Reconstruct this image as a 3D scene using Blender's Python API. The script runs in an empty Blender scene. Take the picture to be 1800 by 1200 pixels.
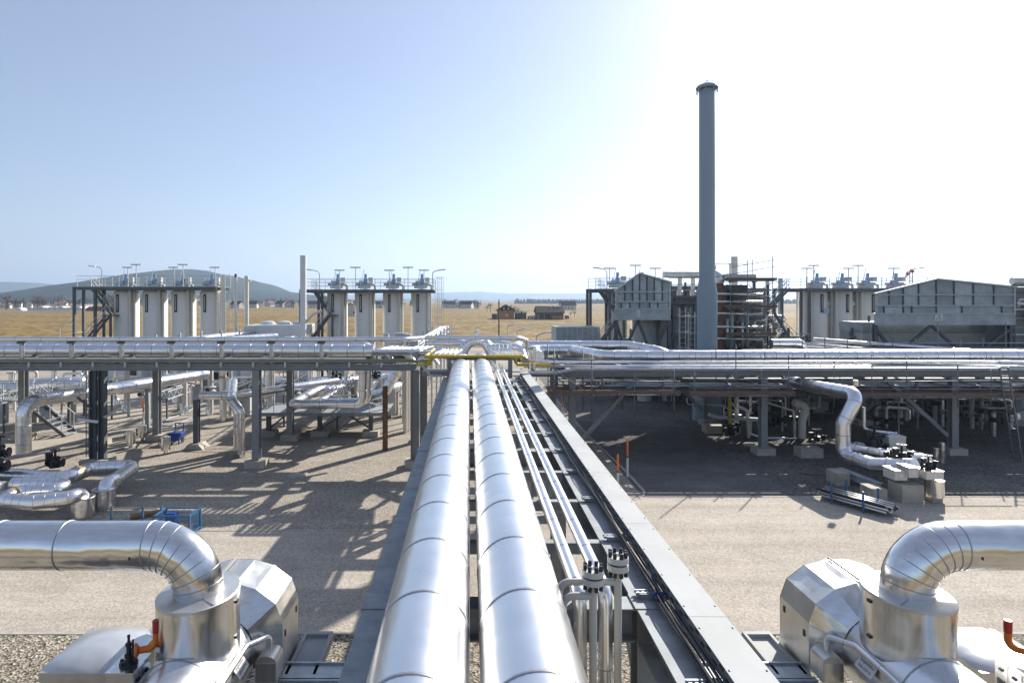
import bpy, math, random
from mathutils import Vector, Matrix, Quaternion
random.seed(7)
R = math.radians
V = Vector
SC = bpy.context.scene
COL = SC.collection

# ---------------------------------------------------------------- camera, sky, sun, exposure
H = 8.5                      # eye height above the yard
F = 1100.0                   # focal length in photo pixels (1800 wide)
VX, VY = 826.0, 527.0        # where the pipe bridge vanishes
cam_d = bpy.data.cameras.new('camera')
cam_d.sensor_width = 36.0
cam_d.lens = 36.0 * F / 1800.0
cam_d.shift_x = (900 - VX) / 1800.0
cam_d.shift_y = -(600 - VY) / 1800.0
cam_d.clip_start = 0.1
cam_d.clip_end = 60000.0
cam = bpy.data.objects.new('camera', cam_d)
COL.objects.link(cam)
cam.location = (0, 0, H)
cam.rotation_euler = (R(90), 0, 0)
SC.camera = cam

SUN_EL, SUN_AZ = R(28.5), R(37.0)          # azimuth to the right of the view axis (+Y)
S = V((math.cos(SUN_EL) * math.sin(SUN_AZ), math.cos(SUN_EL) * math.cos(SUN_AZ), math.sin(SUN_EL)))
world = bpy.data.worlds.new('World')
SC.world = world
world.use_nodes = True
wn = world.node_tree.nodes
wl = world.node_tree.links
bg = wn['Background']
sky = wn.new('ShaderNodeTexSky')
sky.sky_type = 'NISHITA'
sky.sun_disc = False
sky.sun_elevation = SUN_EL
sky.sun_rotation = SUN_AZ
sky.altitude = 400
sky.air_density = 1.0
sky.dust_density = 1.2
sky.ozone_density = 3.0
tint = wn.new('ShaderNodeMixRGB')                   # thin high haze: a little flat pale light over the whole dome
tint.inputs['Fac'].default_value = 0.22
tint.inputs['Color2'].default_value = (5.0, 5.15, 6.2, 1)
wl.new(sky.outputs['Color'], tint.inputs['Color1'])
warm = wn.new('ShaderNodeMixRGB'); warm.blend_type = 'MULTIPLY'; warm.inputs['Fac'].default_value = 1.0
warm.inputs['Color2'].default_value = (1.02, 1.0, 0.99, 1)
wl.new(tint.outputs['Color'], warm.inputs['Color1'])
wl.new(warm.outputs['Color'], bg.inputs['Color'])
bg.inputs['Strength'].default_value = 0.078
sun_d = bpy.data.lights.new('sun', 'SUN')
sun_d.energy = 5.0
sun_d.angle = R(0.53)
sun_d.color = (1.0, 0.94, 0.85)
sun = bpy.data.objects.new('sun', sun_d)
COL.objects.link(sun)
sun.location = (60, 50, 60)
sun.rotation_euler = S.to_track_quat('Z', 'Y').to_euler()
SC.view_settings.view_transform = 'Standard'
SC.view_settings.look = 'None'
SC.view_settings.gamma = 1.0
SC.view_settings.use_curve_mapping = False
SC.view_settings.exposure = 0.9
SC.cycles.max_bounces = 6
SC.cycles.glossy_bounces = 4
SC.cycles.diffuse_bounces = 3
SC.cycles.volume_bounces = 0
SC.cycles.caustics_reflective = False
SC.cycles.caustics_refractive = False
SC.cycles.sample_clamp_indirect = 6.0
SC.cycles.use_denoising = True

# ---------------------------------------------------------------- photo pixel -> place (own depth Y)
def W(px, py, Y):
    return V(((px - VX) * Y / F, Y, H - (py - VY) * Y / F))
def G(px, py):
    Y = F * H / (py - VY)
    return V(((px - VX) * Y / F, Y, 0.0))

# ---------------------------------------------------------------- materials
M = {}
def nt(m):
    m.use_nodes = True
    return m.node_tree.nodes, m.node_tree.links
def principled(name, col, rough=0.5, metal=0.0, var=0.12, scale=3.0, bump=0.0, bscale=40.0,
               rvar=0.1, spec=None, detail=4.0, col2=None, stretch=None, wave=0.0):
    m = bpy.data.materials.new(name)
    N, L = nt(m)
    b = N['Principled BSDF']
    geo = N.new('ShaderNodeNewGeometry')
    src = geo.outputs['Position']
    if stretch:
        mp = N.new('ShaderNodeMapping'); mp.inputs['Scale'].default_value = stretch
        L.new(src, mp.inputs['Vector']); src = mp.outputs['Vector']
    no = N.new('ShaderNodeTexNoise'); no.inputs['Scale'].default_value = scale; no.inputs['Detail'].default_value = detail
    no.inputs['Roughness'].default_value = 0.6
    L.new(src, no.inputs['Vector'])
    rp = N.new('ShaderNodeValToRGB')
    c2 = col2 or tuple(c * (1 - var) for c in col)
    c1 = col if col2 else tuple(min(1, c * (1 + var)) for c in col)
    rp.color_ramp.elements[0].position = 0.32; rp.color_ramp.elements[0].color = (*c2, 1)
    rp.color_ramp.elements[1].position = 0.68; rp.color_ramp.elements[1].color = (*c1, 1)
    L.new(no.outputs['Fac'], rp.inputs['Fac'])
    L.new(rp.outputs['Color'], b.inputs['Base Color'])
    mr = N.new('ShaderNodeMapRange')
    mr.inputs['To Min'].default_value = max(0.02, rough - rvar); mr.inputs['To Max'].default_value = min(1, rough + rvar)
    L.new(no.outputs['Fac'], mr.inputs['Value'])
    L.new(mr.outputs['Result'], b.inputs['Roughness'])
    b.inputs['Metallic'].default_value = metal
    if spec is not None:
        b.inputs['Specular IOR Level'].default_value = spec
    prev = None
    if wave:
        n3 = N.new('ShaderNodeTexNoise'); n3.inputs['Scale'].default_value = 2.3; n3.inputs['Detail'].default_value = 1.0
        L.new(geo.outputs['Position'], n3.inputs['Vector'])
        bw = N.new('ShaderNodeBump'); bw.inputs['Strength'].default_value = 1.0; bw.inputs['Distance'].default_value = wave
        L.new(n3.outputs['Fac'], bw.inputs['Height']); prev = bw.outputs['Normal']
        L.new(prev, b.inputs['Normal'])
    if bump:
        n2 = N.new('ShaderNodeTexNoise'); n2.inputs['Scale'].default_value = bscale; n2.inputs['Detail'].default_value = 3
        L.new(src, n2.inputs['Vector'])
        bp = N.new('ShaderNodeBump'); bp.inputs['Strength'].default_value = bump; bp.inputs['Distance'].default_value = 0.02
        L.new(n2.outputs['Fac'], bp.inputs['Height'])
        if prev: L.new(prev, bp.inputs['Normal'])
        L.new(bp.outputs['Normal'], b.inputs['Normal'])
    M[name] = m
    return m

principled('aluminium', (0.80, 0.80, 0.81), 0.30, 1.0, 0.06, 1.7, rvar=0.09, wave=0.02)
principled('aluminium_main', (0.73, 0.735, 0.745), 0.29, 1.0, 0.045, 1.3, rvar=0.045, wave=0.010)
principled('aluminium_pipe', (0.77, 0.765, 0.75), 0.21, 1.0, 0.10, 1.4, rvar=0.06, wave=0.035, stretch=(0.5, 7, 7))  # streaks along the pipe put reflections of the surroundings into the colour
principled('aluminium_brushed_reflect', (0.76, 0.75, 0.73), 0.24, 1.0, 0.12, 1.6, rvar=0.06, wave=0.03, stretch=(6, 6, 0.25), detail=2.0)  # brushed metal; upright colour streaks stand in for reflections
principled('aluminium_seam', (0.40, 0.41, 0.43), 0.4, 0.9, 0.1, 4.0)
principled('aluminium_dull', (0.66, 0.65, 0.62), 0.42, 0.9, 0.12, 2.0, rvar=0.1, wave=0.02)
principled('galvanised', (0.46, 0.49, 0.51), 0.48, 0.55, 0.16, 6.0, rvar=0.12)
principled('hood_sheet_pale', (0.41, 0.46, 0.49), 0.5, 0.3, 0.2, 1.6, rvar=0.1)
principled('hood_sheet_dull', (0.30, 0.34, 0.365), 0.55, 0.3, 0.22, 1.1, rvar=0.1)
principled('rib_dark', (0.075, 0.085, 0.095), 0.6, 0.2, 0.15, 2.0)
principled('galvanised_beam', (0.30, 0.325, 0.34), 0.68, 0.12, 0.22, 3.0, rvar=0.1)
principled('galvanised_cover', (0.40, 0.415, 0.41), 0.75, 0.0, 0.12, 1.1, rvar=0.1, wave=0.006)
principled('tower_steel', (0.10, 0.11, 0.12), 0.6, 0.2, 0.2, 2.0)
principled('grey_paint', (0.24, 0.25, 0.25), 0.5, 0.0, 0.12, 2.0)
principled('stack_paint', (0.27, 0.345, 0.40), 0.5, 0.0, 0.05, 0.7, stretch=(1, 1, 0.15))
principled('hood_sheet', (0.35, 0.395, 0.42), 0.5, 0.3, 0.22, 1.3, rvar=0.1)
principled('hood_rib', (0.44, 0.48, 0.50), 0.55, 0.3, 0.12, 2.0)
principled('cream_paint', (0.74, 0.725, 0.68), 0.42, 0.0, 0.06, 0.5, stretch=(1, 1, 0.2))
principled('cream_pipe', (0.66, 0.63, 0.56), 0.35, 0.0, 0.05, 2.0)
principled('white_paint', (0.74, 0.74, 0.72), 0.4, 0.0, 0.06, 1.0)
principled('light_grey', (0.52, 0.53, 0.52), 0.5, 0.0, 0.1, 1.0)
principled('yellow_paint', (0.62, 0.44, 0.03), 0.4, 0.0, 0.1, 2.0)
principled('yellow_dull', (0.36, 0.30, 0.09), 0.5, 0.0, 0.1, 2.0)
principled('band_yellow', (0.50, 0.27, 0.03), 0.5, 0.0, 0.1, 2.0)
principled('orange_paint', (0.85, 0.20, 0.015), 0.4, 0.0, 0.1, 4.0)
principled('red_paint', (0.50, 0.03, 0.02), 0.35, 0.0, 0.1, 4.0)
principled('blue_paint', (0.03, 0.12, 0.24), 0.45, 0.0, 0.15, 3.0)
principled('blue_deep', (0.01, 0.05, 0.28), 0.4, 0.0, 0.1, 3.0)
principled('blue_actuator', (0.22, 0.36, 0.56), 0.35, 0.3, 0.1, 3.0)
principled('black_iron', (0.022, 0.022, 0.025), 0.42, 0.0, 0.3, 6.0)
principled('black_cable', (0.018, 0.018, 0.02), 0.5, 0.0, 0.3, 6.0)
principled('stud_black', (0.015, 0.015, 0.018), 0.3, 0.0, 0.2, 6.0)
principled('rust', (0.16, 0.075, 0.04), 0.75, 0.0, 0.35, 3.0, bump=0.2)
principled('scaffold_tube', (0.20, 0.215, 0.225), 0.5, 0.4, 0.2, 4.0)
principled('plank_wood', (0.16, 0.11, 0.075), 0.8, 0.0, 0.3, 2.5, bump=0.15, stretch=(1, 6, 6))
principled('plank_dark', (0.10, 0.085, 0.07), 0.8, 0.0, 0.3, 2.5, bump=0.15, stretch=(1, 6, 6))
principled('wood', (0.20, 0.12, 0.06), 0.75, 0.0, 0.3, 4.0)
principled('concrete', (0.42, 0.385, 0.32), 0.85, 0.0, 0.16, 2.5, bump=0.25, bscale=30)
principled('kerb_concrete', (0.40, 0.37, 0.32), 0.85, 0.0, 0.2, 3.0, bump=0.2)
principled('glass_dark', (0.03, 0.05, 0.06), 0.06, 0.0, 0.1, 1.0)
principled('translucent_lid', (0.62, 0.63, 0.64), 0.3, 0.55, 0.05, 2.0, rvar=0.08, wave=0.03)
principled('label_white', (0.78, 0.78, 0.78), 0.4, 0.0, 0.03, 4.0)
principled('sign_blue', (0.42, 0.52, 0.66), 0.5, 0.0, 0.05, 3.0)
principled('print_black', (0.02, 0.02, 0.02), 0.5, 0.0, 0.1, 4.0)
principled('brick_wall', (0.45, 0.20, 0.07), 0.85, 0.0, 0.12, 0.6)
principled('roof_dark', (0.035, 0.032, 0.032), 0.85, 0.0, 0.25, 0.8, spec=0.15)
principled('roof_red', (0.17, 0.075, 0.05), 0.85, 0.0, 0.2, 0.8)
principled('plaster', (0.62, 0.60, 0.56), 0.85, 0.0, 0.08, 0.6)
principled('barn_wood', (0.09, 0.08, 0.075), 0.85, 0.0, 0.2, 0.8)
principled('bark', (0.11, 0.085, 0.065), 0.9, 0.0, 0.25, 2.0)
principled('twig', (0.13, 0.10, 0.085), 0.9, 0.0, 0.3, 0.3)
principled('conifer', (0.022, 0.04, 0.022), 0.9, 0.0, 0.4, 0.2)
principled('rubber', (0.02, 0.02, 0.02), 0.8, 0.0, 0.2, 4.0)
principled('hose_blue', (0.30, 0.45, 0.60), 0.5, 0.0, 0.1, 4.0)

def ground_material(name, ca, cb, cdark, big, fine, bump, dark_amt, streak=0.8):
    m = bpy.data.materials.new(name)
    N, L = nt(m)
    b = N['Principled BSDF']
    geo = N.new('ShaderNodeNewGeometry')
    n1 = N.new('ShaderNodeTexNoise'); n1.inputs['Scale'].default_value = big; n1.inputs['Detail'].default_value = 6
    n1.inputs['Roughness'].default_value = 0.65
    n2 = N.new('ShaderNodeTexNoise'); n2.inputs['Scale'].default_value = fine; n2.inputs['Detail'].default_value = 3
    n2.inputs['Roughness'].default_value = 0.7
    vo = N.new('ShaderNodeTexVoronoi'); vo.inputs['Scale'].default_value = fine * 1.6
    for n in (n1, n2, vo): L.new(geo.outputs['Position'], n.inputs['Vector'])
    r1 = N.new('ShaderNodeValToRGB')
    r1.color_ramp.elements[0].position = 0.35; r1.color_ramp.elements[0].color = (*ca, 1)
    r1.color_ramp.elements[1].position = 0.65; r1.color_ramp.elements[1].color = (*cb, 1)
    L.new(n1.outputs['Fac'], r1.inputs['Fac'])
    r2 = N.new('ShaderNodeValToRGB')
    r2.color_ramp.elements[0].position = 0.30; r2.color_ramp.elements[0].color = (1, 1, 1, 1)
    r2.color_ramp.elements[1].position = 0.52; r2.color_ramp.elements[1].color = (0, 0, 0, 1)
    L.new(n2.outputs['Fac'], r2.inputs['Fac'])
    ml = N.new('ShaderNodeMath'); ml.operation = 'MULTIPLY'; ml.inputs[1].default_value = dark_amt
    L.new(r2.outputs['Color'], ml.inputs[0])
    mx = N.new('ShaderNodeMixRGB'); mx.inputs['Color2'].default_value = (*cdark, 1)
    L.new(ml.outputs[0], mx.inputs['Fac']); L.new(r1.outputs['Color'], mx.inputs['Color1'])
    mp = N.new('ShaderNodeMapping'); mp.inputs['Scale'].default_value = (0.10, 1.1, 1.0); mp.inputs['Rotation'].default_value = (0, 0, 0.12)
    L.new(geo.outputs['Position'], mp.inputs['Vector'])
    n4 = N.new('ShaderNodeTexNoise'); n4.inputs['Scale'].default_value = 1.0; n4.inputs['Detail'].default_value = 5; n4.inputs['Roughness'].default_value = 0.7
    L.new(mp.outputs['Vector'], n4.inputs['Vector'])
    r4 = N.new('ShaderNodeValToRGB'); r4.color_ramp.elements[0].position = 0.3; r4.color_ramp.elements[0].color = (0.74, 0.73, 0.71, 1)
    r4.color_ramp.elements[1].position = 0.7; r4.color_ramp.elements[1].color = (1.08, 1.07, 1.05, 1)
    L.new(n4.outputs['Fac'], r4.inputs['Fac'])
    mt = N.new('ShaderNodeMixRGB'); mt.blend_type = 'MULTIPLY'; mt.inputs['Fac'].default_value = streak
    L.new(mx.outputs['Color'], mt.inputs['Color1']); L.new(r4.outputs['Color'], mt.inputs['Color2'])
    mx = mt
    # pebble to pebble tint
    mv = N.new('ShaderNodeMixRGB'); mv.blend_type = 'OVERLAY'; mv.inputs['Fac'].default_value = min(1.0, dark_amt)
    hs = N.new('ShaderNodeRGBToBW'); L.new(vo.outputs['Color'], hs.inputs['Color'])
    L.new(mx.outputs['Color'], mv.inputs['Color1']); L.new(hs.outputs['Val'], mv.inputs['Color2'])
    L.new(mv.outputs['Color'], b.inputs['Base Color'])
    b.inputs['Roughness'].default_value = 0.92
    b.inputs['Specular IOR Level'].default_value = 0.15
    bp = N.new('ShaderNodeBump'); bp.inputs['Strength'].default_value = bump; bp.inputs['Distance'].default_value = 0.03
    L.new(vo.outputs['Distance'], bp.inputs['Height'])
    L.new(bp.outputs['Normal'], b.inputs['Normal'])
    M[name] = m
ground_material('gravel', (0.33, 0.295, 0.245), (0.44, 0.395, 0.335), (0.13, 0.115, 0.10), 0.16, 11.0, 0.4, 0.45)
ground_material('gravel_coarse', (0.30, 0.265, 0.21), (0.38, 0.34, 0.27), (0.05, 0.045, 0.04), 0.4, 11.0, 0.9, 1.0)
ground_material('road_gravel', (0.42, 0.375, 0.315), (0.51, 0.46, 0.395), (0.20, 0.175, 0.15), 0.3, 13.0, 0.16, 0.28)
ground_material('gravel_shaded', (0.13, 0.125, 0.115), (0.20, 0.19, 0.17), (0.06, 0.06, 0.06), 0.2, 9.0, 0.6, 0.6)  # grey gravel, darkened further to paint in shade under the right rack
ground_material('asphalt_shaded', (0.12, 0.118, 0.113), (0.20, 0.192, 0.18), (0.06, 0.06, 0.06), 0.25, 12.0, 0.2, 0.3)  # grey asphalt, its colour taken down a little more for the rack's shade
ground_material('field_dark', (0.15, 0.11, 0.04), (0.22, 0.165, 0.065), (0.08, 0.06, 0.03), 0.05, 0.5, 0.5, 0.75)
ground_material('field_pale', (0.24, 0.175, 0.07), (0.33, 0.25, 0.115), (0.13, 0.09, 0.04), 0.02, 0.4, 0.5, 0.6)
ground_material('field', (0.20, 0.135, 0.045), (0.29, 0.205, 0.08), (0.10, 0.07, 0.03), 0.018, 0.35, 0.5, 0.75)

def hill_material(name, forest, meadow, thr, scale):
    m = bpy.data.materials.new(name)
    N, L = nt(m)
    b = N['Principled BSDF']
    geo = N.new('ShaderNodeNewGeometry')
    sep = N.new('ShaderNodeSeparateXYZ'); L.new(geo.outputs['Position'], sep.inputs[0])
    n1 = N.new('ShaderNodeTexNoise'); n1.inputs['Scale'].default_value = scale; n1.inputs['Detail'].default_value = 4
    n2 = N.new('ShaderNodeTexNoise'); n2.inputs['Scale'].default_value = scale * 14; n2.inputs['Detail'].default_value = 5
    for n in (n1, n2): L.new(geo.outputs['Position'], n.inputs['Vector'])
    zz = N.new('ShaderNodeMapRange'); zz.inputs['From Min'].default_value = 0; zz.inputs['From Max'].default_value = 120
    zz.inputs['To Min'].default_value = 0.22; zz.inputs['To Max'].default_value = -0.12
    L.new(sep.outputs['Z'], zz.inputs['Value'])
    ad = N.new('ShaderNodeMath'); ad.operation = 'ADD'
    L.new(n1.outputs['Fac'], ad.inputs[0]); L.new(zz.outputs['Result'], ad.inputs[1])
    rp = N.new('ShaderNodeValToRGB')
    rp.color_ramp.elements[0].position = thr; rp.color_ramp.elements[0].color = (*forest, 1)
    rp.color_ramp.elements[1].position = thr + 0.02; rp.color_ramp.elements[1].color = (*meadow, 1)
    L.new(ad.outputs[0], rp.inputs['Fac'])
    mx = N.new('ShaderNodeMixRGB'); mx.blend_type = 'MULTIPLY'; mx.inputs['Fac'].default_value = 0.6
    L.new(rp.outputs['Color'], mx.inputs['Color1'])
    r2 = N.new('ShaderNodeValToRGB'); r2.color_ramp.elements[0].color = (0.4, 0.4, 0.4, 1); r2.color_ramp.elements[1].color = (1.3, 1.3, 1.3, 1)
    L.new(n2.outputs['Fac'], r2.inputs['Fac']); L.new(r2.outputs['Color'], mx.inputs['Color2'])
    L.new(mx.outputs['Color'], b.inputs['Base Color'])
    b.inputs['Roughness'].default_value = 1.0
    b.inputs['Specular IOR Level'].default_value = 0.0
    M[name] = m
hill_material('hill_forest', (0.028, 0.042, 0.03), (0.26, 0.20, 0.12), 0.74, 0.0016)
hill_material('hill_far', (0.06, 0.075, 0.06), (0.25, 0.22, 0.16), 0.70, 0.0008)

# ---------------------------------------------------------------- mesh building
ORG = {}          # object -> world origin used when it was built
class MB:
    def __init__(s):
        s.v = []; s.f = []; s.sm = []; s.mi = []
    def add(s, vs, fs, smooth=False, mi=0):
        o = len(s.v)
        s.v += [tuple(v) for v in vs]
        for f in fs:
            s.f.append(tuple(i + o for i in f)); s.sm.append(smooth); s.mi.append(mi)
        return s
    def box(s, x0, x1, y0, y1, z0, z1, mi=0):
        return s.add([(x0, y0, z0), (x1, y0, z0), (x1, y1, z0), (x0, y1, z0), (x0, y0, z1), (x1, y0, z1), (x1, y1, z1), (x0, y1, z1)],
                     [(0, 3, 2, 1), (4, 5, 6, 7), (0, 1, 5, 4), (1, 2, 6, 5), (2, 3, 7, 6), (3, 0, 4, 7)], mi=mi)
    def frame(s, d, up=None):
        d = d.normalized()
        up = V(up) if up is not None else (V((0, 0, 1)) if abs(d.z) < 0.95 else V((0, 1, 0)))
        a = d.cross(up).normalized()
        return a, a.cross(d).normalized()
    def beam(s, p, q, w, h, up=None, mi=0):
        p, q = V(p), V(q)
        a, b = s.frame(q - p, up)
        a, b = a * w / 2, b * h / 2
        return s.add([p - a - b, p + a - b, p + a + b, p - a + b, q - a - b, q + a - b, q + a + b, q - a + b],
                     [(0, 3, 2, 1), (4, 5, 6, 7), (0, 1, 5, 4), (1, 2, 6, 5), (2, 3, 7, 6), (3, 0, 4, 7)], mi=mi)
    def ibeam(s, p, q, w, h, t=0.02, up=None):
        p, q = V(p), V(q)
        a, b = s.frame(q - p, up)
        pts = [(-w/2, -h/2), (w/2, -h/2), (w/2, -h/2 + t), (t/2, -h/2 + t), (t/2, h/2 - t), (w/2, h/2 - t), (w/2, h/2),
               (-w/2, h/2), (-w/2, h/2 - t), (-t/2, h/2 - t), (-t/2, -h/2 + t), (-w/2, -h/2 + t)]
        n = len(pts)
        vs = [p + a * x + b * y for x, y in pts] + [q + a * x + b * y for x, y in pts]
        fs = [(i, (i + 1) % n, n + (i + 1) % n, n + i) for i in range(n)]
        fs += [(0, 11, 2, 1), (11, 10, 3, 2), (10, 9, 4, 3), (9, 8, 5, 4), (8, 7, 6, 5)]
        fs += [(n, n + 1, n + 2, n + 11), (n + 11, n + 2, n + 3, n + 10), (n + 10, n + 3, n + 4, n + 9), (n + 9, n + 4, n + 5, n + 8), (n + 8, n + 5, n + 6, n + 7)]
        return s.add(vs, fs)
    def tube(s, pts, r, n=12, caps=True, mi=0):
        pts = [V(p) for p in pts]
        k = len(pts)
        rs = r if isinstance(r, (list, tuple)) else [r] * k
        dirs = [(pts[i + 1] - pts[i]).normalized() for i in range(k - 1)]
        tan = [dirs[0]] + [(dirs[i - 1] + dirs[i]).normalized() if (dirs[i - 1] + dirs[i]).length > 1e-6 else dirs[i] for i in range(1, k - 1)] + [dirs[-1]]
        a, b = s.frame(tan[0])
        vs, prev = [], tan[0]
        for i in range(k):
            q = prev.rotation_difference(tan[i])
            a = q @ a; b = q @ b; prev = tan[i]
            for j in range(n):
                t = 2 * math.pi * j / n
                vs.append(pts[i] + (a * math.cos(t) + b * math.sin(t)) * rs[i])
        fs = [(i * n + j, i * n + (j + 1) % n, (i + 1) * n + (j + 1) % n, (i + 1) * n + j) for i in range(k - 1) for j in range(n)]
        s.add(vs, fs, True, mi)
        if caps:
            o = len(s.v) - len(vs)
            s.f.append(tuple(o + j for j in range(n))[::-1]); s.sm.append(False); s.mi.append(mi)
            s.f.append(tuple(o + (k - 1) * n + j for j in range(n))); s.sm.append(False); s.mi.append(mi)
        return s
    def lathe(s, c, prof, n=24, axis=(0, 0, 1), sx=1.0, sy=1.0, smooth=True, mi=0):
        c, ax = V(c), V(axis).normalized()
        if abs(ax.z) > 0.99:
            a, b = V((1, 0, 0)), V((0, 1, 0)) * (1 if ax.z > 0 else -1)
        else:
            a, b = s.frame(ax)
        k = len(prof)
        vs = [c + ax * z + (a * math.cos(2 * math.pi * j / n) * sx + b * math.sin(2 * math.pi * j / n) * sy) * r for r, z in prof for j in range(n)]
        fs = [(i * n + j, i * n + (j + 1) % n, (i + 1) * n + (j + 1) % n, (i + 1) * n + j) for i in range(k - 1) for j in range(n)]
        if abs(ax.z) <= 0.99: fs = [f[::-1] for f in fs]
        o = len(s.v)
        s.add(vs, fs, smooth, mi)
        if prof[0][0] > 1e-4: s.f.append(tuple(o + j for j in range(n))[::-1]); s.sm.append(False); s.mi.append(mi)
        if prof[-1][0] > 1e-4: s.f.append(tuple(o + (k - 1) * n + j for j in range(n))); s.sm.append(False); s.mi.append(mi)
        return s
    def prism(s, poly, o, u, v, w, smooth=False, mi=0):
        o, u, v, w = V(o), V(u), V(v), V(w)
        n = len(poly)
        vs = [o + u * x + v * y for x, y in poly] + [o + u * x + v * y + w for x, y in poly]
        fs = [(i, (i + 1) % n, n + (i + 1) % n, n + i) for i in range(n)]
        s.add(vs, fs, smooth, mi)
        b = len(s.v) - 2 * n
        s.f.append(tuple(b + i for i in range(n))[::-1]); s.sm.append(False); s.mi.append(mi)
        s.f.append(tuple(b + n + i for i in range(n))); s.sm.append(False); s.mi.append(mi)
        return s
    def mesh(s, name, mats, org=V((0, 0, 0))):
        me = bpy.data.meshes.new(name)
        me.from_pydata([(x - org[0], y - org[1], z - org[2]) for x, y, z in s.v], [], s.f)
        me.polygons.foreach_set('use_smooth', s.sm)
        for m in (mats if isinstance(mats, (list, tuple)) else [mats]):
            me.materials.append(M[m] if isinstance(m, str) else m)
        if any(s.mi): me.polygons.foreach_set('material_index', s.mi)
        # faces must look outwards whatever order they were written in
        import bmesh
        bm = bmesh.new(); bm.from_mesh(me); bmesh.ops.recalc_face_normals(bm, faces=bm.faces)
        if any(s.sm) and not all(s.sm):
            for e in bm.edges:
                if len(e.link_faces) == 2 and e.calc_face_angle(0) > 0.7: e.smooth = False
        bm.to_mesh(me); bm.free()
        me.update()
        return me
    def build(s, name, mats, parent=None, base=None):
        if parent is not None:
            org = ORG[parent]
        elif base is not None:
            org = V(base)
        else:
            xs = [v[0] for v in s.v]; ys = [v[1] for v in s.v]; zs = [v[2] for v in s.v]
            org = V(((min(xs) + max(xs)) / 2, (min(ys) + max(ys)) / 2, min(zs)))
        o = bpy.data.objects.new(name, s.mesh(name, mats, org))
        COL.objects.link(o)
        if parent is not None: o.parent = parent
        else: o.location = org
        ORG[o] = V(org)
        return o

def tag(o, label, cat=None, group=None, kind=None):
    o['label'] = label
    if cat: o['category'] = cat
    if group: o['group'] = group
    if kind: o['kind'] = kind
    return o
def thing(name, label, cat, loc=(0, 0, 0), group=None):
    o = bpy.data.objects.new(name, None)
    COL.objects.link(o)
    o.empty_display_size = 0.3
    o.location = loc
    ORG[o] = V(loc)
    return tag(o, label, cat, group)
def structure(mb, name, mat):
    o = mb.build(name, mat, base=(0, 0, 0)); o['kind'] = 'structure'
    return o
def place(name, me, parent, loc, rot=None):
    """a part that shares its mesh: put at a world position under its parent"""
    o = bpy.data.objects.new(name, me)
    COL.objects.link(o)
    o.parent = parent
    o.location = V(loc) - ORG[parent]
    if rot is not None:
        o.rotation_mode = 'QUATERNION'; o.rotation_quaternion = rot
    ORG[o] = V(loc)
    return o
KIDS = {}
def copy_tree(src, loc=None, rz=None, label=None, parent=None, scale=None):
    if parent is None and src not in KIDS:
        KIDS.clear()
        for o in COL.objects:
            if o.parent: KIDS.setdefault(o.parent, []).append(o)
        KIDS.setdefault(src, [])
    c = src.copy(); COL.objects.link(c)
    ORG[c] = ORG.get(src, V((0, 0, 0))).copy()
    if parent is not None:
        c.parent = parent
    else:
        if loc is not None: c.location = loc; ORG[c] = V(loc)
        if rz is not None: c.rotation_euler = (0, 0, rz)
        if scale is not None: c.scale = scale
        if label: c['label'] = label
    for k in KIDS.get(src, []): copy_tree(k, parent=c)
    return c

def rounded(pts, rad, n=6):
    pts = [V(p) for p in pts]
    out = [pts[0]]
    for i in range(1, len(pts) - 1):
        a, p, b = pts[i - 1], pts[i], pts[i + 1]
        u, w = (a - p), (b - p)
        lu, lw = u.length, w.length
        u.normalize(); w.normalize()
        ang = u.angle(w)
        if ang > math.pi - 0.02: out.append(p); continue
        rr = rad[i] if isinstance(rad, dict) and i in rad else (rad if not isinstance(rad, dict) else rad.get(0, 0.3))
        t = min(rr / math.tan(ang / 2), lu * 0.49 if i > 1 else lu * 0.98, lw * 0.49 if i < len(pts) - 2 else lw * 0.98)
        rr = t * math.tan(ang / 2)
        c = p + (u + w).normalized() * (rr / math.sin(ang / 2))
        s0, s1 = p + u * t - c, p + w * t - c
        tot = s0.angle(s1)
        axis = s0.cross(s1)
        if axis.length < 1e-9: out.append(p); continue
        axis.normalize()
        for j in range(n + 1):
            out.append(c + Quaternion(axis, tot * j / n) @ s0)
    out.append(pts[-1])
    res = [out[0]]
    for q in out[1:]:
        if (q - res[-1]).length > 1e-4: res.append(q)
    return res
def along(path, step, start=None):
    """(point, tangent) every step metres of a polyline"""
    d = step * 0.5 if start is None else start
    res, acc = [], 0.0
    for i in range(len(path) - 1):
        a, b = path[i], path[i + 1]
        l = (b - a).length
        while acc + l >= d:
            res.append((a.lerp(b, (d - acc) / l), (b - a).normalized()))
            d += step
        acc += l
    return res
RINGS = {}
def ring_mesh(r, w, t, n, mat):
    k = (round(r, 3), w, t, n, mat)
    if k not in RINGS:
        mb = MB()
        if t > 0.008 or n > 16: prof = [(r - 0.004, -w), (r + t, -w * 0.6), (r + t, w * 0.6), (r - 0.004, w)]
        else: prof = [(r - 0.003, -w), (r + t, 0), (r - 0.003, w)]
        kk = len(prof)
        vs = [(q * math.cos(2 * math.pi * j / n), q * math.sin(2 * math.pi * j / n), z) for q, z in prof for j in range(n)]
        fs = [(i * n + j, i * n + (j + 1) % n, (i + 1) * n + (j + 1) % n, (i + 1) * n + j) for i in range(kk - 1) for j in range(n)]
        mb.add(vs, fs, True)
        me = bpy.data.meshes.new('seam_band'); me.from_pydata(mb.v, [], mb.f); me.polygons.foreach_set('use_smooth', [True] * len(mb.f))
        me.materials.append(M[mat]); me.update()
        RINGS[k] = me
    return RINGS[k]
def ring(parent, c, axis, r, w=0.02, t=0.006, n=14, mat='aluminium_seam', name='seam_band'):
    return place(name, ring_mesh(r, w, t, n, mat), parent, c, V((0, 0, 1)).rotation_difference(V(axis).normalized()))
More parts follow.
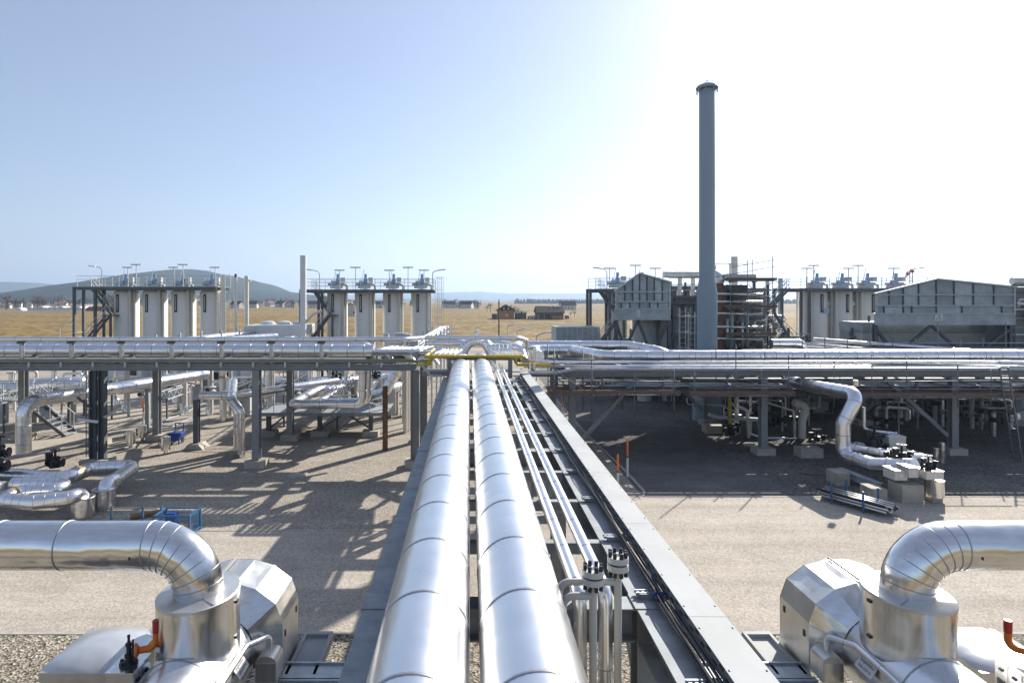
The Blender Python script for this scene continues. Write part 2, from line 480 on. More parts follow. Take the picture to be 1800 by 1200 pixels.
def pipe(name, label, pts, r, mat='aluminium', cat='pipe', bend=None, n=14, seam=None, group=None, parent=None, nb=6, st=0.006, sw=0.02, smat='aluminium_seam', start=None, sn=None):
    path = rounded(pts, bend if bend is not None else r * 2.2, nb)
    o = MB().tube(path, r, n).build(name, mat, parent)
    if parent is None: tag(o, label, cat, group)
    if seam:
        for c, d in along(path, seam, start):
            ring(o, c, d, r, sw, st, sn or n, smat)
    return o
def text(body, parent, o, u, v, size, mat='print_black', name='lettering'):
    """flat print: body set from o along u (reading direction) with up direction v"""
    cu = bpy.data.curves.new(name, 'FONT'); cu.body = body; cu.size = size; cu.align_x = 'CENTER'; cu.align_y = 'CENTER'
    t = bpy.data.objects.new(name, cu); COL.objects.link(t)
    me = bpy.data.meshes.new_from_object(t.evaluated_get(bpy.context.evaluated_depsgraph_get()))
    bpy.data.objects.remove(t)
    u, v = V(u).normalized(), V(v).normalized(); w = u.cross(v)
    rot = Matrix((u, v, w)).transposed().to_4x4()
    me.transform(Matrix.Translation(V(o) - ORG[parent]) @ rot)
    me.materials.clear(); me.materials.append(M[mat])
    x = bpy.data.objects.new(name, me); COL.objects.link(x); x.parent = parent
    ORG[x] = ORG[parent].copy()
    return x
# ================================================================ THE SETTING
def sheet(name, x0, x1, y0, y1, z, mat, nx=1, ny=1):
    mb = MB()
    vs = [(x0 + (x1 - x0) * i / nx, y0 + (y1 - y0) * j / ny, z) for j in range(ny + 1) for i in range(nx + 1)]
    fs = [(j * (nx + 1) + i, j * (nx + 1) + i + 1, (j + 1) * (nx + 1) + i + 1, (j + 1) * (nx + 1) + i) for j in range(ny) for i in range(nx)]
    mb.add(vs, fs)
    return structure(mb, name, mat)
sheet('ground', -12500, 12500, -500, 12000, -0.02, 'field')
sheet('gravel_yard', -75, 95, -8, 112, -0.008, 'gravel')
sheet('coarse_gravel', -60, 60, -4, 15.9, 0.0, 'gravel_coarse')
sheet('road', -60, 60, 16.05, 23.05, 0.0, 'road_gravel')
sheet('road', 1.6, 60, 23.05, 27.0, 0.0, 'road_gravel')
sheet('road', 7.5, 14.2, 27.2, 95, 0.0, 'asphalt_shaded')
sheet('shaded_gravel', 14.2, 60, 27.2, 60, 0.0, 'gravel_shaded')
sheet('road', -31.2, -23.6, 24, 100, 0.0, 'road_gravel')
sheet('field_track', -200, 260, 430, 434, -0.012, 'road_gravel')
sheet('field_margin', -200, 260, 112.2, 131, -0.012, 'field_dark')
sheet('stubble_field', 20, 600, 300, 425, -0.012, 'field_pale')
def kerb(pts, w=0.13, z=0.014):
    for a, b in zip(pts[:-1], pts[1:]):
        o = MB().beam((a[0], a[1], z / 2 - 0.03), (b[0], b[1], z / 2 - 0.03), w, z + 0.06).build('kerb', 'kerb_concrete')
        o['kind'] = 'structure'
def kerb_run(x0, x1, y, n):
    for i in range(n):
        a, b = x0 + (x1 - x0) * i / n, x0 + (x1 - x0) * (i + 1) / n - 0.015
        kerb([(a, y), (b, y)])
kerb_run(-24, -1.6, 15.97, 16)
kerb_run(3.0, 24, 15.97, 14)
kerb_run(-23, 1.3, 23.1, 18)
kerb_run(7.6, 33, 27.05, 18)
cv = rounded([(6.6, 26.4, 0), (7.75, 27.2, 0), (7.75, 31.0, 0), (7.4, 40, 0), (7.36, 54, 0)], 1.6, 9)
for a, b in zip(cv[:-1], cv[1:]): kerb([a, b])
for x in (-31.25, -23.55):
    for i in range(16): kerb([(x, 27 + i * 3.0), (x, 29.97 + i * 3.0)])

def hill(name, label, prof, Y, front, back, mat, rough):
    """ridge seen along prof (photo pixels) at distance Y, falling to the plain in front and behind"""
    rnd = random.Random(label)
    mb = MB(); rows = 14; cols = 210
    xs = [p[0] for p in prof]
    def ridge(px):
        for (a, b), (c, d) in zip(prof[:-1], prof[1:]):
            if a <= px <= c:
                t = (px - a) / (c - a); t = t * t * (3 - 2 * t)
                return b + (d - b) * t
        return prof[-1][1]
    ph = [rnd.uniform(0, 6.28) for _ in range(8)]
    vs = []
    for j in range(rows + 1):
        t = j / rows
        if t < 0.7: u = t / 0.7; k = math.sin(u * math.pi / 2) ** 1.25; y = Y - front * (1 - u)
        else: u = (t - 0.7) / 0.3; k = math.cos(u * math.pi / 2); y = Y + back * u
        for i in range(cols + 1):
            px = xs[0] + (xs[-1] - xs[0]) * i / cols
            z = max(0.0, H - (ridge(px) - VY) * Y / F)
            x = (px - VX) * Y / F
            wob = rough * (math.sin(x * 0.011 * 2500 / Y + ph[0] + y * 0.004) + math.sin(x * 0.027 * 2500 / Y + ph[1] - y * 0.006) * 0.6) * k * (1 - k) * 3
            edge = min(1, min(i, cols - i) / 18)
            fine = rough * (0.12 * (math.sin(i * 0.7 + ph[2]) + math.sin(i * 1.23 + ph[3])) + (rnd.uniform(-0.22, 0.22) if 'forest' in mat else 0))
            vs.append((x, y + rough * math.sin(i * 0.17 + ph[4]) * 4, (z + fine) * k * edge + wob * edge - 2))
    fs = [(j * (cols + 1) + i, j * (cols + 1) + i + 1, (j + 1) * (cols + 1) + i + 1, (j + 1) * (cols + 1) + i) for j in range(rows) for i in range(cols)]
    mb.add(vs, fs, True)
    o = structure(mb, name, mat); o['label'] = label
    return o
hill('hill', 'rounded forested hill behind the left tanks', [(150, 545), (195, 524), (235, 508), (280, 490), (322, 477), (350, 474), (395, 483), (440, 493), (490, 511), (540, 517), (600, 526), (660, 534), (720, 545)], 2700, 1150, 900, 'hill_forest', 5)
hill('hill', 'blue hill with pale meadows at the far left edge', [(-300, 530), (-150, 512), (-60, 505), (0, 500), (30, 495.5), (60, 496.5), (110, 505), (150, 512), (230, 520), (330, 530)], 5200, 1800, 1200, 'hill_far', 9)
hill('hill', 'low wooded rise in front of the left hill', [(60, 545), (95, 533), (140, 525), (190, 521), (240, 521), (300, 528), (360, 545)], 1900, 500, 400, 'hill_forest', 3)
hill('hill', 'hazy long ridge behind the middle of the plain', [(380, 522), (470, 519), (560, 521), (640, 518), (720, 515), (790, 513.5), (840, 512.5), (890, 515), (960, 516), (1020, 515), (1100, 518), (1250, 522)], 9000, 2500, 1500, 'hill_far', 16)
hill('hill', 'middle distance ridge under the hazy skyline', [(430, 540), (520, 530), (600, 527), (680, 524), (760, 525), (850, 527.5), (930, 531), (1000, 536), (1100, 540)], 5600, 1500, 900, 'hill_forest', 8)
hill('hill', 'wooded low hill to the right of the barn', [(880, 543), (915, 537), (950, 535), (1010, 534), (1080, 535), (1180, 534), (1300, 531), (1400, 528), (1520, 528), (1700, 530), (1900, 536)], 1700, 380, 500, 'hill_forest', 2)
# ================================================================ THE PIPE BRIDGE RUNNING AWAY FROM THE CAMERA
BZ = 4.62                                   # top of the bridge beams
BAY = [8.05, 16.25, 24.45]
def main_pipe(label, X, r):
    path = [V((X, 1.6, 5.17)), V((X, 34.2, 5.17)), V((X, 35.2, 4.2))]
    path = rounded(path, 0.8, 6)
    o = MB().tube(path, r, 48).build('lagged_pipe', 'aluminium_main'); tag(o, label, 'pipe', 'main pipes of the bridge')
    y = 2.09
    while y < 34:
        ring(o, (X, y, 5.17), (0, 1, 0), r, 0.028, 0.007, 40)
        y += 1.38
    y = 4.0
    while y < 33:
        b = MB().box(X - 0.14, X + 0.14, y - 0.12, y + 0.12, BZ + 0.004, 5.17 - r * 0.94)
        b.build('pipe_shoe', 'galvanised_beam', o)
        y += 4.1
    # long lap joint with screws on the right flank
    a = R(-8)
    sx, sz = X + math.cos(a) * (r + 0.004), 5.17 + math.sin(a) * (r + 0.004)
    MB().beam((sx, 1.7, sz), (sx, 34, sz), 0.012, 0.04, up=(math.cos(a + 1.57), 0, math.sin(a + 1.57))).build('lap_joint', 'aluminium_seam', o)
    return o
main_pipe('big silver lagged pipe, left of the pair running away down the bridge', -0.45, 0.44)
main_pipe('big silver lagged pipe, right of the pair running away down the bridge', 0.551, 0.461)

br = thing('pipe_bridge', 'galvanised steel bridge carrying the two big silver pipes', 'pipe bridge', (0.6, 16, 0))
edges_y = [1.5] + BAY + [31.4]
for (x0, x1) in ((-1.34, -0.94), (2.10, 2.48)):
    for a, b in zip(edges_y[:-1], edges_y[1:]):
        ya, yb = (a + 0.21 if a in BAY else a), (b - 0.21 if b in BAY else b)
        xm = (x0 + x1) / 2
        MB().ibeam((xm, ya, BZ - 0.22), (xm, yb, BZ - 0.22), x1 - x0, 0.44, 0.025).build('main_beam', 'galvanised_beam', br)
for y in BAY:
    for x0, x1 in ((-1.36, -0.92), (2.08, 2.50)):
        MB().box(x0, x1, y - 0.2, y + 0.2, BZ - 0.02, BZ + 0.012).build('joint_plate', 'galvanised_beam', br)
    MB().ibeam((-0.92, y, BZ - 0.22), (2.08, y, BZ - 0.22), 0.34, 0.42, 0.025).build('cross_beam', 'galvanised_beam', br)
    for xm in (-1.14, 2.29):
        MB().ibeam((xm, y, 0.35), (xm, y, BZ - 0.021), 0.36, 0.36, 0.03, up=(0, 1, 0)).build('column', 'grey_paint', br)
        MB().box(xm - 0.5, xm + 0.5, y - 0.5, y + 0.5, -0.1, 0.35).build('footing', 'concrete', br)
        for s in (-1, 1):
            MB().beam((xm, y + s * 0.2, BZ - 1.5), (xm, y + s * 1.3, BZ - 0.46), 0.14, 0.14).build('knee_brace', 'galvanised_beam', br)
    MB().beam((-1.0, y, BZ - 1.8), (2.15, y, BZ - 1.8), 0.2, 0.2).build('tie_beam', 'galvanised_beam', br)
for y in [4.0, 12.15, 20.35, 28.5, 6.0, 10.1, 14.2, 18.3, 22.4, 26.5, 30.2]:
    MB().beam((-0.93, y, BZ - 0.1), (2.09, y, BZ - 0.1), 0.16, 0.18).build('secondary_beam', 'galvanised_beam', br)
# the cable tray with its bright cover plates, bracketed out beside the right beam
ct = thing('cable_or_shade_tray', 'light grey covered cable tray along the right edge of the bridge', 'cable tray', (2.7, 16, 4.62))
y = 1.2
while y < 31.6:
    y1 = min(y + 3.0, 31.7)
    mb = MB().box(2.52, 2.95, y + 0.004, y1 - 0.004, 4.852, 4.86).build('cover_plate', 'galvanised_cover', ct)
    for yy in (y + 0.25, y + 1.1, y + 1.95, y + 2.75):
        if yy < y1:
            for xx in (2.55, 2.92):
                MB().lathe((xx, yy, 4.86), [(0.012, 0), (0.012, 0.006), (0.004, 0.009)], 6).build('screw', 'black_iron', mb)
    for xx in (2.53, 2.934): MB().box(xx, xx + 0.006, y + 0.002, y1 - 0.002, 4.70, 4.851).build('tray_side', 'galvanised_beam', ct)
    MB().box(2.537, 2.933, y + 0.002, y1 - 0.002, 4.70, 4.706).build('tray_floor', 'galvanised_beam', ct)
    y = y1
slot = MB().box(-0.004, 0.002, -0.05, 0.05, -0.012, 0.012).mesh('slot', 'black_cable')
for k in range(96): place('slot', slot, ct, (2.529, 3.4 + k * 0.17, 4.81 if k % 2 else 4.765))
for k in range(16):
    yy = 2.3 + k * 1.95
    MB().box(2.20, 2.94, yy - 0.06, yy - 0.03, 4.63, 4.698).build('tray_arm', 'galvanised_beam', ct)
    br_ = MB()
    br_.box(2.16, 2.505, yy - 0.02, yy + 0.005, 4.66, 4.70); br_.box(2.16, 2.505, yy + 0.06, yy + 0.085, 4.66, 4.70)
    for q in range(5): br_.box(2.18 + q * 0.066, 2.215 + q * 0.066, yy + 0.006, yy + 0.059, 4.67, 4.69)
    br_.build('cable_bracket', 'galvanised', ct)
# the black cables lying beside the tray
rc = random.Random(5)
for c in range(13):
    pts = []
    ph, am = rc.uniform(0, 6.28), rc.uniform(0.004, 0.03)
    x0 = 2.375 + (c * 7 % 13) * 0.0108; z0 = 4.712 + (c % 3) * 0.02
    y = 1.3
    while y < 31.5:
        pts.append((min(2.52, x0 + am * math.sin(y * 0.9 + ph) + rc.uniform(-0.008, 0.008)), y, z0 + abs(math.sin(y * 1.61 + ph)) * 0.012))
        y += 0.49
    o = MB().tube(pts, rc.choice([0.008, 0.010, 0.012]), 5).build('cable', 'black_cable')
    tag(o, 'black cable in the loose bundle lying along the cable tray', 'cable', 'cable bundle beside the tray')
o = MB().tube([(2.42 + 0.095 * math.cos(t), 7.95 + 0.01 * math.sin(t), 4.735 + 0.055 * math.sin(t)) for t in [k * 0.52 for k in range(13)]], 0.012, 5).build('cable_tie', 'blue_deep')
tag(o, 'blue strap tied round the black cable bundle', 'cable tie')
# two small lagged pipes that turn down near the camera
for lab, X, yend in (('slim silver pipe next to the big pipe, turning down beside the flanged risers', 1.27, 7.25), ('slim silver pipe nearest the cable tray, turning down beside the flanged risers', 1.58, 7.3)):
    o = pipe('slim_pipe', lab, [(X, 33.0, 5.1), (X, yend, 5.1), (X, yend - 0.02, 0.0)], 0.085, 'aluminium_main', bend=0.17, n=20, seam=1.0, nb=7, st=0.004, sw=0.012)
    y = 8.3
    while y < 32:
        MB().box(X - 0.05, X + 0.05, y - 0.05, y + 0.05, BZ + 0.002, 5.02).build('pipe_shoe', 'galvanised_beam', o)
        y += 4.1
# flanged goosenecks in cream paint
studm = MB().lathe((0, 0, 0), [(0.023, 0), (0.023, 0.052), (0.018, 0.058)], 8).mesh('stud', 'stud_black')
for lab, X, Y, zt, XL in (('nearer cream riser with a black studded flange beside the slim pipes', 1.35, 6.86, 5.54, 1.02), ('farther cream riser with a black studded flange beside the slim pipes', 1.66, 7.02, 5.62, 1.0)):
    t = thing('flanged_riser', lab, 'flanged pipe', (X, Y, 0), 'cream flanged risers')
    MB().tube([(X, Y, 0), (X, Y, zt - 0.12)], 0.043, 16).build('standpipe', 'cream_pipe', t)
    MB().tube(rounded([(X - 0.02, Y, zt - 0.28), (XL, Y, zt - 0.28), (XL, Y, 3.2), (XL, Y, 0.0)], 0.12, 6), 0.04, 14).build('gooseneck', 'cream_pipe', t)
    fl = MB().lathe((X, Y, zt - 0.12), [(0.05, -0.03), (0.118, -0.02), (0.118, 0.045), (0.06, 0.045)], 24).build('lower_flange', 'cream_pipe', t)
    MB().lathe((X, Y, zt - 0.12), [(0.1, 0.046), (0.1, 0.066)], 24).build('gasket', 'stud_black', t)
    MB().lathe((X, Y, zt - 0.12), [(0.118, 0.067), (0.118, 0.125), (0.112, 0.13)], 24).build('blind_flange', 'cream_pipe', t)
    for k in range(8):
        a = k * math.pi / 4 + 0.2
        p = (X + 0.092 * math.cos(a), Y + 0.092 * math.sin(a))
        place('stud', studm, t, (p[0], p[1], zt + 0.01))
        place('stud', studm, t, (p[0], p[1], zt - 0.20))
# ================================================================ THE CROSSING PIPE RACKS
# ---- left rack
lr = thing('pipe_rack', 'grey steel pipe rack crossing on the left of the bridge', 'pipe rack', (-18, 35, 0))
for Y in (32.0, 38.0):
    for xi in (-2.8, -10.9, -19.0, -27.1, -35.2):
        if Y == 32.0 and xi == -19.0: continue
        MB().ibeam((xi, Y, 0.36), (xi, Y, 4.9), 0.36, 0.44, 0.04, up=(0, 1, 0) if xi != -2.8 else (1, 0, 0)).build('column', 'grey_paint', lr)
        MB().box(xi - 0.5, xi + 0.5, Y - 0.45, Y + 0.45, -0.1, 0.36).build('footing', 'concrete', lr)
    for a, b in ((-43.3, -35.2), (-35.2, -27.1), (-27.1, -19.0), (-19.0, -10.9), (-10.9, -2.8)):
        MB().ibeam((a + 0.002, Y, 5.06), (b - 0.002, Y, 5.06), 0.3, 0.32, 0.03).build('main_beam', 'grey_paint', lr)
    if Y == 32.0:
        MB().beam((-43.3, Y - 0.02, 5.38), (-2.0, Y - 0.02, 5.38), 0.1, 0.14).build('upper_rail', 'grey_paint', lr)
for xi in (-35.2, -27.1, -19.0, -10.9, -2.8):
    MB().ibeam((xi, 32.16, 5.06), (xi, 37.84, 5.06), 0.28, 0.3, 0.03).build('cross_beam', 'grey_paint', lr)
x = -42.0; k = 0
bk = MB().box(-0.05, 0.05, -0.19, -0.155, -0.11, 0.14).mesh('bracket', 'light_grey')
while x < -3:
    place('bracket', bk, lr, (x, 32.0, 5.19)); x += 1.63
x = -41.2
while x < -7:
    MB().ibeam((x, 32.3, 5.23), (x, 32.3, 6.24), 0.16, 0.16, 0.02, up=(0, 1, 0)).build('pipe_post', 'galvanised', lr)
    MB().beam((x - 0.2, 32.3, 6.285), (x + 0.2, 32.3, 6.285), 0.2, 0.08).build('pipe_saddle', 'tower_steel', lr)
    MB().beam((x, 32.4, 5.3), (x, 37.85, 5.3), 0.14, 0.16).build('sleeper_beam', 'galvanised_beam', lr)
    x += 2.58
# the dark ladder column
t = thing('ladder_column', 'black double steel column with a ladder under the left rack', 'column', (-19.0, 31.9, 0))
for dx in (-0.22, 0.22):
    MB().ibeam((-19.0 + dx, 32.0, 0.4), (-19.0 + dx, 32.0, 4.88), 0.3, 0.32, 0.04, up=(1, 0, 0)).build('column', 'tower_steel', t)
MB().box(-19.7, -18.35, 31.5, 32.5, -0.1, 0.4).build('footing', 'concrete', t)
for dx in (-0.56, -0.42):
    MB().beam((-19.0 + dx, 31.9, 0.5), (-19.0 + dx, 31.9, 4.9), 0.03, 0.03).build('ladder_rail', 'tower_steel', t)
for k in range(17):
    MB().beam((-19.56, 31.9, 0.65 + k * 0.25), (-19.42, 31.9, 0.65 + k * 0.25), 0.025, 0.025).build('rung', 'tower_steel', t)
MB().beam((-19.95, 31.8, 3.55), (-19.2, 31.8, 2.95), 0.09, 0.09).build('knee_brace', 'tower_steel', t)
# pipes lying on the left rack
pipe('lagged_pipe', 'thin silver pipe raised on posts along the top of the left rack', [(-43, 32.3, 6.46), (-3.4, 32.3, 6.46), (-2.4, 33.6, 6.46), (2.6, 33.6, 6.46), (3.2, 35.2, 6.2), (3.2, 37, 5.4)], 0.13, seam=1.35, n=16, bend=0.4)
pipe('lagged_pipe', 'big silver pipe with many bands lying on the left rack', [(-43, 33.25, 5.80), (-5.1, 33.25, 5.80)], 0.35, seam=0.86, n=24, st=0.012, sw=0.02)
pipe('lagged_pipe', 'low silver pipe at the front edge of the left rack', [(-43, 32.55, 5.44), (-5.4, 32.55, 5.44)], 0.075, seam=2.0)
pipe('gas_line', 'thin yellow line along the front edge of the left rack', [(-43, 31.86, 5.49), (-3.0, 31.86, 5.47), (-2.45, 31.7, 5.35), (-1.9, 31.6, 5.36), (-1.9, 31.6, 5.66)], 0.034, 'yellow_dull', n=8, bend=0.15)
for lab, Y, r, z, x0, x1 in (('second silver pipe behind the big one on the left rack', 34.3, 0.2, 5.6, -43, -4.6), ('third silver pipe in the middle of the left rack', 35.0, 0.22, 5.62, -40, -3.6),
                             ('fourth silver pipe towards the back of the left rack', 35.9, 0.18, 5.58, -43, -1.5), ('wide silver pipe near the back edge of the left rack', 36.8, 0.34, 5.74, -43, -6.0),
                             ('slim silver pipe on the back edge of the left rack', 37.6, 0.12, 5.52, -43, -2.5)):
    pipe('lagged_pipe', lab, [(x0, Y, z), (x1, Y, z), (x1 + 0.6, Y, z - 0.9)], r, seam=1.6, n=14)
# small lagged lines at the crossing, left of the bridge: a header with parallel branches
t = thing('branch_header', 'silver header with slanting branches at the left of the crossing', 'pipe header', (-3.4, 32.5, 5.3))
MB().tube(rounded([W(655, 617.5, 32.2), W(739, 617.5, 32.2), W(746, 613, 33.6)], 0.3), 0.085, 10).build('header', 'aluminium', t)
for k in range(9):
    p = W(661 + k * 9.5, 616, 32.3)
    MB().tube([p, p + V((0.55, 2.6, 0.02))], 0.065, 8).build('branch_pipe', 'aluminium', t)
for px in (655, 663, 688, 732):
    MB().beam(W(px, 638, 32.2), W(px, 620.5, 32.2), 0.12, 0.12).build('support_post', 'galvanised_beam', t)
MB().beam(W(655, 622, 32.22), W(742, 622, 32.22), 0.1, 0.08).build('support_rail', 'galvanised_beam', t)
# yellow gas frame across the bridge with its row of silver branches
t = thing('gas_header', 'yellow gas pipe loop spanning over the two big pipes', 'gas pipe', (0.4, 31.5, 5.68))
MB().tube(rounded([W(735, 641, 31.6), W(757, 641, 31.6), W(757, 628, 31.6)], 0.25, 5), 0.085, 12).build('drop_pipe', 'yellow_paint', t)
MB().tube(rounded([W(763, 614, 34.5), W(748, 627, 31.0), W(921, 627, 31.0), W(903, 616, 34.0)], 0.14, 5), 0.082, 14).build('loop_pipe', 'yellow_paint', t)
MB().tube(rounded([W(906, 630, 31.3), W(906, 641, 31.4), W(968, 641, 31.6)], 0.25, 5), 0.082, 12).build('drop_pipe', 'yellow_paint', t)
for k in range(5):
    p = W(763 + k * 8.5, 622.5, 31.25)
    MB().tube([p, p + V((0.35, 2.4, 0.0))], 0.08, 9).build('branch_pipe', 'aluminium', t)
for k in range(6):
    p = W(872 + k * 8, 622.5, 31.25)
    q = p + V((-0.30, 2.6, 0.0))
    MB().tube([p, q], 0.075, 9).build('branch_pipe', 'aluminium', t)
    MB().lathe(q + V((0, -0.1, -0.1)), [(0.1, 0), (0.1, 0.42), (0.085, 0.44)], 12).build('valve_cover', 'aluminium_brushed_reflect', t)
for px in (790, 897):
    p = W(px, 632, 30.9)
    MB().ibeam((p.x, 30.95, BZ + 0.012), (p.x, 30.95, 5.55), 0.2, 0.2, 0.02, up=(0, 1, 0)).build('support_post', 'grey_paint', t)
MB().beam((-1.1, 31.1, 5.56), (2.3, 31.1, 5.56), 0.12, 0.1).build('support_rail', 'grey_paint', t)
# yellow-banded upright meters on the right of the loop
for lab, px in (('left of two upright silver pots with yellow bands by the crossing', 931), ('right of two upright silver pots with yellow bands by the crossing', 939)):
    p = W(px, 645, 31.2)
    t = thing('meter_pot', lab, 'pot', p, 'upright pots by the crossing')
    MB().lathe(p, [(0.08, -0.12), (0.08, 0.85), (0.115, 0.86), (0.115, 1.02), (0.1, 1.04)], 14).build('barrel', 'aluminium_brushed_reflect', t)
    ring(t, p + V((0, 0, 0.3)), (0, 0, 1), 0.08, 0.05, 0.009, 14, 'yellow_paint', 'colour_band')
    ring(t, p + V((0, 0, 0.92)), (0, 0, 1), 0.115, 0.05, 0.009, 14, 'yellow_paint', 'colour_band') if px < 935 else None
# arch at the crossing
t = thing('arch_pipe', 'silver inverted U pipe rising behind the yellow loop', 'pipe', (0.4, 36.2, 4.6))
arc = [V((0.39 - 0.82, 36.2, 4.7)), V((0.39 - 0.82, 36.2, 5.3))] + [V((0.39 - 0.82 * math.cos(math.pi * k / 14), 36.2, 5.3 + 0.84 * math.sin(math.pi * k / 14))) for k in range(1, 14)] + [V((0.39 + 0.82, 36.2, 5.3)), V((0.39 + 0.82, 36.2, 4.7))]
MB().tube(arc, 0.30, 22).build('bend', 'aluminium', t)
for a, b in zip(arc[1:-1], arc[2:]):
    ring(t, a, b - a, 0.30, 0.014, 0.008, 18)
MB().lathe((0.39, 36.2, 6.40), [(0.11, 0), (0.11, 0.33), (0.09, 0.36)], 14).build('vent_cap', 'aluminium_brushed_reflect', t)
pipe('lagged_pipe', 'silver pipe passing behind the arch towards the right rack', [(-2.6, 37.4, 5.9), (1.9, 37.4, 5.9), (2.9, 35.6, 5.75), (3.0, 34.2, 5.2)], 0.2, seam=0.9, bend=0.5)

# unseen trays added inside the left rack to make its shadow solid
for lab, Y, z in (('wide black tray added for shade inside the front of the left rack', 33.6, 5.0), ('wide black tray added for shade inside the back of the left rack', 36.4, 5.0)):
    t = thing('cable_or_shade_tray', lab, 'cable tray', (-20, Y, z))
    x = -43.0
    while x < -4:
        MB().box(x, x + 2.98, Y - 0.45, Y + 0.45, z - 0.03, z + 0.0).build('tray_floor', 'tower_steel', t)
        for s in (-0.46, 0.46): MB().box(x, x + 2.98, Y + s - 0.01, Y + s + 0.01, z - 0.03, z + 0.1).build('tray_side', 'galvanised_beam', t)
        x += 3.0
# ---- right rack
RY = 34.6
rr = thing('pipe_rack', 'grey steel pipe rack crossing on the right of the bridge, hung with scaffolding', 'pipe rack', (20, 38, 0))
for Y in (RY, 42.6):
    for xi in (5.65, 16.2, 26.7, 37.2):
        MB().ibeam((xi, Y, 0.36), (xi, Y, 4.27), 0.36, 0.4, 0.04, up=(0, 1, 0)).build('column', 'grey_paint', rr)
        MB().box(xi - 0.5, xi + 0.5, Y - 0.45, Y + 0.45, -0.1, 0.36).build('footing', 'concrete', rr)
    for a, b in ((3.2, 5.65), (5.65, 16.2), (16.2, 26.7), (26.7, 37.2), (37.2, 46)):
        MB().ibeam((a + 0.002, Y, 4.42), (b - 0.002, Y, 4.42), 0.3, 0.3, 0.03).build('main_beam', 'grey_paint', rr)
for xi in (3.8, 5.65, 9.1, 12.6, 16.2, 19.7, 23.2, 26.7, 30.2, 33.7, 37.2, 41):
    MB().ibeam((xi, RY + 0.16, 4.41), (xi, 42.44, 4.41), 0.26, 0.28, 0.03).build('cross_beam', 'grey_paint', rr)
for a, b in (((9.3, RY, 4.2), (5.95, RY, 0.5)), ((22.9, RY, 4.2), (26.4, RY, 1.0)), ((12.8, 42.6, 4.2), (15.8, 42.6, 1.0)), ((30.4, 42.6, 4.2), (27.0, 42.6, 1.0))):
    MB().beam(a, b, 0.2, 0.2).build('diagonal_brace', 'grey_paint', rr)
pipe('lagged_pipe', 'big silver pipe with a double bend lying along the right rack', [(4.05, 36.9, 5.17), (4.1, 41.6, 5.17), (6.75, 41.6, 5.17), (7.95, 37.1, 5.17), (34.0, 37.1, 5.17)], 0.345, seam=0.95, n=24, bend=0.8, nb=9)
pipe('lagged_pipe', 'silver pipe behind the bent one at the start of the right rack', [(4.75, 39.4, 5.05), (3.1, 40.4, 5.2), (3.2, 43.5, 5.36), (11.0, 43.5, 5.36), (12.4, 41, 5.15), (13.5, 41, 4.6)], 0.32, seam=0.95, n=20, bend=0.75, nb=8)
pipe('lagged_pipe', 'bright silver pipe just in front of the big one on the right rack', [(2.9, 35.3, 5.1), (4.8, 35.35, 4.98), (45, 35.35, 4.98)], 0.095, seam=2.2, n=12)
pipe('lagged_pipe', 'second slim silver pipe along the front of the right rack', [(3.0, 34.85, 4.80), (45, 34.85, 4.80)], 0.08, seam=2.2, n=12)
pipe('steel_pipe', 'dull grey pipe with a step along the front edge of the right rack', [(2.95, 34.3, 4.48), (4.7, 34.3, 4.48), (5.8, 34.3, 4.70), (45, 34.3, 4.70)], 0.1, 'galvanised', n=10, bend=0.4)
for k, (Y, r, z) in enumerate(((36.1, 0.16, 4.75), (38.3, 0.25, 4.84), (39.2, 0.18, 4.76), (40.1, 0.26, 4.85), (41.0, 0.2, 4.78), (41.9, 0.3, 4.88), (42.5, 0.12, 4.7))):  # pipes added to the middle lanes so the rack casts solid shade
    x0 = (9.2, 10.0, 10.8, 14.6, 15.3, 9.7, 8.7)[k]
    pipe('lagged_pipe', ('narrow', 'stout', 'slim', 'thick', 'medium', 'heavy', 'rearmost thin')[k] + ' silver pipe added for shade in the middle lanes of the right rack', [(x0, Y, z), (46, Y, z)], r, seam=2.4, n=12)
for lab, Y in (('wide black tray added for shade under the front pipes of the right rack', 35.9), ('wide black tray added for shade in the middle of the right rack', 38.0), ('wide black tray added for shade at the back of the right rack', 40.6)):  # trays added to close the lit stripes in the shade below
    t = thing('cable_or_shade_tray', lab, 'cable tray', (25, Y, 4.3))
    x = 5.0
    while x < 45:
        MB().box(x, x + 2.98, Y - 0.6, Y + 0.6, 4.22, 4.25).build('tray_floor', 'tower_steel', t)
        for s in (-0.61, 0.61): MB().box(x, x + 2.98, Y + s - 0.01, Y + s + 0.01, 4.22, 4.34).build('tray_side', 'galvanised_beam', t)
        x += 3.0
# lower tier of the right rack
for xi in (7.4, 10.8, 14.4, 18.0, 21.5, 25.0, 28.5, 32.0, 35.5):
    MB().ibeam((xi, RY + 0.3, 3.45), (xi, 42.3, 3.45), 0.2, 0.22, 0.02).build('lower_beam', 'grey_paint', rr)
    for yy in (RY + 0.4, 38.5, 42.2): MB().beam((xi, yy, 3.57), (xi, yy, 4.26), 0.12, 0.12).build('hanger', 'grey_paint', rr)
for k, (Y, r, m_) in enumerate(((35.2, 0.1, 'galvanised'), (35.7, 0.16, 'aluminium_dull'), (36.5, 0.2, 'light_grey'), (37.3, 0.12, 'aluminium_dull'), (38.1, 0.22, 'grey_paint'), (39.3, 0.16, 'aluminium_dull'), (40.3, 0.2, 'grey_paint'), (41.3, 0.14, 'light_grey'))):
    x0, x1 = (7.0, 8.2, 12.0, 6.6, 10.2, 7.6, 9.4, 13.0)[k], (31, 45, 45, 26, 45, 38, 45, 45)[k]
    pipe('lower_pipe', ('first', 'second', 'third', 'fourth', 'fifth', 'sixth', 'seventh', 'eighth')[k] + ' pipe from the front on the shaded lower tier of the right rack', [(x0, Y, 3.1), (x0, Y, 3.57 + r), (x1, Y, 3.57 + r)], r, m_, n=10, bend=0.3, seam=3.0)
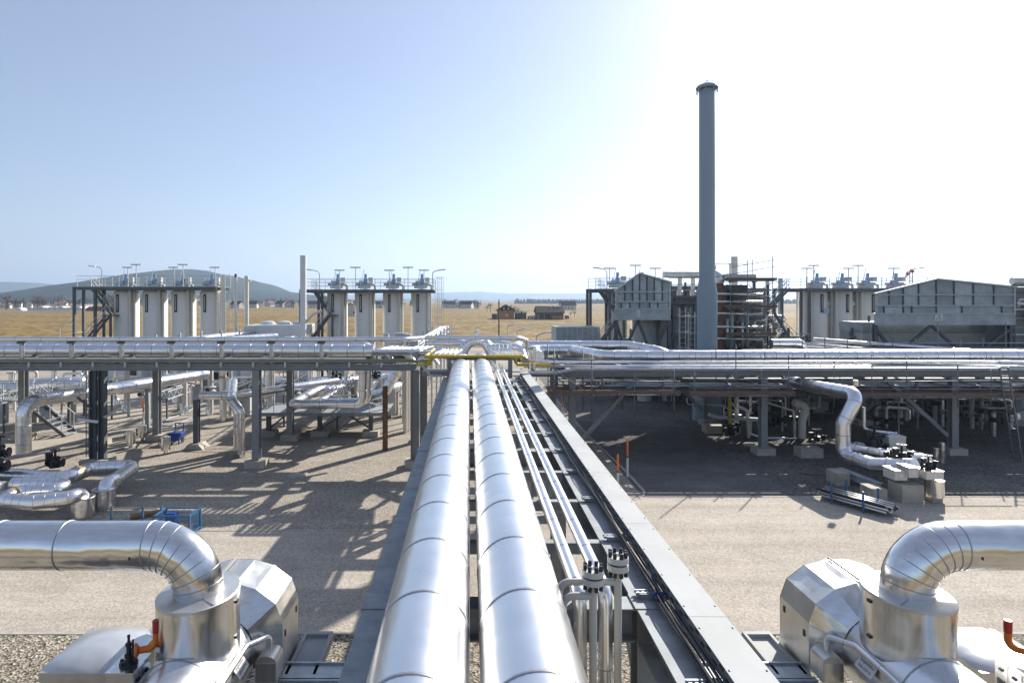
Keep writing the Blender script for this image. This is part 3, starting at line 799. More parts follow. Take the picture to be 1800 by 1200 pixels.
# lines slanting back from the right rack to the tanks
for lab, a, b, r in (('upper white pipe slanting back from the right rack to the tanks', W(1430, 596, 50), W(1810, 625, 39.5), 0.14),
                     ('middle white pipe slanting back from the right rack to the tanks', W(1418, 604, 50), W(1640, 624, 41), 0.11),
                     ('lower white pipe slanting back from the right rack to the tanks', W(1400, 608, 50), W(1560, 622, 42), 0.09)):
    pipe('lagged_pipe', lab, [a, b], r, 'aluminium', seam=2.0, n=12)
pipe('lagged_pipe', 'fat silver pipe end turning down behind the right rack', [W(1355, 604, 46), W(1408, 604, 46), W(1414, 618, 46), W(1414, 640, 46)], 0.36, seam=1.0, n=18, bend=0.7)
pipe('lagged_pipe', 'bright pipe end at the right border on top of the rack', [W(1757, 637, 34.6), W(1830, 639, 34.6)], 0.11, seam=1.2)
# ================================================================ FOREGROUND SUCTION VESSELS, ONE EACH SIDE OF THE BRIDGE
def oval(mb, c, a, b, z0, z1, n=48, lean=0.0):
    prof = [(1, z0), (1, z1)]
    mb.lathe((c[0], c[1], 0), prof, n, sx=a, sy=b)
def vessel_unit(side, cx, word):
    """side +1 right of the bridge, -1 left; cx axis of the vessel, which lies along the bridge"""
    m = side                                            # +1: bridge lies towards -X
    inn = -m                                            # direction towards the bridge
    t = thing('suction_vessel', 'silver lagged suction vessel with oval collar, %s of the bridge' % word, 'vessel', (cx, 8, 1.6))
    vz, vr, Y0 = 2.96, 0.62, 9.25
    # horizontal shell and its seams
    sh = MB().lathe((cx, 4.4, vz), [(vr, 0), (vr, 6.05)], 40, axis=(0, 1, 0)).build('shell', 'aluminium', t)
    for y in (5.0, 5.9, 6.8, 7.7, 8.55, 9.9): ring(sh, (cx, y, vz), (0, 1, 0), vr, 0.02, 0.006, 36)
    # collar under the bend
    n = 56
    a, b = 0.555, 0.68
    mb = MB(); vs = []
    for j in range(n):
        q = 2 * math.pi * j / n; x = a * math.cos(q)
        zlow = vz + math.sqrt(max(0.03, vr * vr - x * x)) - 0.03 if abs(x) < vr else vz
        vs.append((cx + x, Y0 + b * math.sin(q), zlow if zlow > 3.3 else 3.3))
    for j in range(n):
        q = 2 * math.pi * j / n
        vs.append((cx + a * math.cos(q), Y0 + b * math.sin(q), 4.2))
    mb.add(vs, [(j, (j + 1) % n, n + (j + 1) % n, n + j) for j in range(n)], True)
    co = mb.build('collar', 'aluminium_brushed_reflect', t)
    mb = MB().lathe((cx, Y0, 4.2), [(1.012, -0.03), (1.012, 0.0), (0.99, 0.012), (0.6, 0.02)], n, sx=a, sy=b, smooth=False)
    mb.build('collar_lid', 'aluminium_dull', co)
    MB().beam((cx - 0.4 * m, Y0 - b * 0.68, 4.218), (cx + 0.5 * m, Y0 + 0.2, 4.218), 0.02, 0.012).build('lid_joint', 'aluminium_seam', co)
    for dz in (0.1, 0.62):
        MB().box(cx + inn * a * 0.985 - 0.03, cx + inn * a * 0.985 + 0.03, Y0 - 0.06, Y0 + 0.02, 4.15 - dz, 4.19 - dz).build('latch', 'black_iron', co)
    # side box with the lid, beside the vessel away from the bridge
    bx0, bx1 = sorted((cx + m * 1.28, cx + m * 2.55)); by0, by1, bz = 9.45, 10.75, 2.86
    enc = thing('valve_enclosure', 'boxy valve enclosure with a pale chamfered lid, %s of the %s vessel' % ('left' if m < 0 else 'right', word), 'enclosure', ((bx0 + bx1) / 2, by0, 1.2))
    MB().box(bx0 + 0.05, bx1 - 0.05, by0 + 0.05, by1 - 0.05, 1.2, bz - 0.14).build('body', 'aluminium_dull', enc)
    MB().box(bx0 + 0.02, bx1 - 0.02, by0 + 0.02, by1 - 0.02, bz - 0.139, bz - 0.001).build('lid_rim', 'aluminium_dull', enc)
    c = 0.24
    pl = [(bx0 + c, by0), (bx1 - c, by0), (bx1, by0 + c * 0.6), (bx1, by1 - c * 1.4), (bx1 - c, by1), (bx0 + c, by1), (bx0, by1 - c * 1.4), (bx0, by0 + c * 0.6)]
    lm = MB()
    nn = len(pl); mx, my = (bx0 + bx1) / 2, (by0 + by1) / 2
    vs = [(x, y, bz) for x, y in pl] + [(x + (mx - x) * 0.12, y + (my - y) * 0.12, bz + 0.07) for x, y in pl] + [(x + (mx - x) * 0.6, y + (my - y) * 0.6, bz + 0.13) for x, y in pl] + [(mx, my, bz + 0.14)]
    fs = [(i, (i + 1) % nn, nn + (i + 1) % nn, nn + i) for i in range(nn)] + [(nn + i, nn + (i + 1) % nn, 2 * nn + (i + 1) % nn, 2 * nn + i) for i in range(nn)] + [(2 * nn + i, 2 * nn + (i + 1) % nn, 3 * nn) for i in range(nn)]
    lm.add(vs, fs, True)
    lm.build('lid', 'translucent_lid', enc)
    MB().box(bx0 + 0.15, bx1 - 0.2, by0 + 0.025, by0 + 0.045, 2.2, 2.62).build('window_pane', 'glass_dark', enc)
    MB().box(bx0, bx1, by0 - 0.14, by0 + 0.02, 2.1, 2.18).build('ledge', 'aluminium_dull', enc)
    # faceted hood over the far end, with its tapering skirt
    hx = cx + inn * 0.0; hw, ys, ye = 0.97, 10.12, 11.05
    sp = 3.28
    ang = [0, 28, 56, 78, 102, 124, 152, 180]
    arch = [(hx + hw * math.cos(R(q)), sp + 0.66 * math.sin(R(q))) for q in ang]
    hood = thing('vessel_hood', 'faceted silver hood over the far end of the %s vessel' % word, 'hood', (hx, 10.6, 1.6))
    for (xa, za), (xb, zb) in zip(arch[:-1], arch[1:]):
        # each facet is a sheet creased along its diagonals
        mxx, mzz = (xa + xb) / 2, (za + zb) / 2
        nx, nz = (mxx - hx), (mzz - sp + 0.3); l = math.hypot(nx, nz)
        p = [(xa, ys, za), (xb, ys, zb), (xb, ye, zb), (xa, ye, za), (mxx - 0.018 * nx / l, (ys + ye) / 2, mzz - 0.018 * nz / l)]
        d = (0.01 * nx / l, 0.01 * nz / l)
        q = [(x - d[0], y, z - d[1]) for x, y, z in p[:4]]
        MB().add(p + q, [(0, 1, 4), (1, 2, 4), (2, 3, 4), (3, 0, 4), (5, 8, 7, 6), (0, 5, 6, 1), (2, 7, 8, 3)]).build('hood_panel', 'aluminium_dull', hood)
    for s in (-1, 1):
        xw = hx + s * hw
        pn = MB().box(min(xw, xw - s * 0.03), max(xw, xw - s * 0.03), ys, ye, 2.35, sp).build('side_panel', 'aluminium_dull', hood)
        for yy, zz in ((ys + 0.14, 3.05), (ye - 0.14, 3.12)):
            MB().box(xw - 0.012, xw + 0.012, yy - 0.025, yy + 0.025, zz - 0.05, zz + 0.05).build('latch', 'black_iron', pn)
    # front skirt from hood to shell
    fr = [(hx + hw, 2.6)] + arch + [(hx - hw, 2.6)]
    k = len(fr); inner = []
    for x, z in fr:
        d = V((x - cx, z - vz)); d.normalize()
        inner.append((cx + d.x * (vr + 0.02), ys - 0.32, vz + d.y * (vr + 0.02)))
    MB().add([(x, ys - 0.002, z) for x, z in fr] + inner, [(i, i + 1, k + i + 1, k + i) for i in range(k - 1)]).build('skirt', 'aluminium_pipe', hood)
    MB().add([(x, ye, z) for x, z in fr] + [(x, ye + 0.01, z) for x, z in fr], [tuple(range(k)), tuple(range(k, 2 * k))]).build('back_panel', 'aluminium_dull', hood)
    MB().beam((hx - 0.12, ys + 0.05, sp + 0.675), (hx - 0.12, ye, sp + 0.675), 0.03, 0.03).build('ridge_strip', 'galvanised_cover', hood)
    # little junction housing and trace pipe on the bridge side
    jb = thing('junction_housing', 'small rounded metal housing between hood and deck, %s of the bridge' % word, 'housing', (cx + inn * 0.86, 9.8, 2.5))
    jx = cx + inn * 0.86
    poly = [(-0.16, 0), (0.16, 0), (0.16, 0.3)] + [(0.16 * math.cos(R(q)), 0.3 + 0.1 * math.sin(R(q))) for q in range(15, 180, 15)] + [(-0.16, 0.3)]
    MB().prism(poly, (jx, 9.62, 2.62), (1, 0, 0), (0, 0, 1), (0, 0.36, 0), True).build('casing', 'aluminium_dull', jb)
    MB().prism([(-0.145, 0.02), (0.145, 0.02), (0.145, 0.3), (-0.145, 0.3)], (jx, 9.612, 2.62), (1, 0, 0), (0, 0, 1), (0, 0.007, 0)).build('door_panel', 'aluminium_brushed_reflect', jb)
    MB().tube([(jx, 9.8, 2.98), (jx, 9.8, 3.14)], 0.04, 12).build('gland', 'aluminium', jb)
    lead = rounded([(jx, 9.8, 3.1), (jx, 9.8, 3.24), (cx + inn * 0.62, 9.45, 3.28), (cx + inn * 0.62, 4.6, 3.28)], 0.07, 5)
    o = MB().tube(lead, 0.045, 14).build('trace_pipe', 'aluminium'); tag(o, 'thin silver pipe running along the top of the %s vessel' % word, 'pipe')
    for c_, d_ in along(lead, 0.75): ring(o, c_, d_, 0.045, 0.01, 0.004, 12)
    # name plate leaning on the shell
    pa = R(35)
    ux = V((0, -1, 0)) if m > 0 else V((0, 1, 0))
    up = V((-inn * math.sin(pa), 0, math.cos(pa)))
    pc = V((cx + inn * 0.64, 9.18, 3.13)) + V((inn * 0.0, 0, 0))
    sg = thing('name_plate', 'white name plate with black lettering on the %s vessel' % word, 'sign', pc)
    w_ = ux.cross(up)
    MB().prism([(-0.19, -0.1), (0.19, -0.1), (0.19, 0.1), (-0.19, 0.1)], pc - w_ * 0.006, ux, up, w_ * 0.006).build('plate', 'label_white', sg)
    text('Saugbehälter', sg, pc + up * 0.04 + w_ * 0.002, ux, up, 0.062)
    text('5B4-03F10' if m > 0 else '5B4-02F10', sg, pc - up * 0.045 + w_ * 0.002, ux, up, 0.064)
    # big pipe arriving from the side, bending down into the collar
    o = pipe('lagged_pipe', 'fat silver pipe bending down into the collar of the %s vessel' % word, [(cx + m * 9.5, Y0, 4.88), (cx, Y0, 4.88), (cx, Y0, 4.19)], 0.345, 'aluminium_pipe', bend=0.70, n=44, nb=16)
    for q in range(9):
        aa = R(90 * q / 8.0)
        ctr = V((cx + m * 0.70, Y0, 4.18))
        ring(o, ctr + V((-m * 0.70 * math.sin(aa) , 0, 0.70 * math.cos(aa))), V((-m * math.cos(aa), 0, -math.sin(aa))), 0.345, 0.010, 0.008, 40)
    for q in range(6): ring(o, (cx + m * (1.95 + 0.99 * q), Y0, 4.88), (1, 0, 0), 0.345, 0.012, 0.009, 40)
    MB().box(cx + m * 0.85 - 0.01, cx + m * 0.85 + 0.01, Y0 - 0.352, Y0 - 0.345, 4.8, 4.84).build('buckle', 'black_iron', o)
    rm = MB().lathe((0, 0, 0), [(0.007, 0), (0.007, 0.004), (0.003, 0.006)], 6, axis=(0, -1, 0.0)).mesh('rivet', 'aluminium_seam')
    for k in range(26): place('rivet', rm, o, (cx + m * (0.98 + 0.16 * k), Y0 - 0.345 * math.cos(0.75), 4.88 - 0.345 * math.sin(0.75)))
    # cabinet with the orange vent
    kx = cx - 0.72 if m < 0 else cx + 1.22
    cb = thing('valve_cabinet', 'pale sheet metal cabinet under the orange vent, %s of the bridge' % word, 'cabinet', (kx, 8.6, 1.4))
    kw = 0.18 if m < 0 else 0.22
    MB().box(kx - kw, kx + kw, 8.42, 8.88, 1.5, 3.46).build('body', 'aluminium_dull', cb)
    MB().box(kx - kw - 0.012, kx + kw + 0.012, 8.408, 8.892, 3.461, 3.49).build('top_plate', 'aluminium_brushed_reflect', cb)
    fx = kx + inn * (kw + 0.001)
    for ya, yb in ((8.44, 8.645), (8.655, 8.86)):
        d = MB().box(min(fx, fx + inn * 0.012), max(fx, fx + inn * 0.012), ya, yb, 1.6, 3.43).build('door_panel', 'aluminium_brushed_reflect', cb)
        MB().box(min(fx, fx + inn * 0.03), max(fx, fx + inn * 0.03), (ya + yb) / 2 - 0.03, (ya + yb) / 2 + 0.03, 3.32, 3.35).build('handle', 'black_iron', d)
    lx = fx + inn * 0.014
    lab = MB().box(min(lx, lx + inn * 0.003), max(lx, lx + inn * 0.003), 8.70, 8.82, 3.08, 3.2).build('warning_label', 'label_white', cb)
    for yy in (8.70, 8.81): MB().box(min(lx, lx + inn * 0.005), max(lx, lx + inn * 0.005), yy, yy + 0.012, 3.08, 3.2).build('label_edge', 'yellow_paint', lab)
    for zz in (3.17, 3.145, 3.12): MB().box(min(lx, lx + inn * 0.005), max(lx, lx + inn * 0.005), 8.725, 8.795, zz - 0.006, zz + 0.006).build('label_print', 'print_black', lab)
    # vent: black valve, orange flange and pipe, red mouth
    vt = thing('safety_vent', 'orange vent pipe with a red mouth and black valve on the %s cabinet' % word, 'vent', (kx, 8.65, 3.49))
    b0 = V((kx - m * 0.02 + (0.0 if m < 0 else 0.14), 8.62 if m < 0 else 8.54, 3.49))
    MB().lathe(b0, [(0.12, 0.002), (0.12, 0.03), (0.05, 0.045), (0.04, 0.09), (0.055, 0.1), (0.055, 0.14), (0.03, 0.15), (0.03, 0.24), (0.042, 0.25), (0.042, 0.29), (0.02, 0.3), (0.016, 0.36), (0.02, 0.37), (0.02, 0.4)], 14).build('valve_body', 'black_iron', vt)
    for k_ in range(6): place('stud', studm, vt, (b0.x + 0.095 * math.cos(k_ * 1.047), b0.y + 0.095 * math.sin(k_ * 1.047), 3.50))
    MB().beam(b0 + V((0.06, 0, 0.12)), b0 + V((0.06, 0, 0.34)), 0.018, 0.018).build('lever', 'black_iron', vt)
    dirv = V((0.66, 0.32, 0)).normalized() if m < 0 else V((-0.62, 0.55, 0)).normalized()
    f0 = b0 + V((0, 0, 0.16))
    MB().lathe(f0 + dirv * 0.05, [(0.05, -0.02), (0.085, -0.01), (0.085, 0.012)], 16, axis=dirv).build('counter_flange', 'black_iron', vt)
    MB().lathe(f0 + dirv * 0.07, [(0.1, 0), (0.1, 0.03), (0.05, 0.06)], 16, axis=dirv).build('flange', 'orange_paint', vt)
    e0 = f0 + dirv * 0.09; e1 = f0 + dirv * 0.34
    MB().tube(rounded([e0, e1 + V((0, 0, -0.01)), e1 + V((0, 0, 0.24))], 0.11, 7), 0.046, 16).build('vent_pipe', 'orange_paint', vt)
    MB().lathe(e1 + V((0, 0, 0.2)), [(0.05, 0), (0.052, 0.16), (0.048, 0.17)], 16).build('mouth', 'red_paint', vt)
    # short capped nozzle in front of the enclosure
    nx_ = cx + m * 0.78 if m < 0 else cx + 0.92
    o = MB().lathe((nx_ if m > 0 else cx - 0.4, 8.42 if m > 0 else 8.15, 2.4), [(0.15, 0), (0.15, 0.78), (0.155, 0.79), (0.155, 0.81), (0.12, 0.825)], 24).build('capped_nozzle', 'aluminium_brushed_reflect')
    tag(o, 'short capped silver nozzle beside the %s cabinet' % word, 'nozzle')
    # deck between bridge and vessel
    dk = thing('service_deck', 'galvanised plank deck between the bridge and the %s vessel' % word, 'deck', (cx + inn * 1.9, 9, 2.5))
    x0, x1 = sorted((cx + inn * 0.98, cx + inn * 3.1))
    y = 7.0; k = 0
    while y < 10.0:
        mb = MB().box(x0, x1, y + 0.012, y + 0.458, 2.46, 2.50)
        mb.box(x0, x1, y + 0.012, y + 0.05, 2.5, 2.535)
        mb.box(x0, x1, y + 0.42, y + 0.458, 2.5, 2.535)
        mb.build('deck_plank', 'galvanised', dk); y += 0.48
    xa, xb = (x0 - 0.0, x0 + 0.85) if m > 0 else (x1 - 0.85, x1 + 0.0)
    xa, xb = sorted((cx + inn * 1.02, cx + inn * 1.52))
    MB().box(xa, xb, 10.1, 11.3, 2.40, 2.43).build('end_plate', 'galvanised_cover', dk)
    for q in ((xa, xa + 0.05, 10.05, 11.35), (xb - 0.05, xb, 10.05, 11.35)): MB().box(*q, 2.3, 2.5).build('edge_channel', 'galvanised_cover', dk)
    MB().box(xa + 0.051, xb - 0.051, 11.25, 11.35, 2.3, 2.5).build('edge_channel', 'galvanised_cover', dk)
    for xx in (x0 + 0.15, x1 - 0.15):
        MB().ibeam((xx, 6.9, 2.32), (xx, 10.04, 2.32), 0.2, 0.27, 0.02).build('deck_beam', 'galvanised_beam', dk)
        for yy in (7.2, 9.8): MB().beam((xx, yy, 0), (xx, yy, 2.18), 0.16, 0.16).build('deck_leg', 'grey_paint', dk)
    # saddles and skid under the shell
    for yy in (5.6, 9.0):
        MB().box(cx - 0.5, cx + 0.5, yy - 0.12, yy + 0.12, 0.5, vz - 0.3).build('saddle', 'grey_paint', t)
        MB().box(cx - 0.7, cx + 0.7, yy - 0.4, yy + 0.4, -0.1, 0.5).build('plinth', 'concrete', t)
    for xx in (cx - 0.6, cx + 0.6): MB().box(xx - 0.12, xx + 0.12, 4.2, 11.2, 1.3, 1.5).build('skid_rail', 'grey_paint', hood if xx < -99 else t)
vessel_unit(1, 6.45, 'right')
vessel_unit(-1, -4.0, 'left')
# ================================================================ WHITE TANK ROWS WITH THEIR PLATFORMS
def tank_proto(r, face):
    t = thing('storage_tank', 'x', 'tank', (0, 0, 0))
    dome = [(r * math.cos(R(q)), 9.25 + 0.45 * math.sin(R(q))) for q in (0, 18, 36, 54, 70, 84)] + [(0.02, 9.71)]
    MB().lathe((0, 0, 0), [(r * 1.04, 0), (r * 1.04, 0.25), (r, 0.3)] + [(r, 9.2)] + dome[1:], 40).build('shell', 'cream_paint', t)
    for z in (3.1, 6.1): ring(t, (0, 0, z), (0, 0, 1), r, 0.015, 0.004, 36, 'cream_paint', 'weld_seam')
    gx = -0.28 * face if face > 0 else 0.12
    gy = -math.sqrt(r * r - gx * gx)
    g = MB().box(gx - 0.13, gx + 0.13, gy - 0.1, gy + 0.05, 7.2, 9.1).build('level_gauge', 'black_iron', t)
    MB().box(gx - 0.03, gx + 0.03, gy - 0.12, gy - 0.101, 7.4, 8.9).build('gauge_glass', 'light_grey', g)
    px = r * 0.72 * face; py = -math.sqrt(r * r - px * px) - 0.14
    dp = MB().tube([(px, py, 0), (px, py, 9.5)], 0.15, 12).build('down_pipe', 'cream_pipe', t)
    for z in (2, 4, 6, 8): ring(dp, (px, py, z), (0, 0, 1), 0.15, 0.03, 0.012, 12, 'light_grey', 'pipe_clip')
    px2 = r * 0.95 * face
    MB().tube([(px2, -0.7, 0), (px2, -0.7, 9.4)], 0.1, 10).build('riser_pipe', 'cream_pipe', t)
    mx = -r * 0.98 * face
    MB().lathe((mx, -0.3, 8.1), [(0.3, -0.12), (0.3, 0.12)], 16, axis=(1, 0, -0.001)).build('manway', 'cream_paint', t)
    # control gear on top
    gear = MB().lathe((0, -0.2, 9.7), [(0.75, 0.05), (0.75, 0.3), (0.4, 0.5), (0.3, 0.55)], 20).build('top_flange', 'light_grey', t)
    MB().tube([(-0.95, -0.3, 10.2), (0.9, -0.3, 10.2)], 0.17, 12).build('valve_barrel', 'light_grey', t)
    MB().lathe((0.12, -0.35, 10.3), [(0.22, 0), (0.22, 0.5), (0.15, 0.55), (0.15, 1.0)], 14).build('actuator', 'blue_actuator', t)
    MB().box(-0.55, 0.0, -0.75, -0.35, 10.15, 10.55).build('actuator_box', 'blue_actuator', t)
    MB().box(0.45, 0.95, -0.6, -0.2, 10.45, 10.9).build('control_box', 'light_grey', t)
    MB().tube(rounded([(0.9, -0.4, 10.1), (1.15, -0.4, 10.1), (1.15, -0.4, 9.6)], 0.15), 0.12, 10).build('outlet_bend', 'light_grey', t)
    MB().beam((-0.3, -0.3, 10.5), (-0.05, -0.3, 11.8), 0.05, 0.05).build('vent_rod', 'light_grey', t)
    return t
tank_a = tank_proto(1.25, 1)
tank_b = tank_proto(1.1, 1)
tank_c = tank_proto(1.25, -1)
tank_d = tank_proto(0.95, 1)
YT = 68.0
ordn = ['first', 'second', 'third', 'fourth']
def tank_row(proto, xs, Y, where, first):
    for i, x in enumerate(xs):
        lab = '%s white storage tank %s' % (ordn[i], where)
        if i == 0:
            proto.location = (x, Y, 0); ORG[proto] = V((x, Y, 0)); proto['label'] = lab; proto['group'] = 'white storage tanks'
            KIDS.clear()
        else: copy_tree(proto, (x, Y, 0), label=lab)
def stair_tower(t, x0, x1, Y, top, m):
    """steel frame with two flights, landings and handrails; m=+1 climbs to the right"""
    for x in (x0, x1):
        for y in (Y - 2.2, Y - 0.6):
            MB().beam((x, y, 0), (x, y, top), 0.24, 0.24).build('tower_post', 'tower_steel', t)
    for z in (top - 0.15, 4.1):
        MB().beam((x0, Y - 2.2, z), (x1, Y - 2.2, z), 0.18, 0.24).build('tower_beam', 'tower_steel', t)
        MB().beam((x0, Y - 0.6, z), (x1, Y - 0.6, z), 0.18, 0.24).build('tower_beam', 'tower_steel', t)
    xa, xb = (x0, x1) if m > 0 else (x1, x0)
    def flight(a, b, y):
        for dy in (-0.4, 0.4):
            MB().beam((a[0], y + dy, a[1]), (b[0], y + dy, b[1]), 0.07, 0.24).build('stringer', 'tower_steel', t)
            for h in (0.55, 1.05):
                MB().beam((a[0], y + dy, a[1] + h), (b[0], y + dy, b[1] + h), 0.05, 0.05).build('handrail', 'light_grey', t)
            for q in (0.05, 0.35, 0.65, 0.95):
                x = a[0] + (b[0] - a[0]) * q; z = a[1] + (b[1] - a[1]) * q
                MB().beam((x, y + dy, z), (x, y + dy, z + 1.05), 0.04, 0.04).build('baluster', 'light_grey', t)
        n = 14
        for i in range(n):
            x = a[0] + (b[0] - a[0]) * (i + 0.5) / n; z = a[1] + (b[1] - a[1]) * (i + 0.5) / n
            MB().box(x - 0.13, x + 0.13, y - 0.37, y + 0.37, z - 0.02, z + 0.02).build('stair_tread', 'galvanised', t)
    span = xb - xa
    flight((xa + span * 0.45, 3.95), (xb + span * 0.55, 6.9), Y - 1.9)
    flight((xb + span * 0.55, 6.9), (xa + span * 0.55, top), Y - 1.0)
    flight((xb + span * 0.5, 0.6), (xa + span * 0.55, 3.95), Y - 1.0)
    MB().box(min(xa, xa + span * 0.45), max(xa, xa + span * 0.45), Y - 2.4, Y - 0.5, 3.88, 4.0).build('landing', 'tower_steel', t)
    e = xb + span * 0.55
    MB().box(min(e, e + 0.8 * m), max(e, e + 0.8 * m), Y - 2.4, Y - 0.5, 6.8, 6.92).build('landing', 'tower_steel', t)
    MB().beam((e + 0.4 * m, Y - 2.2, 0), (e + 0.4 * m, Y - 2.2, 6.8), 0.2, 0.2).build('tower_post', 'tower_steel', t)
    for h in (0.55, 1.05):
        MB().beam((xa, Y - 2.4, 4.0 + h), (xa + span * 0.45, Y - 2.4, 4.0 + h), 0.05, 0.05).build('handrail', 'light_grey', t)
        MB().beam((xa, Y - 2.4, 4.0 + h), (xa, Y - 0.6, 4.0 + h), 0.05, 0.05).build('handrail', 'light_grey', t)
def platform(label, x0, x1, Y, top, lamps, xs, lamp_where):
    t = thing('tank_platform', label, 'platform', ((x0 + x1) / 2, Y - 2, top))
    MB().box(x0, x1, Y - 2.4, Y + 1.6, top - 0.06, top).build('grating', 'galvanised_beam', t)
    for y in (Y - 2.38, Y + 1.58):
        MB().beam((x0, y, top - 0.21), (x1, y, top - 0.21), 0.12, 0.3).build('edge_beam', 'tower_steel', t)
    n = max(2, round((x1 - x0) / 1.5))
    for y in (Y - 2.36, Y + 1.56):
        for i in range(n + 1):
            x = x0 + (x1 - x0) * i / n
            MB().beam((x, y, top), (x, y, top + 1.1), 0.05, 0.05).build('rail_post', 'light_grey', t)
        for h in (0.4, 0.75, 1.1):
            MB().beam((x0, y, top + h), (x1, y, top + h), 0.045, 0.045).build('rail', 'light_grey', t)
    for i, x in enumerate(lamps):
        l = thing('canopy_lamp', '%s flat lamp on a post above the %s' % (ordn[i] if i < 4 else 'fifth', lamp_where), 'lamp', (x, Y - 1.2, top), 'platform lamps')
        hh = 2.3 if i % 2 else 2.0
        MB().beam((x, Y - 1.2, top), (x, Y - 1.2, top + hh), 0.07, 0.07).build('lamp_post', 'light_grey', l)
        MB().box(x - 0.55, x + 0.55, Y - 1.32, Y - 1.08, top + hh, top + hh + 0.12).build('lamp_head', 'light_grey', l)
    return t
def street_lamp(label, p, h, m, size=1.0, group='street lamps'):
    l = thing('street_lamp', label, 'street lamp', p, group)
    p = V(p)
    MB().tube(rounded([p, p + V((0, 0, h)), p + V((m * 0.7 * size, 0, h + 0.18 * size))], 0.35, 5), 0.05 * size, 8).build('lamp_post', 'light_grey', l)
    q = p + V((m * 0.6 * size, 0, h + 0.15 * size))
    poly = [(0, -0.05), (0.75 * m, 0.03), (0.85 * m, 0.09), (0.7 * m, 0.16), (0.05 * m, 0.08)]
    MB().prism([(a * size, b * size) for a, b in poly], q + V((0, -0.13 * size, 0)), (1, 0, 0), (0, 0, 1), (0, 0.26 * size, 0)).build('lamp_head', 'white_paint', l)
    return l
XA = [-37.3, -34.2, -31.1, -28.0]
tank_row(tank_a, XA, YT, 'from the left in the far left row', True)
pa = platform('steel grating platform on top of the far left tank row', -41.2, -26.6, YT, 9.9, [-36.5, -35.6, -31.6, -30.6, -27.2], XA, 'far left tank row')
stair_tower(pa, -41.6, -39.4, YT, 9.9, 1)
street_lamp('bent street lamp on the left end of the far left tank platform', (-39.4, YT - 1, 9.9), 2.0, -1)
XB = [-14.4, -11.4, -8.35, -5.3]
tank_row(tank_b, XB, YT, 'from the left in the row nearest the bridge', True)
pb = platform('steel grating platform on top of the tank row nearest the bridge', -17.6, -3.8, YT, 9.6, [-13.9, -12.2, -8.6, -6.6, -4.9], XB, 'tank row nearest the bridge')
stair_tower(pb, -17.8, -15.9, YT, 9.6, 1)
street_lamp('bent street lamp at the left end of the middle tank platform', (-16.1, YT - 1, 9.6), 1.9, -1)
street_lamp('bent street lamp at the right end of the middle tank platform', (-4.0, YT - 1, 9.6), 1.9, 1)
XC = [36.3, 38.95, 41.6, 44.6]
tank_row(tank_c, XC, 66, 'from the left in the row beside the right filter house', True)
pc_ = platform('steel grating platform on top of the tank row beside the right filter house', 34.2, 46.5, 66, 9.7, [34.9, 35.6, 39.2, 40.2, 43.9], XC, 'right tank row')
stair_tower(pc_, 31.8, 34.6, 66, 9.7, -1)
street_lamp('bent street lamp on the right tank platform', (45.7, 65, 9.7), 1.9, 1)
sg_ = MB().box(XC[0] + 0.25, XC[0] + 0.85, 64.72, 64.735, 7.1, 7.65).build('sign_plate', 'sign_blue', tank_c)
for dz in (0.12, 0.3): MB().box(XC[0] + 0.33, XC[0] + 0.77, 64.712, 64.719, 7.15 + dz, 7.22 + dz).build('print_line', 'blue_actuator', sg_)
XD = [14.9, 17.4]
tank_row(tank_d, XD, 64, 'behind the left filter house', True)
pd_ = platform('steel grating platform above the tanks behind the left filter house', 12.4, 19.0, 64, 9.6, [14.0, 16.6, 18.6], XD, 'tanks behind the left filter house')
stair_tower(pd_, 11.9, 13.8, 64, 9.6, 1)
street_lamp('bent street lamp above the tanks behind the left filter house', (13.8, 63, 9.6), 1.9, -1)
# caged ladders at the row ends
def cage_ladder(label, x, y, z0, z1):
    t = thing('cage_ladder', label, 'ladder', (x, y, z0), 'caged ladders')
    for dx in (-0.22, 0.22): MB().beam((x + dx, y, z0), (x + dx, y, z1), 0.05, 0.05).build('ladder_rail', 'light_grey', t)
    z = z0 + 0.3
    while z < z1: MB().beam((x - 0.22, y, z), (x + 0.22, y, z), 0.03, 0.03).build('rung', 'light_grey', t); z += 0.4
    for a in (-0.45, 0.0, 0.45): MB().beam((x + a, y - 0.7 + abs(a) * 0.5, z0 + 2.4), (x + a, y - 0.7 + abs(a) * 0.5, z1), 0.03, 0.03).build('cage_bar', 'light_grey', t)
    z = z0 + 2.4
    while z < z1:
        MB().tube([(x + 0.45 * math.cos(R(q)), y - 0.7 * math.sin(R(q)) ** 0.7 if q not in (0, 180) else y, z) for q in range(0, 181, 30)], 0.02, 5).build('cage_hoop', 'light_grey', t); z += 1.2
cage_ladder('caged ladder at the right end of the far left tanks', -25.6, YT - 2, 0, 11.2)
cage_ladder('caged ladder at the right end of the middle tanks', -3.2, YT - 2, 0, 11.0)
# slim white vents beside the far left row
for lab, x, y, z1, r in (('slim white vent pipe just right of the far left tanks', -26.2, 66.5, 11.1, 0.2), ('taller slim white vent with a black tip right of the far left tanks', -24.9, 66.5, 10.9, 0.16), ('white vent pipe with a side arm right of the far left tanks', -24.1, 67.5, 11.0, 0.24)):
    t = thing('vent_stack', lab, 'vent', (x, y, 0))
    MB().lathe((x, y, 0), [(r * 1.4, 0), (r * 1.4, 0.3), (r, 0.4), (r, z1), (r * 0.7, z1 + 0.02)], 14).build('barrel', 'cream_pipe', t)
    MB().lathe((x, y, z1), [(r * 0.8, 0.02), (r * 0.8, 0.35 if 'black' in lab else 0.08)], 12).build('tip', 'black_iron' if 'black' in lab else 'light_grey', t)
    if 'arm' in lab: MB().tube([(x, y, z1 - 0.4), (x + 0.5, y, z1 - 0.4)], 0.1, 8).build('side_arm', 'cream_pipe', t)
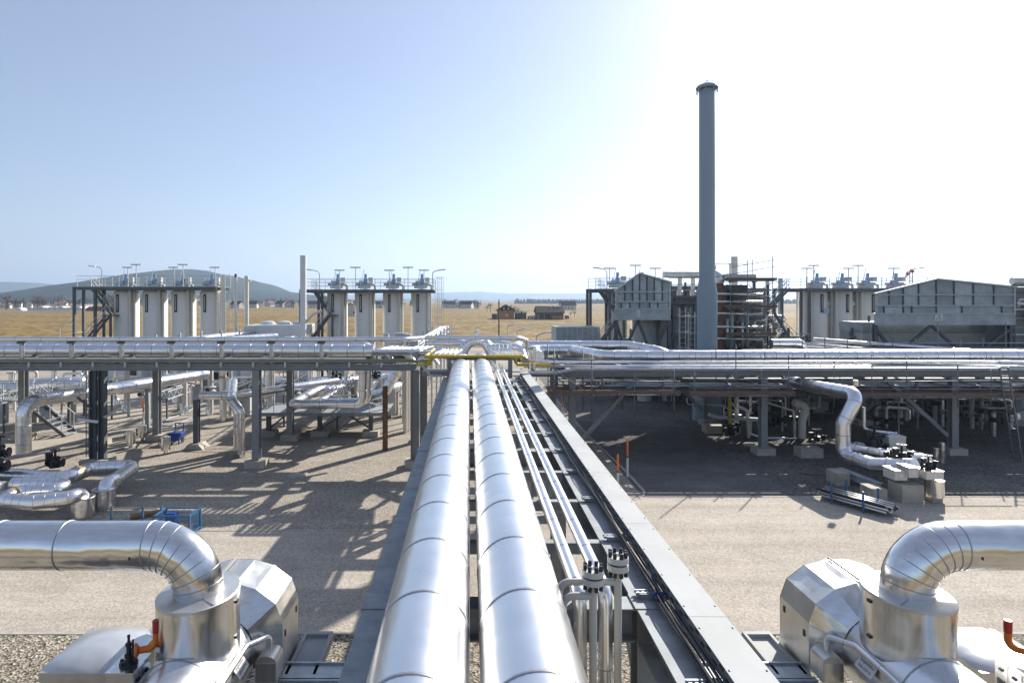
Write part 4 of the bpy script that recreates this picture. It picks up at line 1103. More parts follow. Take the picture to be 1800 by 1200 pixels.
# tall white stack left of the middle row
p = W(533, 600, 58)
t = thing('white_stack', 'tall plain white stack left of the middle tank row', 'stack', (p.x, 58, 0))
MB().lathe((p.x, 58, 0), [(0.42, 0), (0.42, 4.0), (0.28, 4.6), (0.28, 12.6), (0.24, 12.62), (0.24, 12.3)], 24).build('barrel', 'white_paint', t)
for z in (5.5, 9.0): ring(t, (p.x, 58, z), (0, 0, 1), 0.28, 0.03, 0.008, 20, 'white_paint', 'weld_seam')
MB().tube(rounded([(p.x + 0.2, 58, 6.4), (p.x + 0.9, 58, 7.2), (p.x + 1.6, 58.5, 7.5)], 0.4), 0.14, 10).build('inlet_pipe', 'cream_pipe', t)
# ================================================================ RIGHT-HAND PLANT: STACK, FILTER HOUSES, SCAFFOLDS
sx_, sy_ = 15.54, 41.0
t = thing('exhaust_stack', 'tall blue-grey exhaust stack rising above the right rack', 'stack', (15.54, 44.2, 0))
sx_, sy_ = 16.75, 44.2
k_ = 44.2 / 41.0
zz = lambda z: 8.5 + (z - 8.5) * k_
r1, r2 = 0.50 * k_, 0.635 * k_
MB().lathe((sx_, sy_, 0), [(r2, 2.1), (r2, zz(8.95)), (r2 * 0.97, zz(9.1)), (r1, zz(9.9)), (r1, zz(22.2)), (r1 * 0.94, zz(22.25))], 40).build('barrel', 'stack_paint', t)
MB().lathe((sx_, sy_, 0), [(1.0, 0), (1.0, 2.05), (0.98, 2.12), (0.5, 2.14)], 36).build('base_drum', 'stack_paint', t)
for z in (zz(12.5), zz(16.0), zz(19.5)): ring(t, (sx_, sy_, z), (0, 0, 1), r1, 0.02, 0.006, 36, 'stack_paint', 'weld_seam')
cap = MB().lathe((sx_, sy_, zz(22.2)), [(r1 * 0.6, 0.12), (r1 * 1.38, 0.12), (r1 * 1.4, 0.2), (r1 * 1.25, 0.32), (r1 * 0.6, 0.48), (0.05, 0.52)], 32).build('cap_plate', 'stack_paint', t)
for q in range(8):
    a = q * math.pi / 4 + 0.3
    MB().beam((sx_ + r1 * 1.25 * math.cos(a), sy_ + r1 * 1.25 * math.sin(a), zz(22.2) - 0.22), (sx_ + r1 * 1.25 * math.cos(a), sy_ + r1 * 1.25 * math.sin(a), zz(22.2) + 0.14), 0.05, 0.12).build('cap_bracket', 'stack_paint', cap)
MB().tube([(sx_ + 0.1 * math.cos(q), sy_, zz(22.2) + 0.62 + 0.1 * math.sin(q)) for q in [i * 0.63 for i in range(11)]], 0.025, 6).build('lifting_eye', 'stack_paint', cap)
text('53', t, (sx_ - 0.72, sy_ - 0.72, 1.7), (0, 0, 1), (-0.72, 0.70, 0), 0.42, 'label_white')
# handrail pipe round the base
o = pipe('handrail_pipe', 'grey rail bending round the foot of the tall stack', [(sx_ - 1.05, sy_ - 0.6, 0.1), (sx_ - 1.05, sy_ - 0.6, 1.35), (sx_ + 0.6, sy_ - 1.3, 1.2), (sx_ + 1.6, sy_ - 1.5, 0.75)], 0.05, 'galvanised', cat='rail', n=8)

def filter_house(label, x0, x1, xp, Y, ztop_l, zpeak, ztop_r, zband, zbot, depth, ribs_hi, ribs_lo, legs, braces, plate, sk):
    t = thing('filter_house', label, 'filter house', ((x0 + x1) / 2, Y, 0))
    gab = [(x0, zband), (x1, zband), (x1, ztop_r), (xp, zpeak), (x0, ztop_l)]
    MB().prism(gab, (0, Y, 0), (1, 0, 0), (0, 0, 1), (sk * depth, depth, 0)).build('gable_body', 'hood_sheet', t)
    MB().prism([(x0 - 0.12, zbot), (x1 + 0.02, zbot), (x1 + 0.02, zband - 0.004), (x0 - 0.12, zband - 0.004)], (0, Y - 0.1, 0), (1, 0, 0), (0, 0, 1), (sk * depth, depth + 0.2, 0)).build('base_band', 'hood_sheet', t)
    def top(x): return ztop_l + (zpeak - ztop_l) * (x - x0) / (xp - x0) if x < xp else zpeak + (ztop_r - zpeak) * (x - xp) / (x1 - xp)
    for a, b in (((x0 - 0.1, ztop_l), (xp, zpeak)), ((xp, zpeak), (x1 + 0.1, ztop_r))):
        MB().beam((a[0], Y - 0.07, a[1] + 0.03), (b[0], Y - 0.07, b[1] + 0.03), 0.22, 0.12).build('roof_edge', 'hood_rib', t)
        MB().prism([(a[0], a[1] + 0.02), (b[0], b[1] + 0.02), (b[0], b[1] + 0.08), (a[0], a[1] + 0.08)], (0, Y - 0.15, 0), (1, 0, 0), (0, 0, 1), (sk * depth, depth + 0.3, 0)).build('roof_sheet', 'hood_sheet', t)
    zs = [zband + 0.02, zband + (min(ztop_l, ztop_r) - zband) * 0.42, zband + (min(ztop_l, ztop_r) - zband) * 0.97]
    for z in zs:
        MB().beam((x0, Y - 0.09, z), (x1, Y - 0.09, z), 0.17, 0.10).build('rail', 'hood_rib', t)
    for row, (rb, za) in enumerate(((ribs_hi, zs[1]), (ribs_lo, zs[0]))):
        e = [x0] + list(rb) + [x1]
        for i, (xa, xb) in enumerate(zip(e[:-1], e[1:])):
            zl, zr = (top(xa), top(xb)) if row == 0 else (zs[1], zs[1])
            mid = [(xp, zpeak - 0.1)] if row == 0 and xa < xp - 0.01 < xb - 0.02 else []
            poly = [(xa + 0.03, za + 0.03), (xb - 0.03, za + 0.03), (xb - 0.03, zr - 0.1)] + mid + [(xa + 0.03, zl - 0.1)]
            if min(zl, zr) - za > 0.2: MB().prism(poly, (0, Y - 0.026, 0), (1, 0, 0), (0, 0, 1), (0, 0.024, 0)).build('wall_panel', ('hood_sheet', 'hood_sheet_pale', 'hood_sheet_dull')[(i * 5 + row * 2) % 3], t)
    for x in ribs_hi:
        MB().beam((x, Y - 0.05, zs[1] + 0.05), (x, Y - 0.05, top(x) - 0.05), 0.08, 0.1, up=(0, 1, 0)).build('rib', 'rib_dark', t)
    for x in ribs_lo:
        MB().beam((x, Y - 0.05, zs[0] + 0.05), (x, Y - 0.05, zs[1] - 0.05), 0.08, 0.1, up=(0, 1, 0)).build('rib', 'rib_dark', t)
    for x in (x0 + 0.05, x1 - 0.05):
        MB().beam((x, Y - 0.05, zband), (x, Y - 0.05, top(x)), 0.14, 0.12, up=(0, 1, 0)).build('corner_rib', 'hood_rib', t)
    for x in legs:
        for y in (Y + 0.1, Y + depth - 0.1):
            xo = sk * (y - Y); MB().ibeam((x + xo, y, 0), (x + xo, y, zbot), 0.26, 0.26, 0.03, up=(0, 1, 0)).build('leg', 'tower_steel', t)
    for a, b in braces:
        MB().beam((a[0], Y + 0.05, a[1]), (b[0], Y + 0.05, b[1]), 0.2, 0.2).build('brace', 'tower_steel', t)
    if plate:
        px, pz, pw, ph, lines = plate
        p = MB().box(px - pw / 2, px + pw / 2, Y - 0.135, Y - 0.11, pz - ph / 2, pz + ph / 2).build('name_plate', 'label_white', t)
        for i, l in enumerate(lines): MB().box(px - pw * l / 2, px + pw * l / 2, Y - 0.141, Y - 0.136, pz + ph * (0.26 - 0.26 * i) - ph * 0.045, pz + ph * (0.26 - 0.26 * i) + ph * 0.045).build('print_line', 'print_black', p)
    return t
YH = 50.0
q = lambda px: (px - VX) * YH / F
hz = lambda py: H - (py - VY) * YH / F
filter_house('grey gabled filter house on braced legs, left of the tall stack', q(1082), q(1178), q(1124), YH, hz(512), hz(481), hz(497), hz(543), hz(562.5), 3.2,
             [q(x) for x in (1098, 1112, 1124, 1137, 1150, 1164)], [q(x) for x in (1092, 1107, 1124, 1142, 1156)], [q(1083), q(1176)],
             [((q(1122), hz(563)), (q(1098), hz(616))), ((q(1122), hz(563)), (q(1142), hz(616))), ((q(1083), hz(563)), (q(1097), hz(612))), ((q(1174), hz(566)), (q(1152), hz(616)))],
             (q(1121.5), hz(551), 0.27, 0.55, [0.45, 0.6, 0.62]), 0.24)
filter_house('wide grey gabled filter house at the right edge', q(1539), q(1783), q(1645), YH, hz(517), hz(491), hz(505), hz(551.5), hz(571), 3.2,
             [q(x) for x in (1562, 1587, 1614, 1645, 1676, 1710, 1746)], [q(x) for x in (1553, 1587, 1602, 1645, 1690, 1760)], [q(1538), q(1776)],
             [((q(1638), hz(572)), (q(1592), hz(610))), ((q(1638), hz(572)), (q(1690), hz(618))), ((q(1538), hz(574)), (q(1566), hz(612))), ((q(1773), hz(580)), (q(1720), hz(620)))],
             (q(1648), hz(558), 0.62, 0.5, [0.45, 0.66, 0.76]), 0.66)
# pale ducts and clad wall under the filter houses
for lab, px0, px1, Y in (('left pale round duct under the left filter house', 1112, 1154, 53), ('right pale round duct under the left filter house', 1155, 1196, 53)):
    a, b = (px0 - VX) * Y / F, (px1 - VX) * Y / F
    t = thing('round_duct', lab, 'duct', ((a + b) / 2, Y, 0), 'pale ducts')
    MB().lathe(((a + b) / 2, Y, 0), [((b - a) / 2, 3.2), ((b - a) / 2, 6.9)], 28).build('barrel', 'light_grey', t)
    MB().lathe(((a + b) / 2, Y, 0), [((b - a) / 2 * 0.6, 0.0), ((b - a) / 2 * 0.6, 2.6), ((b - a) / 2, 3.19)], 28).build('cone', 'light_grey', t)
    for z in (4.2, 5.6): ring(t, ((a + b) / 2, Y, z), (0, 0, 1), (b - a) / 2, 0.03, 0.01, 24, 'light_grey', 'weld_seam')
t = thing('clad_housing', 'grey sheet clad housing under the right filter house', 'housing', (40, 54, 0))
for k in range(6):
    MB().box(33.9, 46.6, 54.0, 57.5, 0.9 + k * 0.95, 1.83 + k * 0.95).build('cladding_sheet', 'hood_sheet_dull' if k % 2 else 'light_grey', t)
for x in (35, 38, 41, 45): MB().box(x - 0.2, x + 0.2, 54.5, 57, 0, 0.899).build('leg', 'tower_steel', t)
# dark turbine blocks that fill the plant between and behind the houses
def plant_block(label, px0, px1, py0, py1, Y, D, seed):
    rb = random.Random(seed)
    x0, x1 = (px0 - VX) * Y / F, (px1 - VX) * Y / F
    za, zb = max(0.0, H - (py1 - VY) * Y / F), H - (py0 - VY) * Y / F
    t = thing('turbine_block', label, 'machine', ((x0 + x1) / 2, Y, 0))
    MB().box(x0, x1, Y + 0.6, Y + D, 0.3, zb - 0.3).build('casing', 'grey_paint', t)
    n = max(2, int((x1 - x0) / 1.1))
    for i in range(n + 1):
        x = x0 + (x1 - x0) * i / n
        MB().beam((x, Y + 0.2, 0), (x, Y + 0.2, zb + rb.choice((0, 0, 0.6, 1.1))), 0.16, 0.16).build('frame_post', 'tower_steel', t)
    z = za + 0.8
    while z < zb:
        MB().beam((x0 - 0.2, Y + 0.2, z), (x1 + 0.2, Y + 0.2, z), 0.5 if rb.random() < 0.4 else 0.14, 0.14).build('frame_beam', rb.choice(('tower_steel', 'scaffold_tube', 'light_grey')), t)
        z += rb.uniform(0.5, 0.9)
    for i in range(int((x1 - x0) * 2.2)):
        x = rb.uniform(x0, x1); h0 = rb.uniform(za, zb - 1.2); h1 = h0 + rb.uniform(0.8, 2.6); r = rb.uniform(0.05, 0.2)
        if rb.random() < 0.6: MB().tube([(x, Y + rb.uniform(-0.3, 0.4), h0), (x, Y, min(h1, zb))], r, 8).build('duct_pipe', rb.choice(('aluminium_dull', 'light_grey', 'rust', 'tower_steel', 'galvanised')), t)
        else: MB().tube(rounded([(x, Y - 0.1, h0), (x, Y - 0.1, h0 + 0.6), (x + rb.uniform(-1.6, 1.6), Y - 0.1, h0 + 0.62)], 0.2, 4), r * 0.7, 8).build('duct_pipe', rb.choice(('aluminium_dull', 'light_grey', 'galvanised')), t)
    for i in range(int((x1 - x0) * 0.8)):
        x = rb.uniform(x0, x1 - 0.8); h0 = rb.uniform(za, zb - 1.0)
        MB().box(x, x + rb.uniform(0.4, 1.0), Y - 0.15, Y + 0.5, h0, h0 + rb.uniform(0.3, 0.8)).build('equipment_box', rb.choice(('grey_paint', 'tower_steel', 'light_grey', 'hood_sheet_dull')), t)
plant_block('dark turbine block filling the gap between left filter house and stack', 1180, 1232, 496, 640, 55, 3, 1)
plant_block('dark turbine block behind the tall scaffold right of the stack', 1256, 1352, 500, 640, 54, 3, 2)
plant_block('dark turbine block at the right border beyond the wide filter house', 1786, 1850, 498, 640, 51, 4, 3)
plant_block('low dark turbine block under the left filter house', 1086, 1180, 590, 660, 54.5, 2, 4)
plant_block('low dark pipe block between the tall scaffold and the right tanks', 1356, 1420, 588, 650, 56, 2, 5)
plant_block('low dark pipe block left of the wide filter house', 1500, 1560, 576, 650, 55, 2, 6)
o = pipe('lagged_pipe', 'pale drum end above the roof at the right border', [W(1779, 494, 51), W(1840, 494, 51)], 0.3, 'aluminium_dull', n=18, seam=1.5)
o = pipe('lagged_pipe', 'dull horizontal drum on the roof line between filter house and stack', [W(1166, 483, 52), W(1234, 483, 52)], 0.29, 'aluminium_dull', n=20, seam=1.5)
for lab, px in (('left drop pipe under the drum beside the stack', 1195), ('right drop pipe under the drum beside the stack', 1218)):
    a = W(px, 489, 52); pipe('drop_pipe', lab, [a, W(px, 512, 52), W(px, 522, 52)], [0.17], 'aluminium_dull') if 0 else tag(MB().tube([a, W(px, 510, 52), W(px, 512, 52), W(px, 523, 52)], [0.17, 0.17, 0.26, 0.26], 14).build('drop_pipe', 'aluminium_dull'), lab, 'pipe')
cage_ladder('caged ladder between the left filter house and the stack', (1200 - VX) * 48 / F, 48, 2.5, 7.9)
cage_ladder('caged ladder close to the left side of the stack', (1216 - VX) * 46.5 / F, 46.5, 2.5, 7.6)
# walkway frame between filter house and stack
t = thing('access_frame', 'dark steel access frame with landings left of the stack', 'steel frame', (15.3, 50, 0))
for px in (1184, 1204, 1222):
    a = W(px, 520, 51); MB().beam((a.x, 51, 0), (a.x, 51, a.z), 0.2, 0.2).build('post', 'tower_steel', t)
for py in (522, 532, 556, 590):
    a, b = W(1180, py, 51), W(1228, py, 51); MB().beam(a, b, 0.5, 0.22).build('landing_beam', 'tower_steel', t)
for py in (500, 510): MB().beam(W(1178, py, 51.3), W(1228, py, 51.3), 0.07, 0.07).build('handrail', 'light_grey', t)
MB().box(W(1180, 0, 51.4).x, W(1250, 0, 51.4).x, 51.4, 54, 3.0, 8.3).build('machine_block', 'grey_paint', t)

# the machine tower right of the stack and the scaffold round it
YM = 48.5
mx_ = lambda px: (px - VX) * YM / F
mz = lambda py: H - (py - VY) * YM / F
t = thing('machine_tower', 'weathered brown and grey machine tower inside the scaffold right of the stack', 'machine', (mx_(1290), YM + 2, 0))
MB().lathe((mx_(1275), YM + 1.2, 0), [(0.36, 0), (0.36, mz(500)), (0.3, mz(497))], 18).build('brown_column', 'rust', t)
MB().lathe((mx_(1264), YM + 1.6, 0), [(0.3, 0), (0.3, mz(505))], 18).build('grey_column', 'light_grey', t)
MB().lathe((mx_(1270), YM + 1.6, mz(497)), [(0.72, 0), (0.72, 0.3), (0.6, 0.75), (0.3, 1.05), (0.14, 1.1), (0.14, 1.45)], 18).build('domed_head', 'aluminium_dull', t)
MB().box(mx_(1284), mx_(1342), YM + 1.2, YM + 3.2, mz(489), mz(481)).build('top_housing', 'light_grey', t)
for (a, b, c, d, m_) in ((1290, 1330, 500, 536, 'tower_steel'), (1286, 1330, 556, 566, 'grey_paint'), (1310, 1335, 566, 600, 'tower_steel'), (1292, 1302, 510, 530, 'light_grey')):
    MB().box(mx_(a), mx_(b), YM + 1.5, YM + 3, mz(d), mz(c)).build('equipment_block', m_, t)
for k in range(5): MB().tube([(mx_(1288 + k * 9), YM + 1.0, mz(612)), (mx_(1288 + k * 9), YM + 1.0, mz(560 - 14 * (k % 3)))], 0.1, 8).build('riser_pipe', ('aluminium_dull', 'light_grey', 'rust')[k % 3], t)
for py in (516, 530, 551, 575, 596): MB().tube([(mx_(1258), YM + 0.9, mz(py)), (mx_(1350), YM + 0.9, mz(py + 1))], 0.11, 8).build('cross_pipe', 'aluminium_dull', t)
def scaffold(label, xs, ys, z0, z1, levels, planks, braces=(), rails=(), dep=True, plankmat='plank_wood', couplers=True):
    t = thing('scaffold', label, 'scaffold', ((xs[0] + xs[-1]) / 2, ys[0], z0), 'tube scaffolds')
    for y in ys:
        for i, x in enumerate(xs):
            h = z1 if not isinstance(z1, (list, tuple)) else z1[i]
            MB().tube([(x, y, z0), (x, y, h)], 0.032, 6).build('standard', 'scaffold_tube', t)
        for z in levels:
            MB().tube([(xs[0] - 0.3, y - 0.06, z), (xs[-1] + 0.3, y - 0.06, z)], 0.03, 6).build('ledger', 'scaffold_tube', t)
    for z in levels:
        for x in xs:
            MB().tube([(x + 0.05, ys[0] - 0.25, z + 0.06), (x + 0.05, ys[-1] + 0.25, z + 0.06)], 0.03, 5).build('transom', 'scaffold_tube', t)
    for z in planks:
        n = max(1, round((ys[-1] - ys[0]) / 0.3))
        for i in range(n):
            y = ys[0] + (ys[-1] - ys[0]) * (i + 0.5) / n
            MB().box(xs[0] - 0.3 + 0.05 * ((i * 7) % 5), xs[-1] + 0.25 - 0.04 * ((i * 5) % 4), y - 0.135, y + 0.135, z + 0.095, z + 0.14).build('plank', plankmat if i % 3 else 'plank_dark', t)
        MB().box(xs[0] - 0.3, xs[-1] + 0.3, ys[0] - 0.12, ys[0] - 0.095, z + 0.06, z + 0.26).build('toe_board', plankmat, t)
    for a, b in braces: MB().tube([a, b], 0.028, 6).build('brace', 'scaffold_tube', t)
    for a, b in rails: MB().tube([a, b], 0.028, 6).build('guard_rail', 'scaffold_tube', t)
    return t
xs_ = [mx_(1284), mx_(1314), mx_(1358)]
ya, yb = YM, YM + 3.4
scaffold('tall tube scaffold with brown decks right of the stack', xs_, (ya, yb), 0, [mz(463), mz(457), mz(450)], [mz(621), mz(590), mz(542), mz(494)], [mz(590), mz(542), mz(494)],
         braces=[((xs_[0], ya - 0.1, mz(590)), (xs_[2], ya - 0.1, mz(545))), ((xs_[1], ya - 0.1, mz(545)), (xs_[2] - 0.3, ya - 0.1, mz(588))), ((xs_[1], ya - 0.1, mz(545)), (xs_[0] + 0.5, ya - 0.1, mz(566))),
                 ((xs_[1], ya - 0.1, mz(500)), (xs_[2], ya - 0.1, mz(542))), ((xs_[0], ya - 0.1, mz(541)), (xs_[2], ya - 0.1, mz(496))), ((xs_[0], ya - 0.1, mz(620)), (xs_[1], ya - 0.1, mz(592)))],
         rails=[((xs_[0], ya - 0.08, mz(py1)), (xs_[2] + 0.1, ya - 0.08, mz(py2))) for py1, py2 in ((470, 457), (482, 469), (516, 510), (530, 519), (567, 560), (578, 570))] + [((mx_(1256), ya, mz(464)), (xs_[1], ya, mz(464.5))), ((mx_(1258), ya, mz(487)), (xs_[0], ya, mz(480)))])
t = thing('pipe_stairs', 'dark steel stairs between the tall scaffold and the right tanks', 'stairs', (mx_(1365), 52, 0))
for a, b in (((1358, 545), (1382, 585)), ((1380, 585), (1360, 612))):
    for dy in (0, 0.9):
        MB().beam(W(a[0], a[1], 52 + dy), W(b[0], b[1], 52 + dy), 0.08, 0.22).build('stringer', 'tower_steel', t)
        MB().beam(W(a[0], a[1] - 22, 52 + dy), W(b[0], b[1] - 22, 52 + dy), 0.05, 0.05).build('handrail', 'light_grey', t)
    for i in range(10):
        c = W(a[0] + (b[0] - a[0]) * (i + .5) / 10, a[1] + (b[1] - a[1]) * (i + .5) / 10, 52)
        MB().box(c.x - 0.14, c.x + 0.14, 52, 52.9, c.z - 0.02, c.z + 0.02).build('stair_tread', 'galvanised', t)

# railed deck behind the right rack, its panels added to shade the ground
t = thing('shade_deck', 'dark steel railed deck behind the right rack, added for shade', 'deck', (30, 50, 0))
for i in range(10):
    MB().box(17.4 + i * 3.2, 20.58 + i * 3.2, 44.2 + (1.4 if i == 0 else 0), 58, 3.86, 3.98).build('deck_panel', 'tower_steel', t)
for x in (18.5, 25, 31.5, 38, 45):
    for y in (44.6, 51, 57.5): MB().beam((x, y, 0), (x, y, 3.85), 0.26, 0.26).build('deck_column', 'tower_steel', t)
    for y in (44.3,):
        pass
for x0, x1 in ((24, 48.5),):
    n = 15
    for i in range(n + 1): x = x0 + (x1 - x0) * i / n; MB().beam((x, 45.2, 3.98), (x, 45.2, 5.75 if i % 3 else 6.9), 0.05, 0.05).build('rail_post', 'scaffold_tube', t)
    for z in (4.6, 5.05, 5.4): MB().beam((x0, 45.2, z), (x1, 45.2, z), 0.05, 0.05).build('rail', 'light_grey', t)
for lab, px, r, zt, Y, m_ in (('grey stack with a collar between the scaffold and the right tanks', 1372, 0.28, 489, 80, 'stack_paint'), ('slim grey stack behind the right of the scaffold', 1349, 0.2, 494, 70, 'light_grey'), ('thin grey vent between stairs and right tanks', 1402, 0.14, 508, 70, 'light_grey'), ('pale square-topped stack above the scaffold', 1291, 0.42, 451, 85, 'light_grey')):
    p = W(px, zt, Y)
    t = thing('vent_stack', lab, 'stack', (p.x, Y, 0))
    MB().lathe((p.x, Y, 0), [(r, 0), (r, p.z), (r * 0.85, p.z)], 16).build('barrel', m_, t)
    for dz in (0.5, 1.4) if 'collar' in lab else ((0.3, 1.2) if 'square' in lab else (0.2,)):
        ring(t, (p.x, Y, p.z - dz), (0, 0, 1), r, 0.07, 0.18 if 'collar' in lab else 0.06, 14, m_, 'collar')
# windsock
p = W(1604, 500, 90)
t = thing('windsock', 'red and white windsock on a pole above the right tanks', 'windsock', (p.x, 90, 0))
MB().tube([(p.x, 90, 0), (p.x, 90, 12.9)], 0.06, 8).build('pole', 'light_grey', t)
a = V((p.x - 0.1, 89.9, 12.75)); dv = V((-0.55, 0, -0.9)).normalized()
for i in range(4):
    MB().lathe(a + V((-0.35 * min(i, 1), 0, 0)) + dv * (0.28 * i), [(0.33 - 0.05 * i, 0), (0.29 - 0.05 * i, 0.27)], 12, axis=dv).build('sock_band', 'red_paint' if i % 2 == 0 else 'white_paint', t)

# ---- scaffolding slung along the front of the right rack
YS = 33.3
w_ = lambda px: (px - VX) * YS / F
z_ = lambda py: H - (py - VY) * YS / F
scaffold('low tube scaffold with planks under the near end of the right rack', [w_(974), w_(1040), w_(1115), w_(1185)], (YS, YS + 2.6), z_(735), [z_(612), z_(622), z_(655), z_(650)], [z_(694), z_(670)], [z_(694)],
         braces=[((w_(1040), YS - 0.1, z_(694)), (w_(974), YS - 0.1, z_(650)))], rails=[((w_(960), YS - 0.06, z_(631)), (w_(1045), YS - 0.06, z_(631))), ((w_(960), YS - 0.06, z_(643)), (w_(1045), YS - 0.06, z_(643)))])
scaffold('tube scaffold with brown decking under the middle of the right rack', [w_(1222), w_(1295), w_(1340), w_(1388)], (YS + 0.1, YS + 2.8), z_(716), [z_(655), z_(605), z_(650), z_(625)], [z_(696), z_(682), z_(667)], [z_(696)],
         rails=[((w_(1295), YS, z_(667)), (w_(1400), YS, z_(666))), ((w_(1230), YS, z_(676)), (w_(1390), YS, z_(677)))])
scaffold('long tube scaffold with brown decking at the right end of the right rack', [w_(1468), w_(1535), w_(1596), w_(1686), w_(1745), w_(1812)], (YS + 0.1, YS + 3.0), z_(716), [z_(628), z_(638), z_(630), z_(638), z_(650), z_(640)], [z_(699), z_(684), z_(670)], [z_(699)],
         braces=[((w_(1596), YS, z_(712)), (w_(1660), YS, z_(755))), ((w_(1530), YS - 0.05, z_(642)), (w_(1750), YS - 0.05, z_(640)))],
         rails=[((w_(1535), YS, z_(640)), (w_(1750), YS, z_(640))), ((w_(1450), YS, z_(672)), (w_(1800), YS, z_(668)))])
t = thing('leaning_ladder', 'thin metal ladder leaning on the scaffold at the right edge', 'ladder', (w_(1775), YS - 0.6, 0))
a0, a1, b0, b1 = G(1781, 805), W(1757, 645, YS - 0.3), G(1797, 812), W(1772, 645, YS - 0.3)
for a, b in ((a0, a1), (b0, b1)): MB().beam(a, b, 0.06, 0.06).build('ladder_rail', 'scaffold_tube', t)
for i in range(16): MB().beam(a0.lerp(a1, (i + .5) / 16), b0.lerp(b1, (i + .5) / 16), 0.035, 0.035).build('rung', 'scaffold_tube', t)

w2 = lambda px: (px - VX) * 38.4 / F
z2 = lambda py: H - (py - VY) * 38.4 / F
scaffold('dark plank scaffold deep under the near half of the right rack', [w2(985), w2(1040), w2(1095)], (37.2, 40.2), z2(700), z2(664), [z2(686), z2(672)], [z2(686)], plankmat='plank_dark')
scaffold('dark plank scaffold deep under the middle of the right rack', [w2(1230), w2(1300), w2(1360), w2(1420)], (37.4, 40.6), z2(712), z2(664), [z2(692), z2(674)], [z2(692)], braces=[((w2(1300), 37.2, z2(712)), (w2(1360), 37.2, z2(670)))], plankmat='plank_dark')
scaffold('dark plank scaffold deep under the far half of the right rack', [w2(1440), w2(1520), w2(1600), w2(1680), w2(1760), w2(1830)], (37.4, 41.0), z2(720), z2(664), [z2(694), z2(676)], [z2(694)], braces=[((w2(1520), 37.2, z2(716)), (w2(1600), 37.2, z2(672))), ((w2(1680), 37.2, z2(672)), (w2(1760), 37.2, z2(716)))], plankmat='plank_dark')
# ================================================================ YARD, LEFT OF THE BRIDGE
# standing pipe that bends back under the rack
o = pipe('lagged_pipe', 'fat silver pipe standing at the left edge and bending back under the rack', [(-23.4, 32.8, 0.5), (-23.4, 32.8, 3.15), (-20.3, 41.2, 3.15), (-19.0, 45.0, 3.15)], 0.36, 'aluminium', seam=0.95, bend=0.75, n=26, nb=9)
for c in ((-21.9, 36.9), (-20.7, 40.2)):
    MB().box(c[0] - 0.12, c[0] + 0.12, c[1] - 0.12, c[1] + 0.12, 0.3, 2.8).build('pipe_support', 'galvanised_beam', o)
    MB().box(c[0] - 0.6, c[0] + 0.6, c[1] - 0.35, c[1] + 0.35, -0.1, 0.3).build('plinth', 'concrete', o)
def snake(label, pts, r, bands, drum, drum_label):
    path = rounded(pts, 0.55, 8)
    o = MB().tube(path, r, 26).build('lagged_pipe', 'aluminium'); tag(o, label, 'pipe', 'snaking ground pipes')
    for c, d in along(path, 0.34): ring(o, c, d, r, 0.010, 0.006, 22)
    for f in bands:
        lst = along(path, 0.05); c, d = lst[min(len(lst) - 1, int(f * len(lst)))]
        ring(o, c, d, r, 0.10, 0.008, 24, 'band_yellow', 'warning_band')
    d = MB().lathe(drum, [(0.45, 0), (0.45, 0.74), (0.452, 0.78), (0.3, 0.8)], 30).build('sleeve_drum', 'aluminium_brushed_reflect'); tag(d, drum_label, 'drum')
    ring(d, V(drum) + V((0, 0, 0.76)), (0, 0, 1), 0.45, 0.02, 0.012, 30)
snake('rear snaking silver ground pipe with a yellow band, at the left edge', [(-25.0, 27.6, 0.95), (-19.2, 26.9, 0.95), (-17.1, 26.3, 0.95), (-17.0, 28.1, 0.95), (-15.2, 28.5, 0.95), (-14.9, 26.3, 0.95), (-15.0, 25.75, 0.92), (-15.0, 25.7, 0.2)], 0.30, [0.60], (-15.0, 25.65, 0.0), 'rear silver sleeve drum where a ground pipe dives down')
snake('front snaking silver ground pipe with a yellow band, at the left edge', [(-18.8, 25.75, 0.92), (-16.6, 25.75, 0.92), (-16.4, 25.0, 0.92), (-17.75, 24.75, 0.92), (-17.85, 23.75, 0.92), (-16.5, 23.45, 0.92), (-15.3, 24.0, 0.92), (-15.25, 24.6, 0.9), (-15.25, 24.65, 0.2)], 0.28, [0.50], (-15.25, 24.6, 0.0), 'front silver sleeve drum where a ground pipe dives down')
